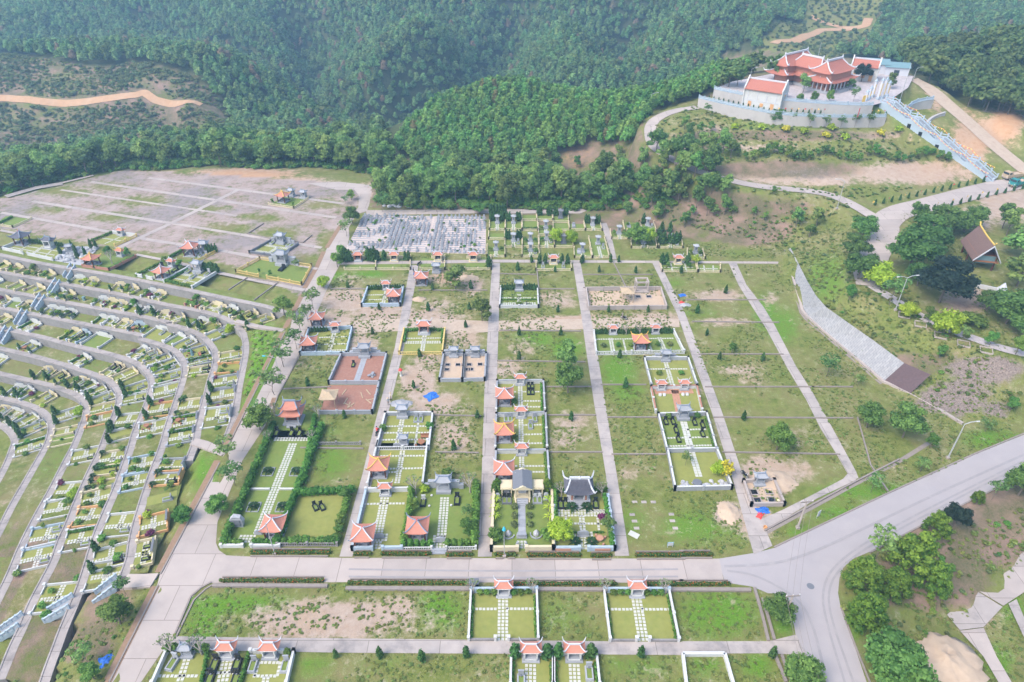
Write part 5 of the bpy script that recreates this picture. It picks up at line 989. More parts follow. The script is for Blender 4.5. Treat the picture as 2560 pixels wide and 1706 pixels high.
pl.hedge((-.02,-.02),(1.02,-.02),1.6,1.5,"broad leafy hedge closing the back of the lawn with twin black tombs",seed=8);pl.hedge((.97,.02),(.99,.4),1.3,1.3,"leafy hedge at the upper right of the lawn with twin black tombs",seed=9)
pl.row('topiary',(.05,.94),(.95,.94),8,1.3,"round clipped bush in the front row of the lawn with twin black tombs",'clipped_bush',1.1,'clipped bushes of the twin tomb lawn','shrub');pl.row('topiary',(.97,.5),(.97,.88),4,1.4,"round clipped bush in the right edge row of the twin black tomb lawn",'clipped_bush',1.1,'clipped bushes at the lawn edge','shrub')
tomb(pl,.40,.27,'black',"left of the twin black tombs on the hedged lawn",.75,.5);tomb(pl,.53,.27,'black',"right of the twin black tombs on the hedged lawn",.75,.5)
pl.wall([((-.05,1.0),(1.0,1.0))],'wallc',.7,.15,True,'fence',"weathered grey fence in front of the twin black tomb lawn")
pl=Plot("x",[(0,722,965),(0,840,965),(0,812,1110),(0,696,1110)],None)
pl.hedge((.02,0),(.02,1),1.2,1.3,"leafy hedge beside the unmown grass above the twin tomb lawn",seed=12)
pl.wall([((.05,.42),(1.0,.42))],'wallc',.6,.12,True,'fence',"weathered picket fence across the grass above the twin tomb lawn")
pl=Plot("the plot with a pale ridged corner gazebo",[(8,180,275),(8,470,270),(8,420,668),(8,85,672)])
pl.tiles(('v',.46,3,.08,.75),('h',.22,1,.03,.40),('h',.22,1,.54,.97),('h',.80,3,.36,.68),('h',.92,3,.40,.60))
pl.wall([((0,0),(0,1)),((0,1),(.40,1)),((.62,1),(1,1))],'blue',.75,.25,label="blue grey painted wall around the plot with a pale ridged corner gazebo");pl.wall([((0,0),(1,0))],'white',.9,.2,label="white panelled back wall behind the red shrine of the corner gazebo plot")
gaz(pl,.22,.88,'ridge',"red roofed gazebo with thick pale ridges in the front left corner by the road");shr(pl,.46,.03,"red roofed altar on a white pedestal above the tile walk of the corner gazebo plot");scr(pl,.52,.80,"grey carved screen on the tiles right of the pale ridged gazebo",.9)
pl=Plot("the leafy plot with the slate ridged gazebo",[(8,475,240),(8,945,240),(8,925,655),(8,425,660)],'lawn2')
pl.tiles(('v',.52,3,.2,.85),('h',.90,5,.42,.6))
pl.hedge((.05,.1),(.02,.9),1.3,1.6,"tall hedge between the two front plots left of the centre alley",seed=14);pl.hedge((.97,.02),(.98,.95),1.4,1.9,"tall dense hedge along the centre alley behind the slate ridged gazebo plot",seed=15)
pl.hedge((.02,.97),(.38,.97),1.1,1.5,"bushy front hedge before the slate ridged gazebo",seed=16);pl.hedge((.62,.97),(.97,.97),1.2,1.5,"bushy front hedge right of the grey steps by the centre alley",seed=17)
gaz(pl,.20,.80,'ridgeb',"red roofed gazebo with thin slate blue ridges behind the bushy hedge",0,1.0);stn(pl,.50,.05,"wide grey stone shrine with wing walls above the three tile walk",1.15);scr(pl,.51,.90,"grey carved screen at the foot of the three tile walk",1.0)
tomb(pl,.22,.28,'black',"black tomb with a white headstone left of the wide grey shrine",.85,0,'white');tomb(pl,.70,.25,'black',"tall black tomb right of the wide grey shrine",.95)
pl.put('bare',mk_bare,.10,.12,"spreading bare frangipani left of the wide grey shrine",'frangipani trees',1.4);pl.put('bare',mk_bare,.88,.10,"spreading bare frangipani right of the wide grey shrine",'frangipani trees',1.5)
pl.tree('dense',.10,.38,2.4,"round green bush left of the path behind the slate ridged gazebo",1.3,cat='shrub');pl.tree('dense',.88,.78,3.4,"big dark bush in the front right corner by the centre alley",1.1,cat='shrub');pl.tree('airy',.86,.55,3.0,"thin yellowish shrub leaning over the lawn by the centre alley",1.0,cat='shrub')
pl.tree('limeshrub',.22,.08,1.6,"yellow green bush on the left wing of the wide grey shrine",1.0,cat='shrub')
for u,v,q in((.33,.16,'upper right'),(.31,.34,'lower right'),(.11,.2,'left'),(.62,.33,'beside the tall black tomb')):pl.put('pot',lambda:(lambda o:(obj('bowl',MB().lathe([(.1,0),(.2,.2),(.16,.3)],n=9),'white',o),o)[1])(thing('flower_pot','x','pot')),u,v,f"small white flower pot, {q} in the wide grey shrine lawn",'white flower pots')
pl.wall([((0,1.02),(.40,1.02)),((.60,1.02),(1,1.02))],'white',.65,.14,True,'fence',"white picket fence in front of the slate ridged gazebo plot")
st=thing('stone_steps',"pink grey steps up to the three tile walk from the road",'steps',pl.P(.5,1.03));obj('step',MB().box((0,0,0),(2.2,.45,.3)),'stone',st);obj('step',MB().box((0,-.45,0),(2.2,.45,.15)),'stone',st)
pl=Plot("the plot with the golden ridged gazebo at the left alley",[(5,262,1500),(5,600,1500),(8,565,225),(8,190,235)])
pl.tiles(('v',.52,2,.02,.98),('h',.32,1,.12,.95),('h',.62,1,.3,.95),('h',.70,1,.22,.5))
pl.wall([((1,0),(1,1)),((0,0),(0,1))],'white',.8,.2,label="white wall around the plot with the golden ridged gazebo");gaz(pl,.17,.72,'ridgey',"red roofed gazebo with cream gold ridges beside the left alley");stn(pl,.52,.02,"grey stone shrine backing onto the white fence above the golden ridged gazebo",.8,False)
pl=Plot("the grey walled plot with a stone shrine and wooden benches",[(5,312,1312),(5,635,1310),(5,608,1545),(5,252,1548)])
pl.tiles(('v',.37,2,.06,.9),('h',.33,1,.02,.97),('h',.52,1,.02,.97),('h',.72,1,.02,.97),('v',.72,1,.2,.9))
pl.wall([((0,0),(0,1)),((1,0),(1,1)),((0,0),(1,0))],'stone',.8,.22,label="grey stone wall around the plot with a stone shrine and benches",coping='white');pl.wall([((0,1.0),(1,1.0))],'white',.8,.16,True,'fence',"white panelled front fence of the plot with stone shrine and benches")
stn(pl,.37,.02,"pointed grey stone shrine at the top of the benches plot",1.0,False)
tomb(pl,.66,.14,'stone',"left of two pale grey tombs joined at the back of the benches plot",.8);tomb(pl,.76,.14,'stone',"right of two pale grey tombs joined at the back of the benches plot",.8);scr(pl,.36,.90,"grey screen stone at the foot of the tile walk of the benches plot",.7)
pl.put('tset',mk_table_set('wood'),.85,.86,"round brown wooden table with stools on the lawn",'garden tables',1.2);pl.put('bench',mk_bench,.9,.68,"brown wooden bench above the round table on the lawn",'garden benches')
pl.tree('topiary',.03,.45,1.4,"clipped bush on the left wall of the benches plot",cat='shrub');pl.tree('topiary',.97,.4,1.5,"clipped bush on the right wall of the benches plot",cat='shrub')
specs=[("the topmost centre alley gazebo plot",[(5,1075,1095),(5,1390,1092),(5,1400,1290),(5,1068,1292)],'ridge','topmost',.30,.62),("the golden centre alley gazebo plot",[(5,1070,1322),(5,1405,1312),(5,1415,1545),(5,1062,1550)],'ridgey','middle',.28,.56),("the lowest centre alley gazebo plot",[(8,1062,12),(8,1410,10),(8,1425,262),(8,1050,265)],'ridge','lowest',.36,.52)]
for i,(d,c,rg,q,a,b)in enumerate(specs):
 pl=Plot(d,c);pl.tiles(('v',.50,2,.08,.98),('h',a,1,.55,.97),('h',b,1,.55,.97),('h',.82,1,.55,.97),('h',a,1,.05,.44))
 pl.wall([((0,0),(0,1)),((1,0),(1,1)),((0,0),(1,0))],'white',.9,.22,label=f"white and grey wall around {d}",coping='stone')
 shr(pl,.50,.0,f"red roofed altar at the back of {d}",sc=1.0);gaz(pl,.17,.66,rg,f"red roofed gazebo with {'golden' if rg == 'ridgey' else 'pale'} ridges, {q} of three right of the centre alley")
 if i<2:pl.hedge((.95,.05),(.95,.95),.5,.6,f"low narrow hedge inside the right wall of {d}",seed=30+i)
 else:pl.hedge((.96,.05),(.96,.75),.6,.8,f"low narrow hedge inside the right wall of {d}",seed=33)
 if i==0:
  for u in(.68,.76):
   for v in(.14,.34):tomb(pl,u,v,'black',f"black tomb in the block of four, {'upper' if v < .2 else 'lower'} {'left' if u < .7 else 'right'} one",.7)
 if i==1:
  for u,v,n_ in((.2,.1,'left of the pair behind the golden gazebo'),(.28,.1,'right of the pair behind the golden gazebo'),(.78,.12,'upper right on the golden gazebo lawn'),(.69,.33,'alone in the middle of the golden gazebo lawn')):tomb(pl,u,v,'stone',f"pale grey tomb, {n_}",.85)
 pl.tree('topiary',.37,.72,1.3,f"clipped bush between gazebo and tile walk in {d}",cat='shrub')
pl=Plot("the cream walled mausoleum plot",[(8,1048,275),(8,1440,272),(8,1450,672),(8,1030,676)],'lawn2')
pl.wall([((0,0),(0,1)),((1,0),(1,1)),((0,1),(.42,1)),((.57,1),(1,1))],'cream',.95,.3,label="cream painted wall around the mausoleum plot")
def mk_mausoleum():
 o=thing('mausoleum','x','mausoleum');obj('base',MB().box((0,.3,0),(2.6,3.6,.5)),'cream',o)
 for i in range(4):obj('step',MB().box((0,-1.6-.28*i,0),(1.7,.28,.5-.12*i)),'stone',o)
 for s in(-1,1):obj('side_wall',MB().box((s*1.05,-2.1,0),(.2,1.3,.45)),'cream',o)
 for x,y in((-1.05,-1.3),(1.05,-1.3),(-1.05,1.6),(1.05,1.6)):obj('pillar',MB().box((x,y,.5),(.24,.24,2.2)),'cream',o)
 obj('wall',MB().box((0,1.7,.5),(2.1,.15,2.2)),'cream',o);obj('sarcophagus',MB().box((0,.4,.5),(1.2,1.8,.7)),'stone',o)
 for s in(-1,1):
  mb=MB();mb.add([(0,-1.75,3.35),(s*1.5,-1.75,2.7),(s*1.5,2.1,2.7),(0,2.1,3.35)],[(0,1,2,3)]);mb.add([(0,-1.75,3.25),(s*1.5,-1.75,2.6),(s*1.5,2.1,2.6),(0,2.1,3.25)],[(3,2,1,0)]);obj('roof',mb,'dstone',o)
 for y in(-1.72,2.05):obj('pediment',fixn(MB().add([(-1.45,y-.12,2.62),(1.45,y-.12,2.62),(0,y-.12,3.3),(-1.45,y+.1,2.62),(1.45,y+.1,2.62),(0,y+.1,3.3)],[(0,1,2),(5,4,3),(0,3,4,1),(1,4,5,2),(2,5,3,0)]).mesh('pediment','cream'))and MB().add([(-1.5,y-.14,2.6),(1.5,y-.14,2.6),(0,y-.14,3.4),(-1.5,y+.12,2.6),(1.5,y+.12,2.6),(0,y+.12,3.4)],[(0,1,2),(5,4,3),(0,3,4,1),(1,4,5,2),(2,5,3,0)]),'cream',o)
 return o
def mk_cubicle():
 o=thing('tomb_pavilion','x','shrine');
 for x in(-.72,.72):
  for y in(-.7,.7):obj('pillar',MB().box((x,y,0),(.2,.2,1.75)),'cream',o)
 obj('back_wall',MB().box((0,.75,0),(1.4,.12,1.75)),'cream',o);obj('roof',MB().box((0,0,1.75),(1.9,1.9,.25)).box((0,0,2.0),(1.7,1.7,.1)),'cream',o);obj('altar',MB().box((0,-.1,0),(.9,.8,.9)),'stone',o);return o
pl.put('maus',mk_mausoleum,.49,.02,"cream columned mausoleum with a grey pitched roof and steps",None,1.0)
for u,q in((.22,'left'),(.75,'right')):pl.put('cub',mk_cubicle,u,.02,f"cream flat roofed tomb pavilion {q} of the mausoleum",'tomb pavilions')
for u,m,q in((.185,'dstone','left of the dark pair'),(.265,'dstone','right of the dark pair')):tomb(pl,u,.16,m,f"grey tomb with a dark headstone, {q} below the left cream pavilion",.78,0,'black')
for u,q in((.71,'left'),(.79,'right')):tomb(pl,u,.16,'stone',f"white headed tomb, {q} of the pale pair below the right cream pavilion",.78,0,'white')
for u,q in((.07,'left'),(.90,'right')):o=thing('stele',f"rounded grey stele by the {q} wall of the mausoleum plot",'stele',pl.P(u,.12));obj('slab',MB().box((0,0,0),(.7,.25,1.0)).box((0,0,1.0),(.6,.25,.25),top=.6),'stone',o);obj('base',MB().box((0,-.1,0),(.9,.7,.12)),'stone',o)
wk=thing('stone_walk',"long grey slab walk leading up to the cream mausoleum",'walk',pl.P(.49,.52));
for i in range(9):obj('slab',MB().box((0,-2.9+i*.72,0),(1.1,.70,.07)),'stone',wk)
o=thing('stone_lectern',"grey block altar at the foot of the mausoleum walk",'altar',pl.P(.49,.78));obj('base',MB().box((0,0,0),(1.5,.7,.3)),'stone',o);obj('top',MB().box((0,0,.3),(1.3,.55,.5)),'stone',o)
pl.tiles(('v',.49,3,.86,.98))
for u in(.36,.62):
 for j,v in enumerate((.29,.45,.60)):pl.tree('dryshrub',u,v,.9,f"small reddish round shrub {'left' if u < .5 else 'right'} of the mausoleum walk, {LAB_ORD[j + 1]} from the top",1.3,cat='shrub',group='round shrubs by the mausoleum walk')
for u,lst in((.04,(.17,.32,.47)),(.94,(.18,.34,.5))):
 for j,v in enumerate(lst):pl.put('palm',mk_palm,u,v,f"small yellow green palm at the {'left' if u < .5 else 'right'} wall of the mausoleum plot, {LAB_ORD[j + 1]} from the top",'small palms',1.25)
for u,q in((.07,'left'),(.91,'right')):pl.tree('topiary',u,.82,2.3,f"big ball shaped bush in the front {q} corner of the mausoleum plot",1.1,cat='shrub')
for u,q in((.27,'left'),(.73,'right')):
 o=thing('rock_pond',f"half round stone edged rock bed on the {q} of the mausoleum lawn",'rock bed',pl.P(u,.74));
 for i in range(7):a=math.pi+i*.45;obj('edge_stone',MB().box((.85*math.cos(a),.85*math.sin(a),0),(.4,.16,.25),a+1.57),'stone',o)
 obj('rock',MB().lathe([(.5,0),(.45,.4),(.2,.8),(.05,1.0)],n=7),'gravel',o)
for u,q in((.42,'left'),(.56,'right')):o=thing('stone_lion',f"grey stone lion on the {q} gate post of the mausoleum plot",'statue',pl.P(u,.95));obj('plinth',MB().box((0,0,0),(.45,.6,.6)),'stone',o);obj('body',MB().lathe([(.2,.6),(.24,.8),(.16,1.05),(.17,1.2),(.05,1.35)],n=8),'stone',o)
for u,q in((.06,'left'),(.92,'right')):pl.tree('pine',u,.0,3.0,f"dark feathery shrub behind the {q} cream tomb pavilion",1.0)
pl=Plot("the black roofed temple plot",[(8,1452,285),(8,1815,285),(8,1868,672),(8,1455,674)])
def mk_blacktemple():
 o=thing('small_temple','x','temple');obj('base',MB().box((0,0,0),(3.5,2.8,.5)),'stone',o)
 for i in range(4):obj('step',MB().box((0,-1.55-.28*i,0),(2.6,.28,.48-.11*i)),'stone',o)
 obj('wall',MB().box((0,1.0,.5),(3.0,.2,1.9)).box((-1.4,0,.5),(.2,1.8,1.9)).box((1.4,0,.5),(.2,1.8,1.9)).box((-1.05,-.95,.5),(.7,.15,1.9)).box((1.05,-.95,.5),(.7,.15,1.9)).box((0,-.95,2.0),(1.5,.15,.4)),'white',o)
 for s in(-1,1):obj('pillar',MB().box((s*1.05,-1.06,.5),(.3,.12,1.8)),'redwall',o)
 obj('altar',MB().box((0,.5,.5),(1.4,.5,.9)),'dstone',o);obj('roof',hip_roof(4.5,3.6,2.3,4.0,2.6,.4,7,8),'roofd',o);hip_ridges(4.5,3.6,2.3,4.0,2.6,.4,.14,o,'ridge',ends=.65)
 rb=MB()
 for i in range(19):x=-1.75+i*.195;rb.bar((x,-.25,3.72),(x*1.05,-1.75,2.33),.05,.06)
 obj('tile_ribs',rb,'roofd',o)['kind']='stuff';obj('ridge_crest',MB().lathe([(.3,0),(.2,.2),(.02,.5)],(0,0,4.1),8),'ridge',o);return o
pl.put('btemple',mk_blacktemple,.46,.06,"small temple with a black tiled roof and white curled ridges",None,1.0)
for u,q in((.13,'left of the pair'),(.22,'right of the pair')):tomb(pl,u,.22,'black',f"black tomb, {q} left of the black roofed temple",.85)
tomb(pl,.77,.22,'black',"single black tomb right of the black roofed temple",.85)
pl.tiles(('h',.36,3,.04,.96),('h',.33,1,.72,.97),('v',.50,2,.42,.98),('v',.22,1,.42,.68),('v',.78,1,.42,.68),('h',.55,1,.15,.90),('h',.73,2,.36,.66))
for u,q in((.33,'left'),(.60,'right')):pl.put('cycad',mk_cycad,u,.28,f"big dark cycad {q} of the black temple steps",'cycads by the black temple',1.3)
for u,q in((.36,'left'),(.63,'right')):pl.put('cycad',mk_cycad,u,.88,f"dark cycad {q} of the front gate of the black temple plot",'cycads by the black temple',1.2)
scr(pl,.50,.76,"grey oval carved screen between gate and lawn of the black temple plot",1.15)
pl.tree('lime',.13,.80,4.0,"bright lime yellow tree on a thin trunk in the black temple plot",1.0);pl.tree('airy',.90,.78,4.2,"thin light green tree in the front right of the black temple plot",1.0);pl.tree('purple',.86,.5,1.5,"round purple bush by the right hedge of the black temple plot",1.2,cat='shrub')
pl.hedge((.03,0),(.03,.62),.9,1.2,"dark hedge inside the left wall of the black temple plot",seed=40);pl.hedge((.95,.1),(.97,.95),.9,1.3,"dark hedge along the alley in the black temple plot",seed=41);pl.hedge((.0,-.03),(.30,-.03),1.0,1.2,"hedge behind the pair of black tombs",seed=42);pl.hedge((.65,-.03),(.97,-.03),1.0,1.2,"hedge behind the single black tomb",seed=43);pl.hedge((.2,.71),(.38,.71),.4,.4,"low front hedge left of the oval screen",seed=44);pl.hedge((.68,.71),(.85,.71),.4,.4,"low front hedge right of the oval screen",seed=45)
for u,q in((.15,'left'),(.90,'right')):pl.put('bare',mk_bare,u,.05,f"pale frangipani {q} behind the tombs of the black temple plot",'frangipani trees',1.1)
pl.put('tset2',mk_table_set('terracotta'),.77,.84,"round terracotta stone table with stools behind the blue wall",'garden tables',1.1)
pl.wall([((0,.3),(0,1)),((1,.1),(1,1)),((0,1),(.42,1)),((.57,1),(1,1))],'blue',.85,.28,label="pale blue wall around the black roofed temple plot")
o=thing('wall_panel',"pair of orange tile panels set into the blue front wall",'wall panel',pl.P(.5,1.0));
for x in(-3.0,2.6):obj('panel',MB().box((x,-.2,.3),(2.2,.1,.35)),'terracotta',o)
pl=Plot("the blue walled plot with conifers and a gazebo",[(5,192,447),(5,435,442),(5,412,565),(5,150,568)])
pl.tiles(('v',.53,2,.1,.95),('h',.35,1,.03,.95),('h',.62,1,.03,.95));pl.wall([((0,0),(0,1)),((1,0),(1,1)),((0,1),(1,1)),((0,0),(1,0))],'blue',.8,.22,label="blue grey wall around the small plot with conifers and a gazebo")
shr(pl,.52,.02,"red roofed altar between two rows of young conifers",'ridge');gaz(pl,.82,.72,'ridge',"red roofed gazebo in the blue walled conifer plot beside the left alley");pl.row('conifer',(.05,.05),(.38,.05),6,1.6,"young cypress in the back row left of the altar of the blue walled plot");pl.row('conifer',(.66,.05),(.97,.05),6,1.6,"young cypress in the back row right of the altar of the blue walled plot")
pl=Plot("the yellow walled plot with a tall red shrine",[(5,440,735),(5,718,733),(5,700,892),(5,405,895)])
pl.tiles(('v',.52,2,.2,.95),('h',.32,1,.05,.95),('h',.50,2,.05,.95));pl.wall([((0,0),(0,1)),((1,0),(1,1))],'yellow',.7,.2,label="yellow side walls of the plot with a tall red shrine");pl.wall([((0,1),(1,1))],'yellow',.7,.18,True,'fence',"yellow front fence of the plot with a tall red shrine")
shr(pl,.50,.08,"tall red roofed shrine with high curled white ridges in the yellow walled plot",'ridge',1.35,'redwall');pl.hedge((.03,.02),(.38,.0),.8,.9,"leafy back hedge left of the tall red shrine",seed=50);pl.hedge((.62,.0),(.97,.02),.8,.9,"leafy back hedge right of the tall red shrine",seed=51);pl.hedge((.95,.05),(.95,.55),.5,.8,"hedge inside the right yellow wall",seed=52);pl.hedge((.05,.05),(.06,.5),.5,.8,"hedge inside the left yellow wall",seed=53)
for q,c in(('left',[(5,710,905),(5,848,905),(5,835,1080),(5,680,1080)]),('right',[(5,850,905),(5,1000,903),(5,990,1075),(5,838,1080)])):
 pl=Plot(f"the {q} of two new plots with open graves",c,'sand');pl.wall([((0,0),(0,1)),((1,0),(1,1)),((0,1),(1,1)),((0,0),(.32,0)),((.68,0),(1,0))],'stone',.75,.22,label=f"grey stone wall around the {q} of two new plots with open graves");stn(pl,.5,.0,f"grey stone shrine at the back of the {q} new plot with open graves",.9,True)
 for j,(u,v)in enumerate(((.25,.36),(.75,.36),(.25,.55))if q=='left'else((.25,.36),(.75,.36),(.2,.55),(.34,.55))):
  o=pl.put('pit',lambda:(lambda o:(obj('rim',MB().box((-.5,0,0),(.12,1.1,.16)).box((.5,0,0),(.12,1.1,.16)).box((0,.5,0),(.9,.12,.16)).box((0,-.5,0),(.9,.12,.16)),'concrete',o),obj('pit',MB().box((0,0,0),(.88,.88,.05)),'black',o),o)[2])(thing('open_grave','x','open grave')),u,v,f"open square grave pit, {LAB_ORD[j + 1]} in the {q} new plot",'open grave pits')
pl=Plot("the red gravel plot",[(5,12,905),(5,320,903),(5,272,1098),(5,-75,1098)],'redgravel');pl.wall([((0,0),(0,1)),((1,0),(1,1)),((0,1),(1,1)),((0,0),(1,0))],'stone',.8,.22,label="grey stone wall around the red gravel plot");stn(pl,.52,.0,"broad grey shrine at the back of the red gravel plot",1.15)
pl.tiles(('v',.52,2,.1,.98),m='stone',sz=.55,gap=.03);tomb(pl,.34,.35,'black',"lone black headstone lying on the red gravel",.7,0,'black')
o=thing('stone_parts',"pale unassembled tomb slabs lying on the red gravel",'stone slabs',pl.P(.80,.7));[obj('slab',MB().box((random.uniform(-.4,.4),random.uniform(-.5,.5),.15*i),(.9,.5,.15),random.uniform(0,3)),'stone',o)for i in range(4)]
pl=Plot("the building site below the red gravel",[(5,-80,1105),(5,268,1103),(5,222,1300),(5,-140,1302)],'redgravel');pl.wall([((0,1),(1,1)),((1,0),(1,1))],'stone',.8,.22,label="grey wall at the foot of the building site below the red gravel plot")
for i in range(9):
 u,v=random.uniform(.3,.95),random.uniform(.2,.9);a=random.uniform(0,3.1);o=thing('timber_plank',f"raw timber plank lying on the red building site, {LAB_ORD[i + 1]} of nine",'plank',pl.P(u,v)+Vector((0,0,.05)),a,'scattered timber');obj('plank',MB().box((0,0,0),(1.8,.18,.08)),'timber',o)
def mk_scaffold():
 o=thing('scaffold_frame','x','building frame')
 for x in(-1.2,1.2):
  for y in(-1.2,1.2):obj('post',MB().tube([(x,y,0),(x,y,2.3)],.07,6),'timber',o)
 for x in(-1.2,1.2):obj('beam',MB().box((x,0,2.2),(.1,2.7,.12)),'timber',o)
 for y in(-1.2,0,1.2):obj('beam',MB().box((0,y,2.3),(2.7,.1,.12)),'timber',o)
 obj('roof_form',hip_roof(3.0,3.0,2.45,3.1,.3,.1),'timber',o);return o
pl.put('scaf',mk_scaffold,.16,.7,"half built gazebo of raw timber formwork on the building site",None)
pl=Plot("the clipped hedge plot with a grey shrine",[(5,1100,447),(5,1350,447),(5,1356,575),(5,1092,577)],'lawn2');pl.tiles(('v',.50,2,.3,.75),('h',.48,1,.05,.95),('h',.78,2,.05,.95));pl.wall([((0,0),(0,1)),((1,0),(1,1)),((0,1),(1,1))],'white',.7,.2,label="white wall around the clipped hedge plot with a grey shrine");stn(pl,.50,.04,"grey stone shrine between rows of cypress right of the centre alley",1.0,False)
pl.row('conifer',(.04,.05),(.38,.03),6,1.8,"cypress in the back row left of the grey shrine by the centre alley");pl.row('conifer',(.64,.03),(.98,.05),6,1.8,"cypress in the back row right of the grey shrine by the centre alley");pl.hedge((.05,.6),(.42,.6),.35,.35,"low clipped hedge line left in the clipped hedge plot",seed=60);pl.hedge((.58,.6),(.95,.6),.35,.35,"low clipped hedge line right in the clipped hedge plot",seed=61);pl.tree('topiary',.5,.86,1.1,"clipped ball bush at the centre front of the clipped hedge plot",1.2,cat='shrub');tomb(pl,.76,.86,'black',"black flat stone at the front of the clipped hedge plot",.7,1.57)
pl=Plot("the raw concrete building site",[(5,1682,460),(5,2190,455),(5,2232,585),(5,1700,590)],'sand');pl.wall([((0,0),(1,0)),((0,0),(0,1)),((0,1),(1,1)),((1,0),(1,1))],'concrete',1.0,.2,False,label="raw concrete wall around the large building site")
def mk_cframe():
 o=thing('concrete_frame','x','building frame')
 for x in(-1.2,1.2):
  for y in(-.9,.9):obj('post',MB().box((x,y,0),(.25,.25,2.3)),'concrete',o)
 obj('slab',MB().box((0,0,0),(2.9,2.3,.4)),'concrete',o);obj('top_beam',MB().box((0,.9,2.3),(2.7,.25,.3)).box((0,-.9,2.3),(2.7,.25,.3)).box((-1.2,0,2.3),(.25,1.6,.3)).box((1.2,0,2.3),(.25,1.6,.3)),'concrete',o);return o
pl.put('cf',mk_cframe,.74,.0,"open concrete frame at the back of the raw building site",None,1.1);pl.put('scaf',mk_scaffold,.52,.5,"timber propped formwork standing on the raw concrete site",None,1.0)
for j,(u,v)in enumerate(((.68,.35),(.82,.35))):pl.put('pit',None,u,v,f"square grave pit beside the concrete frame, {'left' if j == 0 else 'right'} one",'open grave pits',1.2)
pl=Plot("the wide plot with two altars",[(5,1735,752),(5,2280,745),(5,2350,888),(5,1752,898)],'lawn2');pl.tiles(('h',.28,1,.03,.97),('v',.2,2,.25,.95),('v',.8,2,.25,.95),('v',.35,1,.3,.95),('v',.65,1,.3,.95),('h',.93,1,.03,.97))
pl.wall([((0,0),(0,1)),((1,0),(1,1))],'white',.8,.22,label="white side walls of the wide plot with two altars");pl.wall([((0,1),(1,1))],'white',.9,.2,True,'fence',"white pierced front fence of the wide plot with two altars")
for u,q in((.24,'left'),(.77,'right')):shr(pl,u,.0,f"red roofed altar, {q} of two in the wide plot",'ridge',.95)
gaz(pl,.52,.70,'ridgey',"red roofed gazebo with golden ridges in the middle of the wide plot");pl.row('conifer',(.02,.02),(.17,.02),7,1.5,"small cypress left of the left altar in the wide plot");pl.row('conifer',(.31,.02),(.70,.02),14,1.5,"small cypress between the two altars of the wide plot");pl.row('conifer',(.84,.02),(.98,.02),7,1.5,"small cypress right of the right altar in the wide plot")
for u,q in((.1,'far left'),(.27,'left'),(.42,'centre left'),(.62,'centre right'),(.74,'right'),(.88,'far right')):pl.tree('dryshrub'if u in(.1,.88)else 'topiary',u,.62,1.0,f"round bush, {q} in the bush row of the wide plot",1.3,cat='shrub',group='round bushes of the wide plot')
for u,q in((.4,'left'),(.57,'right')):pl.put('bare',mk_bare,u,.08,f"bare frangipani, {q} one behind the golden gazebo",'frangipani trees',1.0)
pl=Plot("the plot with two cycad beds",[(0,1480,828),(0,1580,828),(0,1600,888),(0,1496,890)]);pl.tiles(('v',.48,2,.05,1.0),('h',.35,1,.05,.95));pl.wall([((0,0),(0,1)),((1,0),(1,1)),((0,0),(1,0))],'stone',.8,.2,label="grey wall around the plot with two clipped bush beds",coping='white');stn(pl,.48,.0,"grey shrine with wings above the two clipped bush beds",.95)
for u,q in((.25,'left'),(.75,'right')):pl.tree('topiary',u,.55,1.0,f"clipped bush in the {q} bed below the winged grey shrine",1.3,cat='shrub')
pl=Plot("the plot with a red brick walk",[(0,1495,895),(0,1600,893),(0,1612,948),(0,1506,950)],'lawn');pl.tiles(('v',.52,3,.1,1.0),('h',.12,3,.1,.9),m='terracotta',sz=.42,gap=.03);pl.wall([((0,0),(0,1)),((1,0),(1,1)),((0,0),(1,0))],'white',.8,.2,label="white wall around the plot with a red brick walk",coping='redwall')
for u,q in((.22,'left'),(.72,'right')):shr(pl,u,.0,f"red roofed altar, {q} of two above the red brick walk",'ridge',.95)
for u in(.18,.27,.68,.77):o=thing('memorial_disc',f"small white round stone by the red brick walk, {['', 'first', 'second', 'third', 'fourth'][[.18,.27,.68,.77].index(u) + 1]} from the left",'stone',pl.P(u,.28),0,'white round stones');obj('disc',MB().lathe([(.3,0),(.32,.15),(.25,.3)],n=10),'white',o);obj('plinth',MB().box((0,.3,0),(.5,.2,.3)),'white',o)
pl=Plot("the plot with a crazy paved walk and black tombs",[(0,1512,958),(0,1622,955),(0,1645,1038),(0,1532,1040)],'lawn2');pl.wall([((0,0),(0,1)),((1,0),(1,1)),((0,0),(1,0)),((0,1),(1,1))],'stone',.85,.2,label="pale grey wall around the plot with black tombs and crazy paving",coping='white');stn(pl,.50,.05,"tall white grey shrine above the crazy paved walk",1.1,False)
pl.tiles(('v',.50,2,.2,.97),m='tile',sz=.55,gap=.06,kind='crazy_paving');pl.tiles(('h',.4,1,.55,.95),('h',.62,1,.05,.45),('h',.62,1,.55,.95),('h',.84,1,.05,.95))
for u,v,q in((.13,.18,'uppermost left'),(.28,.18,'upper left inner'),(.3,.42,'left middle'),(.3,.68,'left lower'),(.72,.22,'upper right inner'),(.87,.3,'upper right outer'),(.82,.55,'right middle')):tomb(pl,u,v,'black',f"black tomb in the crazy paved plot, {q}",.75)
pl.tree('topiary',.2,.05,1.2,"bush left of the tall shrine of the crazy paved plot",cat='shrub');pl.tree('topiary',.8,.05,1.2,"bush right of the tall shrine of the crazy paved plot",cat='shrub');pl.hedge((.96,.1),(.97,.95),.4,.6,"hedge strip inside the right wall of the crazy paved plot",seed=70);pl.hedge((.03,.1),(.03,.95),.4,.6,"hedge strip inside the left wall of the crazy paved plot",seed=71)
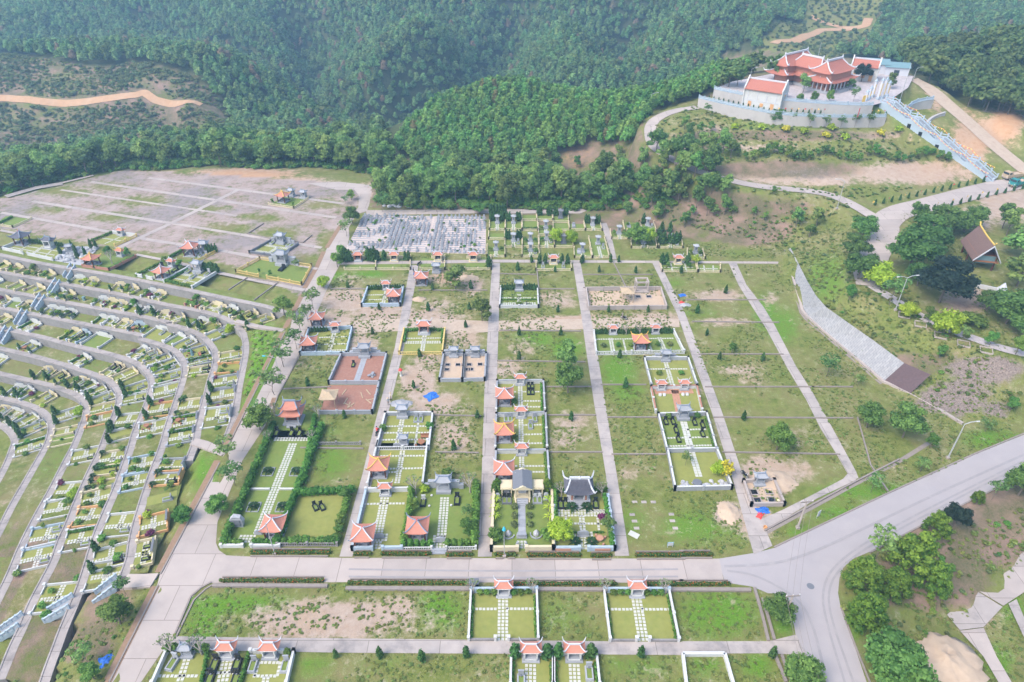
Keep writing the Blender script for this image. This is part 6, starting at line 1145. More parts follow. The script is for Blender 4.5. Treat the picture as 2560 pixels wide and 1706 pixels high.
pl=Plot("the rock garden plot",[(0,1533,1042),(0,1646,1040),(0,1680,1125),(0,1550,1128)],'lawn');pl.wall([((0,0),(0,1)),((1,0),(1,1)),((0,1),(1,1))],'stone',.9,.22,label="pale grey wall around the rock garden plot",coping='white');pl.tiles(('v',.5,2,.0,.7),m='tile',sz=.5,gap=.08,kind='crazy_paving')
for i in range(42):
 u,v=random.uniform(.04,.96),random.uniform(.78,.96);o=thing('garden_rock',"pale rounded rock lying among others at the front of the rock garden",'rock',pl.P(u,v),random.uniform(0,6),'rocks of the rock garden');s=random.uniform(.2,.48)
 if 'rock'not in PROTO:PROTO['rock']=[MB().lathe([(.8,-.1),(1,.25),(.75,.6),(.3,.8)],n=7).mesh('rock','gravel')for _ in range(1)]
 link('stone',PROTO['rock'][0],o);o.scale=(s,s*random.uniform(.7,1.2),s*random.uniform(.6,1))
o=thing('water_jar',"dark round water jar among the rocks of the rock garden",'jar',pl.P(.42,.86));obj('jar',MB().lathe([(.5,0),(.75,.35),(.7,.6),(.6,.62)],n=12),'dstone',o);obj('water',MB().lathe([(.58,.56),(.3,.57)],n=12),'black',o)
pl.tree('airy',.3,.35,3.2,"thin reddish young tree on the rock garden lawn",.9);pl.tree('lime',.85,.62,3.0,"yellow leaved bush at the right of the rock garden",.9,cat='shrub');pl.tree('yellow',.98,.66,3.2,"orange brown bush on the right wall of the rock garden",.8,cat='shrub')
pl=Plot("the blue fenced plot at the left road",[(4,2115,735),(5,85,720),(5,45,898),(4,2055,900)],'lawn');pl.tiles(('v',.60,2,.1,.95),('h',.3,1,.3,.97),('h',.58,1,.3,.97),('h',.82,1,.3,.97));pl.wall([((0,0),(0,1)),((1,0),(1,1)),((0,1),(1,1)),((0,0),(1,0))],'blue',.8,.2,label="blue grey fence wall around the plot with a gazebo at the left road")
shr(pl,.62,.05,"red roofed altar with a white pedestal in the blue fenced roadside plot");gaz(pl,.17,.78,'ridge',"red roofed gazebo in the corner of the blue fenced plot at the left road");pl.row('conifer',(.08,.05),(.42,.05),6,1.5,"small cypress in the back row of the blue fenced roadside plot")
pl=Plot("x",[(4,2180,560),(4,2353,560),(4,2340,690),(4,2130,690)],None);gaz(pl,.22,.98,'ridge',"red roofed gazebo on the bare ground above the blue fenced roadside plot",0,.95)
o=gaz(Plot("x",[(5,520,370),(5,620,370),(5,620,430),(5,520,430)],None),.4,.65,'ridge',"new red roofed gazebo with yellow pillars at the head of the left alley",0,1.0)
stn(Plot("x",[(5,620,280),(5,700,280),(5,700,345),(5,620,345)],None),.5,.8,"small grey blue shrine on red soil beside the new gazebo",1.0,False)
for q,c in(('left',[(8,892,958),(8,1338,955),(8,1348,1285),(8,876,1285)]),('right',[(8,1795,958),(8,2235,958),(8,2302,1290),(8,1836,1290)])):
 pl=Plot(f"the {q} of two matching lawns below the road",c);pl.tiles(('v',.49,3,.13,1.0),('h',.36,1,.04,.43),('h',.36,1,.56,.96));pl.wall([((0,0),(0,1)),((1,0),(1,1))],'white',.75,.2,label=f"white side walls of the {q} of two matching lawns below the road");pl.wall([((0,0),(1,0))],'blue',1.0,.2,label=f"stepped blue grey back wall of the {q} matching lawn below the road");pl.wall([((0,1),(.38,1)),((.58,1),(1,1))],'wallc',.35,.15,False,label=f"low dark front kerb of the {q} matching lawn below the road")
 for u in(.385,.575):o=thing('gate_post',f"short white gate post, {'left' if u < .5 else 'right'} one of the {q} matching lawn",'gate post',pl.P(u,1.0),0,'white gate posts');obj('shaft',MB().box((0,0,0),(.3,.3,.9)),'white',o);obj('cap',MB().box((0,0,.9),(.42,.42,.12)),'white',o)
 shr(pl,.50,.02,f"red roofed altar at the back of the {q} matching lawn below the road",'ridge',1.1)
 for u,w in((.14,'outer left'),(.25,'middle left'),(.36,'inner left'),(.65,'inner right'),(.76,'middle right'),(.87,'outer right')):pl.tree('topiary',u,.04,1.2,f"clipped green bush, {w} of the altar row in the {q} matching lawn",.9,cat='shrub')
 for u,w in((.04,'left'),(.95,'right')):pl.put('bare',mk_bare,u,.03,f"thin frangipani in the back {w} corner of the {q} matching lawn",'frangipani trees',1.0)
 for u in(.035,.965):pl.hedge((u,.1),(u,.97),.35,.5,f"row of low bushes inside the {'left' if u < .5 else 'right'} wall of the {q} matching lawn",seed=int(u*100))
pl=Plot("the bottom left plot with a pale stone screen",[(7,1140,1372),(7,1405,1372),(7,1355,1590),(7,1045,1590)]);pl.tiles(('v',.55,2,.1,.95),('h',.72,1,.05,.95));stn(pl,.55,.03,"low pale grey shrine under the hedge of the bottom left plot",.8,True);tomb(pl,.25,.35,'stone',"pale grey tomb with a grass inset in the bottom left plot",1.0,-.2);pl.hedge((.02,-.08),(1,-.08),1.2,1.5,"dark leafy hedge behind the bottom left plot",seed=80);pl.wall([((0,0),(0,1))],'white',.8,.22,label="white wall on the left of the bottom left plot")
for u,q in((.15,'left'),(.9,'right')):pl.put('bare',mk_bare,u,.05,f"bare frangipani {q} of the pale shrine in the bottom left plot",'frangipani trees',1.3)
pl=Plot("the bottom plot with four black tombs",[(7,1412,1372),(7,1705,1372),(7,1650,1590),(7,1365,1590)]);pl.tiles(('v',.50,3,.12,.97),('h',.62,1,.05,.95));shr(pl,.50,.04,"red roofed altar above the plot with four black tombs",'ridge',1.1);pl.hedge((.02,0),(.03,.97),.6,.7,"clipped hedge on the left of the four black tombs",seed=81);pl.hedge((.97,0),(.97,.97),.6,.7,"clipped hedge on the right of the four black tombs",seed=82)
for u,v,q in((.24,.4,'upper left'),(.76,.4,'upper right'),(.2,.85,'lower left'),(.82,.85,'lower right')):tomb(pl,u,v,'black',f"black granite tomb, {q} of four at the bottom edge",1.0)
pl=Plot("the bottom plot with a ring of tiles",[(7,1712,1372),(7,2005,1372),(7,1955,1590),(7,1655,1590)]);pl.tiles(('h',.30,1,.2,.72),('h',.72,1,.2,.72),('v',.22,1,.32,.7),('v',.72,1,.32,.7),('v',.48,2,.78,1));shr(pl,.47,.04,"red roofed altar above the ring of tiles",'ridge',1.1);tomb(pl,.12,.42,'stone',"grey tomb left of the tile ring",.95);tomb(pl,.86,.42,'stone',"grey tomb right of the tile ring",.95);pl.wall([((1,0),(1,1)),((0,0),(1,0))],'white',.8,.22,label="white wall around the bottom plot with a ring of tiles");pl.tree('dense',.88,.08,1.6,"dark bush in the back corner of the tile ring plot",1.2,cat='shrub')
for q,c,tx in(('left',[(8,1165,1385),(8,1448,1385),(8,1448,1600),(8,1160,1600)],.25),('right',[(8,1455,1385),(8,1742,1385),(8,1765,1600),(8,1455,1600)],.80)):
 pl=Plot(f"the {q} of two narrow bottom plots",c);pl.tiles(('v',.47,3,.22,1.0));shr(pl,.47,.05,f"red roofed altar of the {q} narrow bottom plot",'ridge',1.15);pl.wall([((0,0),(0,1)),((1,0),(1,1)),((0,0),(1,0))],'white',.8,.2,label=f"white wall around the {q} of two narrow bottom plots");tomb(pl,tx,.6 if q=='right'else.85,'stone',f"grey tomb on the lawn of the {q} narrow bottom plot",1.0)
 for u,w in((.1,'left'),(.87,'right')):pl.tree('conifer',u,.05,3.0,f"broad cypress {w} of the altar in the {q} narrow bottom plot",1.1,'cypress')
 for u in(.05,.95):pl.hedge((u,.3),(u,1),.4,.6,f"low hedge along the {'left' if u < .5 else 'right'} side of the {q} narrow bottom plot",seed=90+int(10*u))
pl=Plot("the empty white framed plot",[(9,15,1388),(9,300,1388),(9,360,1600),(9,40,1600)],None);pl.wall([((0,0),(1,0)),((0,0),(0,1)),((1,0),(1,1))],'white',.6,.3,False,label="white kerb wall framing an empty grass plot by the asphalt road")
pl=Plot("the new grave near the junction",[(9,428,212),(9,635,208),(9,705,368),(9,482,372)],'sand');pl.wall([((0,0),(0,1)),((1,0),(1,1)),((0,1),(1,1)),((0,0),(.3,0)),((.75,0),(1,0))],'concrete',.75,.25,label="raw concrete wall around the new grave near the junction")
for j,(u,v)in enumerate(((.25,.42),(.72,.4),(.26,.78),(.70,.76))):pl.put('pit',None,u,v,f"open grave pit near the junction, {['upper left', 'upper right', 'lower left', 'lower right'][j]} of four",'open grave pits',1.15)
stn(pl,.50,.05,"unfinished grey shrine at the back of the new grave near the junction",.9,False)
#grave plots on the terraces of the bowl
GP={1:[(10,80,560,3.4,'y','sh'),(10,300,600,3.2,'y','bb'),(10,540,600,3.4,'y','bB'),(10,800,650,3.6,'y','hb'),(10,1160,720,3.6,'w','pp'),(10,1320,770,3.0,'y','t'),(10,1640,850,3.4,'y','tc'),(10,1870,900,3.2,'y','tb'),(10,2080,950,3.2,'w','bt'),(10,2230,960,3.0,'y','t'),(11,780,1050,3.4,'r','bB'),(11,900,1090,3.0,'y','tt'),(11,1070,1130,4.6,'y','tx'),(11,1290,1160,3.2,'w','k'),(11,1540,1220,3.4,'y','kb'),(11,1830,1280,3.6,'y','Ct')],2:[(10,60,760,3.8,'g',''),(10,320,840,3.2,'y',''),(10,560,880,4.6,'y','t'),(10,850,930,3.4,'w','bb'),(10,1000,950,3.0,'y','c'),(10,1400,1060,3.2,'w','t'),(10,1540,1080,3.0,'y','h'),(10,1690,1110,3.0,'y','ht'),(10,1880,1150,3.4,'w','hB'),(10,2080,1180,3.8,'w','ttC'),(10,2250,1240,3.0,'y','tx'),(11,590,1290,3.6,'y','xt'),(11,820,1350,3.2,'w','Ck'),(11,1040,1410,3.8,'y','bB'),(11,1190,1480,3.6,'w','ttL'),(13,1500,410,3.6,'y','xt'),(13,1470,580,3.6,'o','b'),(13,1440,760,4.0,'g','xt'),(13,1400,950,4.4,'g','xC'),(13,1370,1230,6.0,'w','xtt')],3:[(10,110,1040,3.2,'y','t'),(10,270,1070,3.4,'w',''),(10,420,1100,3.2,'y','bk'),(10,760,1180,3.6,'w','pt'),(10,880,1200,3.0,'w','p'),(10,1020,1230,3.0,'w','pk'),(10,1400,1310,3.0,'w','h'),(10,1540,1350,3.2,'w','xt'),(10,1680,1390,3.2,'y','xt'),(10,1890,1420,3.4,'b','pkw'),(13,500,110,6.0,'w','t'),(13,760,160,3.0,'w',''),(13,920,220,3.6,'w','t'),(13,1050,360,5.6,'g','kbwW'),(13,1080,480,3.0,'g','hxt'),(13,1070,600,3.4,'y','xkk'),(13,950,1110,4.6,'y','xp'),(13,900,1330,4.6,'g','hxw'),(13,850,1500,4.2,'g','hxt'),(7,1190,110,3.6,'g','xb'),(7,1150,210,3.4,'o','xpk'),(7,1120,350,3.6,'n','t'),(7,1090,500,4.2,'o','x'),(7,1000,690,5.0,'y','xKK')],4:[(10,80,1320,3.4,'y','xb'),(10,400,1420,4.0,'w','hx'),(10,1010,1490,3.2,'y','hb'),(10,1130,1520,3.2,'b','kb'),(12,1310,210,5.4,'w',''),(13,310,350,3.2,'w','xt'),(13,450,400,3.6,'y','tt'),(13,530,460,3.2,'g','xk'),(13,580,530,3.2,'w','xb'),(13,620,600,3.2,'g','ht'),(13,650,690,3.6,'w','tb'),(13,620,880,4.8,'w','xt'),(13,560,1150,4.6,'o','xCk'),(13,490,1370,4.6,'w','xw'),(14,1950,330,4.2,'b','xb'),(14,1860,590,4.2,'b','xb'),(14,1680,1190,5.0,'w','xt'),(15,1550,80,4.4,'w','xkC'),(15,1430,330,5.2,'w','xx')],5:[(12,420,280,4.0,'w','ctw'),(12,1180,440,3.8,'w','hkx'),(12,1560,570,3.4,'y','kkx'),(12,1760,660,3.6,'y','x'),(12,1840,840,3.8,'w','Cbt'),(12,1830,960,3.4,'w','xk'),(12,1740,1310,4.6,'w','xC'),(12,1650,1480,3.6,'w','C'),(14,1540,250,4.0,'y','pxt'),(14,1470,450,3.8,'y','hpk'),(14,1380,600,3.4,'y','pwb'),(14,1320,800,4.2,'y','xb'),(14,1230,1060,4.4,'o','xb'),(14,1110,1380,4.6,'w','hxt'),(15,860,600,5.0,'w','xtb')],6:[(12,60,420,3.6,'w','x'),(12,610,640,3.4,'y','Ct'),(12,780,690,3.6,'y','ck'),(12,1090,760,3.4,'y','Ct'),(12,1230,800,3.2,'w','xh'),(12,1360,870,3.6,'w','x'),(12,1400,990,3.4,'w','Ct'),(12,1410,1110,3.4,'y','xt'),(12,1370,1270,4.0,'o','bx'),(14,1150,220,4.2,'w','xk'),(14,930,720,4.2,'w','xL'),(14,830,980,4.4,'w','xB'),(14,690,1310,4.8,'b','xtt'),(15,520,90,4.8,'w','xt')],7:[(12,200,890,3.4,'w','Ct'),(12,360,900,3.2,'w','hb'),(12,560,1000,3.8,'y','t'),(12,950,1190,4.0,'w','xCtL'),(12,930,1440,4.0,'y','xk'),(14,830,40,3.6,'y','')],8:[(12,60,1110,3.6,'y','Ct'),(12,200,1190,4.0,'w','x'),(12,330,1290,3.6,'w','Cx'),(12,430,1400,3.6,'w','Cbt'),(14,420,120,4.2,'w','xht')]}
COLN={'y':('cream','cream'),'w':('white','white'),'g':('stone','grey'),'b':('blue','bluish'),'o':('orange','orange'),'r':('redwall','reddish'),'n':(None,'unwalled')}
def feat_words(ft,mx=2):
 out=[]
 for c,w in(('C','cypresses'),('c','small cypress'),('p','potted cycads'),('h','a hedge'),('B','a leafy bush'),('L','yellow bush'),('K','black tombs'),('k','a black tomb'),('w','benches'),('x','tile walks'),('t','a grey tomb'),('b','small shrubs')):
  if c in ft:out.append(w)
 return ' and '.join(out[:mx])if out else 'bare grass'
for k,lst in GP.items():
 R=STRIP[k];A=np.array([(a.x,a.y)for a,b in R]);Bv=np.array([(b.x,b.y)for a,b in R]);zz=[a.z for a,b in R];ent=[]
 for e in lst:
  q=at(e[0],e[1],e[2],float(np.mean(zz)))
  for _ in range(3):
   ab=Bv-A;t=np.clip(((q.x-A[:,0])*ab[:,0]+(q.y-A[:,1])*ab[:,1])/((ab**2).sum(1)+1e-6),0,1);d=np.hypot(q.x-A[:,0]-t*ab[:,0],q.y-A[:,1]-t*ab[:,1]);i=int(np.argmin(d));q=at(e[0],e[1],e[2],zz[i])
  ent.append((i,e))
 ent.sort(key=lambda v:v[0])
 for n_,(i,e)in enumerate(ent):
  _,_,_,w,cc,ft=e;a,b=R[i];F=Vector((b.x-a.x,b.y-a.y,0));dep=F.length;F.normalize();X=Vector((-F.y,F.x,0));dep=min(dep-.15,6.5);w=w*.93
  org=a+F*.12;TL,TR=org-X*w/2,org+X*w/2;BL,BR=TL+F*dep,TR+F*dep;m,cn=COLN[cc]
  wh=f"{LAB_ORD[n_ + 1]} plot of the {LAB_ORD[k]} terrace";P=Plot(wh,[TL,TR,BR,BL],'lawn'if ft else 'lawn2',a.z);P.L.location.z=0
  if m:
   o=thing('grave_plot',f"{cn} walled grave with {feat_words(ft, 2 if n_ < 20 else 1)}, {wh}",'grave plot',org,P.rz,'walled grave plots of the terraces')
   for s in(-1,1):
    obj('side_wall',MB().box((s*w/2,-dep/2,0),(.16,dep,.5)),m,o);obj('post',MB().box((s*w/2,-dep,0),(.34,.34,.62)).box((s*w/2,-dep,.62),(.42,.42,.07)),m,o)
   hgt=1.5 if k<8 else 1.3;pm_={'redwall':'cream','stone':'white'}.get(m,m)
   bp=MB().box((0,.0,0),(w*.5,.2,hgt)).box((-w*.36,.0,0),(w*.24,.18,hgt*.62)).box((w*.36,.0,0),(w*.24,.18,hgt*.62));obj('back_panel',bp,pm_,o)
   obj('coping',MB().box((0,0,hgt),(w*.55,.32,.1)),'dstone',o)
   if dep>3 and 'x'in ft:
    for s in(-1,1):obj('front_kerb',MB().box((s*w*.33,-dep,0),(w*.3,.16,.3)),m,o)
  if 'x'in ft:P.tiles(('v',.5,1 if w<3.4 else 2,.12,.98),('h',.55,1 if w<3.6 else 2,.06,.94),sz=.33,gap=.12)
  nt_=ft.count('t')+ft.count('k')+ft.count('K');j=0
  for c in[c for q,c in enumerate(ft)if c in 'tkK'or c not in ft[:q]]:
   if c in 'tkK':
    u=.5 if nt_==1 and 'x'not in ft else(.26+.48*j if nt_>1 else.74);j+=1
    tomb(P,u,.3 if dep>3.5 else.42,'stone'if c=='t'else 'black',f"{'grey' if c == 't' else 'black'} tomb{'' if nt_ == 1 else [' on the left', ' on the right', ' at the end'][j - 1]} in the {wh}",.8 if dep>3.3 else.65)
   elif c in 'Cc':
    for u,q in((.03,'left'),(.97,'right')):tree('conifer','cypress',P.P(u,.93),2.9 if c=='C'else 1.9,f"dark cypress at the {q} front post of the {wh}",'tree','cypresses of the terraces',.85)
   elif c=='p':
    for u,q in((.06,'left'),(.94,'right')):P.put('cycad',mk_cycad,u,.93,f"dark cycad on the {q} front post of the {wh}",'cycads of the terraces',.85,0,.35)
   elif c=='h':
    hedge(P.P(.08,.1),P.P(.08,.95),.5,.6,f"clipped hedge inside the {wh}",'hedges of the terraces','hedge',100+i)
   elif c=='b':
    for u,v,q in((.25,.75,'left'),(.75,.8,'right')):tree('shrub','shrub',P.P(u,v),random.uniform(.7,1.1),f"small shrub, {q} one in the {wh}",'shrub','small shrubs of the terraces',1.2)
   elif c=='B':tree('dense','shrub',P.P(.5,.2),2.6,f"leafy green bush against the back of the {wh}",'shrub','leafy bushes of the terraces',1.2)
   elif c=='L':tree('lime','shrub',P.P(.95,.1),2.6,f"yellow green bush beside the back panel of the {wh}",'shrub','yellow bushes of the terraces',1.0)
   elif c in 'wW':P.put('tset',mk_table_set('wood'),.3 if c=='w'else.65,.75,f"brown garden table with stools in the {wh}",'garden tables',1.0)if c=='w'else P.put('bench',mk_bench,.6,.4,f"brown bench in the {wh}",'garden benches')
  if ft:
   for q in range(2):
    kd,cw=random.choice((('dense','leafy'),('topiary','round'),('shrub','loose'),('limeshrub','yellow green'),('dense','leafy'),('topiary','round'),('shrub','loose'),('airy','pale'),('purple','purple')));tree(kd,'garden_bush',P.P((-.05,1.06)[q]+random.uniform(-.06,.06),random.uniform(.2,.95)),random.uniform(.5,1.2),f"{cw} garden bush on the {('left', 'right')[q]} of the {wh}",'shrub','garden bushes of the terraces',1.3)
def stair(r,top,bot,zt,zb,label):
 p,q=at(r,*top,zt),at(r,*bot,zb);d=Vector((q.x-p.x,q.y-p.y,0));L_=d.length;d.normalize();n_=Vector((-d.y,d.x,0));o=thing('terrace_stair',label,'stairs',(0,0,0),0,'stairs with blue balustrades')
 mb=MB();ns=12
 for i in range(ns):
  c=p+d*(L_*(i+.5)/ns);z=zt+(zb-zt)*(i+1)/ns;mb.box((c.x,c.y,zb-.3),(L_/ns+.01,1.5,z-zb+.45),math.atan2(d.y,d.x))
 obj('steps',mb,'stone',o)
 for s in(-1,1):
  a,b=p+n_*s*.9,q+n_*s*.9;a.z,b.z=zt,zb;bl=obj('balustrade',MB().bar(a-Vector((0,0,.5)),b-Vector((0,0,.3)),.22,.75).bar(a+Vector((0,0,.8)),b+Vector((0,0,.8)),.26,.14),'blue',o)
  for i in range(5):c=a.lerp(b,i/4);obj('post',MB().box((c.x,c.y,c.z),(.26,.26,1.0),math.atan2(d.y,d.x)),'blue',bl)
  for i in range(4):c,e=a.lerp(b,i/4+.04),a.lerp(b,i/4+.21);obj('panel',MB().bar(c+Vector((0,0,.3)),e+Vector((0,0,.3)),.1,.5),'ridge',bl)
 return o
for j,(t,b,zt)in enumerate((((10,(1005,590),(905,750)),0,0),((10,(800,795),(690,960)),-2,0),((10,(590,1000),(475,1175)),-4,0),((10,(350,1210),(240,1390)),-6,0),((10,(130,1440),(10,1640)),-8,0))):
 stair(t[0],t[1],t[2],b,b-2,f"blue railed stair down the terraces at the left, {LAB_ORD[j + 1]} from the top")
for j,(t,b,zt,zb)in enumerate((((1590,430),(1310,650),-1,-3),((975,700),(650,890),-3,-5),((290,950),(0,1150),-5,-7))):stair(15,t,b,zt,zb,f"blue railed stair crossing the lower terraces, {LAB_ORD[j + 1]} from the road")
#the dense field of grey tombs behind the cross road
TF=[at(17,300,355),at(17,1870,375),at(17,1862,850),at(17,60,800)]
def tfp(u,v):return TF[0].lerp(TF[1],u).lerp(TF[3].lerp(TF[2],u),v)
mb=MB();mb.add([(p.x,p.y,.025)for p in TF],[(3,2,1,0)]);tag(link('tomb_field_paving',mb.mesh('tomb_field_paving',mat("pink_gravel_field",(.50,.41,.37),.95,.2,2.5,.2,dirt=(.36,.33,.27),dirt_amt=.5))),kind='structure')
tb=MB().box((0,-.25,0),(.62,.95,.3)).box((0,.28,.3),(.6,.2,.25)).box((0,.3,.55),(.5,.14,.62),top=.86).box((0,-.3,.3),(.34,.34,.1));tmesh=tb.mesh('small_tomb','stone')
cells=[]
for row in range(17):
 v=(row+.6)/17.3
 for c in range(30):
  u=(c+.5+random.uniform(-.12,.12))/30
  if abs(u-.575+(v-.5)*.05)<.012:continue
  q=float(vnoise(np.array([u*9+3]),np.array([v*9+2]),1.0,77)[0])+random.uniform(-.22,.22);cells.append((q,u,v,row))
cells.sort(reverse=True)
ordn={}
for q,u,v,row in sorted(cells[:300],key=lambda c:c[1]):
 p=tfp(u,v);o=link('small_tomb',tmesh,None,(p.x,p.y,.03),random.uniform(-.05,.05));o.scale=(1,1,random.uniform(.65,.95))
 side='left'if u<.57 else 'right';dp='back'if v<.33 else('middle'if v<.66 else 'front');ordn[(side,row)]=ordn.get((side,row),0)+1;tag(o,f"small grey headstone, {LAB_ORD[ordn[(side, row)]]} from left in the {LAB_ORD[row + 1]} row of the {side} tomb field",'tomb',"headstones of the grey tomb field")
for row in range(18):
 v=row/17.5;a,b=tfp(.005,v),tfp(.565,v);c,d=tfp(.585,v),tfp(.995,v)
 for s,e in((a,b),(c,d)):tag(obj('row_kerb',MB().bar((s.x,s.y,.02),(e.x,e.y,.02),.18,.12),'stone'),kind='structure')
fp=[]
for i in range(60):p=tfp(random.random(),random.random());fp.append((p.x,p.y,0,random.uniform(.4,.9)))
gn_forest('weeds',fp,[('shrub',i)for i in range(3)],(.9,1.4))
#small yellow fenced plots at the back
def mk_slender(m='stone'):
 def f():
  o=thing('slender_shrine','x','shrine');obj('base',MB().box((0,0,0),(1.1,1.0,.3)),m,o);obj('shaft',MB().box((0,0,.3),(.7,.6,1.5),top=.85),m,o);obj('niche',MB().box((0,-.3,1.0),(.36,.06,.5)),'dstone',o);obj('roof',hip_roof(1.2,1.0,1.8,2.2,.3,.12,3,3),m,o);return o
 return f
YP=[(1,[(95,200),(245,200),(245,300),(92,300)],'sC'),(1,[(250,200),(405,200),(408,300),(250,300)],'sC'),(1,[(410,150),(552,150),(556,205),(412,205)],''),(1,[(415,210),(562,210),(566,305),(415,305)],'h'),(1,[(556,150),(705,150),(712,205),(560,205)],'C'),(1,[(715,150),(862,152),(868,225),(716,222)],'dC'),(2,[(570,250),(715,250),(725,350),(574,350)],'sb'),(2,[(716,230),(864,230),(880,305),(722,305)],''),(2,[(870,235),(1016,238),(1030,300),(880,300)],'f'),(2,[(1020,225),(1178,230),(1194,303),(1036,300)],'sC'),(2,[(1400,225),(1560,225),(1600,315),(1420,315)],'bf'),(2,[(1560,225),(1700,232),(1730,315),(1605,315)],'st'),(3,[(85,330),(240,330),(240,388),(84,388)],''),(3,[(245,380),(410,380),(412,470),(243,470)],'sCt'),(3,[(415,375),(570,375),(575,470),(415,470)],'sb'),(3,[(578,360),(720,360),(730,468),(580,468)],'stb'),(3,[(725,400),(905,400),(915,468),(732,468)],'d'),(3,[(1275,310),(1440,310),(1450,385),(1290,385)],'sb'),(3,[(1480,400),(1718,400),(1735,475),(1482,475)],'sb'),(3,[(1745,390),(1975,395),(1985,475),(1755,475)],'sCt'),(4,[(70,460),(243,460),(245,562),(68,562)],'sb'),(4,[(412,478),(575,478),(585,562),(412,562)],'stb'),(4,[(920,482),(1075,482),(1098,572),(925,572)],'sf'),(4,[(1065,380),(1220,380),(1268,570),(1105,570)],'st'),(4,[(2030,500),(2180,500),(2205,582),(2030,582)],'stb'),(5,[(550,622),(890,622),(896,695),(548,695)],'RCtt'),(5,[(1765,622),(2110,622),(2130,708),(1785,708)],'Rxb'),(5,[(2125,640),(2353,645),(2353,712),(2140,710)],'x')]
YROW=['','backmost','second','third','fourth','front'];cnt={}
for row,c,ft in YP:
 cnt[row]=cnt.get(row,0)+1;wh=f"{LAB_ORD[cnt[row]]} plot in the {YROW[row]} yellow row";P=Plot(wh,[(18,*p)for p in c],'lawn2')
 P.wall([((0,1),(.38,1)),((.62,1),(1,1)),((0,0),(0,1)),((1,0),(1,1))]if 's'in ft else[((0,1),(1,1)),((0,0),(0,1)),((1,0),(1,1))],'cream',.6,.14,True,'fence',f"cream yellow baluster fence, {wh}")
 if 's'in ft:P.put('slender',mk_slender(),.5,.3,f"slender grey shrine in the {wh}",SHR,1.2);P.tiles(('v',.5,2,.45,1.0),m='tile')
 if 'd'in ft:P.put('slenderd',mk_slender('dstone'),.5,.4,f"dark slender shrine in the {wh}",SHR,1.3)
 if 'R'in ft:shr(P,.5,.05,f"cream shrine with red roof in the {wh}",'ridge',1.1,'cream')
 if 'x'in ft:P.tiles(('h',.5,1,.05,.95),('v',.3,1,.1,.95),('v',.7,1,.1,.95))
 for j,ch in enumerate([x for x in ft if x=='t']):tomb(P,(.78,.2)[j%2],.5,'stone',f"grey tomb {'right' if j == 0 else 'left'} in the {wh}",.8)
 if 'f'in ft:P.put('ftomb',mk_flat_tomb('stone'),.3,.4,f"flat grey tomb in the {wh}",TMB,1.0)
 if 'C'in ft:
  for u,q in((.1,'far left'),(.26,'left'),(.74,'right'),(.9,'far right')):tree('conifer','cypress',P.P(u,.08),3.0,f"dark cypress, {q} at the back of the {wh}"[:118],'tree','cypresses of the yellow fenced plots',.9)
 if 'b'in ft:
  for u,q in((.2,'left'),(.8,'right')):tree('dense','shrub',P.P(u,.45),1.5,f"green bush on the {q} of the {wh}",'shrub','bushes of the yellow fenced plots',1.3)
 if 'h'in ft:P.hedge((.03,.85),(.97,.85),.5,.8,f"row hedge at the front of the {wh}",'conifer',120)
for j,(x0,x1,sx)in enumerate(((80,460,240),(480,900,700),(1045,1340,1258),(1620,1930,1710))):
 q=LAB_ORD[j+1];P=Plot(f"{q} yellow plot below the grey tomb field",[(17,x0,890),(17,x1,890),(17,x1,1050),(17,x0-20,1050)],'lawn2');P.wall([((0,1),(1,1)),((1,0),(1,1))],'cream',.6,.14,True,'fence',f"cream baluster fence of the {q} plot below the grey tomb field")
 u=(sx-x0)/(x1-x0);shr(P,u,.28,f"cream shrine with curled red roof, {q} from the left below the grey tomb field",'ridge',1.15,'cream'if j else 'redwall');P.wall([((max(0,u-.3),.1),(u-.12,.1)),((u+.12,.1),(min(1,u+.3),.1))],'cream',.7,.2,False,label=f"low cream wall beside the {q} shrine below the tomb field")
for r,x,y,h,q in((17,45,945,3.8,'leftmost'),(17,90,945,4.0,'second'),(17,130,945,3.6,'third'),(17,370,940,4.2,'fourth'),(17,410,940,3.8,'fifth'),(17,450,940,4.3,'sixth'),(17,490,935,3.2,'seventh'),(17,570,930,3.2,'eighth'),(17,840,930,2.8,'ninth'),(17,880,930,2.9,'tenth'),(17,1905,1020,3.6,'last')):tree('conifer','cypress',at(r,x,y),h,f"dark cypress below the grey tomb field, {q} in the row from the left",'tree','cypresses below the grey tomb field',1.0)
for x in(1930,1965,2000,2040,2080,2110):tree('conifer','cypress',at(17,x,365),4.0,"dark cypress in the close clump at the corner of the back road",'tree','cypress clump by the back road',.8)
#plots on the bare plateau
pl=Plot("the white fenced plot with two black roofs",[(10,290,255),(10,880,330),(10,725,505),(10,35,355)],'lawn');pl.tiles(('h',.3,1,.02,.95),('h',.62,1,.02,.95),('v',.55,2,.1,.95),('v',.25,1,.1,.9),('v',.8,1,.1,.9));pl.wall([((0,1),(.42,1)),((.52,1),(1,1)),((0,.2),(0,1))],'white',.8,.2,label="white panelled wall around the plateau plot with two black roofs")
gaz(pl,.1,.12,'ridge',"x");pl.put('gazd',mk_gazebo('ridgeb','roofd'),.1,.1,"dark roofed gazebo on the far left of the plateau",GZB,1.1);shr(pl,.72,.12,"black roofed altar in the white fenced plateau plot",'ridgeb',1.4,'white','roofd');pl.hedge((.2,-.06),(.95,-.04),.9,1.4,"dark back hedge of the white fenced plateau plot",'conifer',200)
for o in[o for o in COL.objects if o.get('label')=='x'and o.parent is None]:
 for c in list(o.children):bpy.data.objects.remove(c)
 bpy.data.objects.remove(o)
pl=Plot("the rockery plot",[(10,885,335),(10,1390,290),(10,1110,570),(10,738,505)],'gravel');
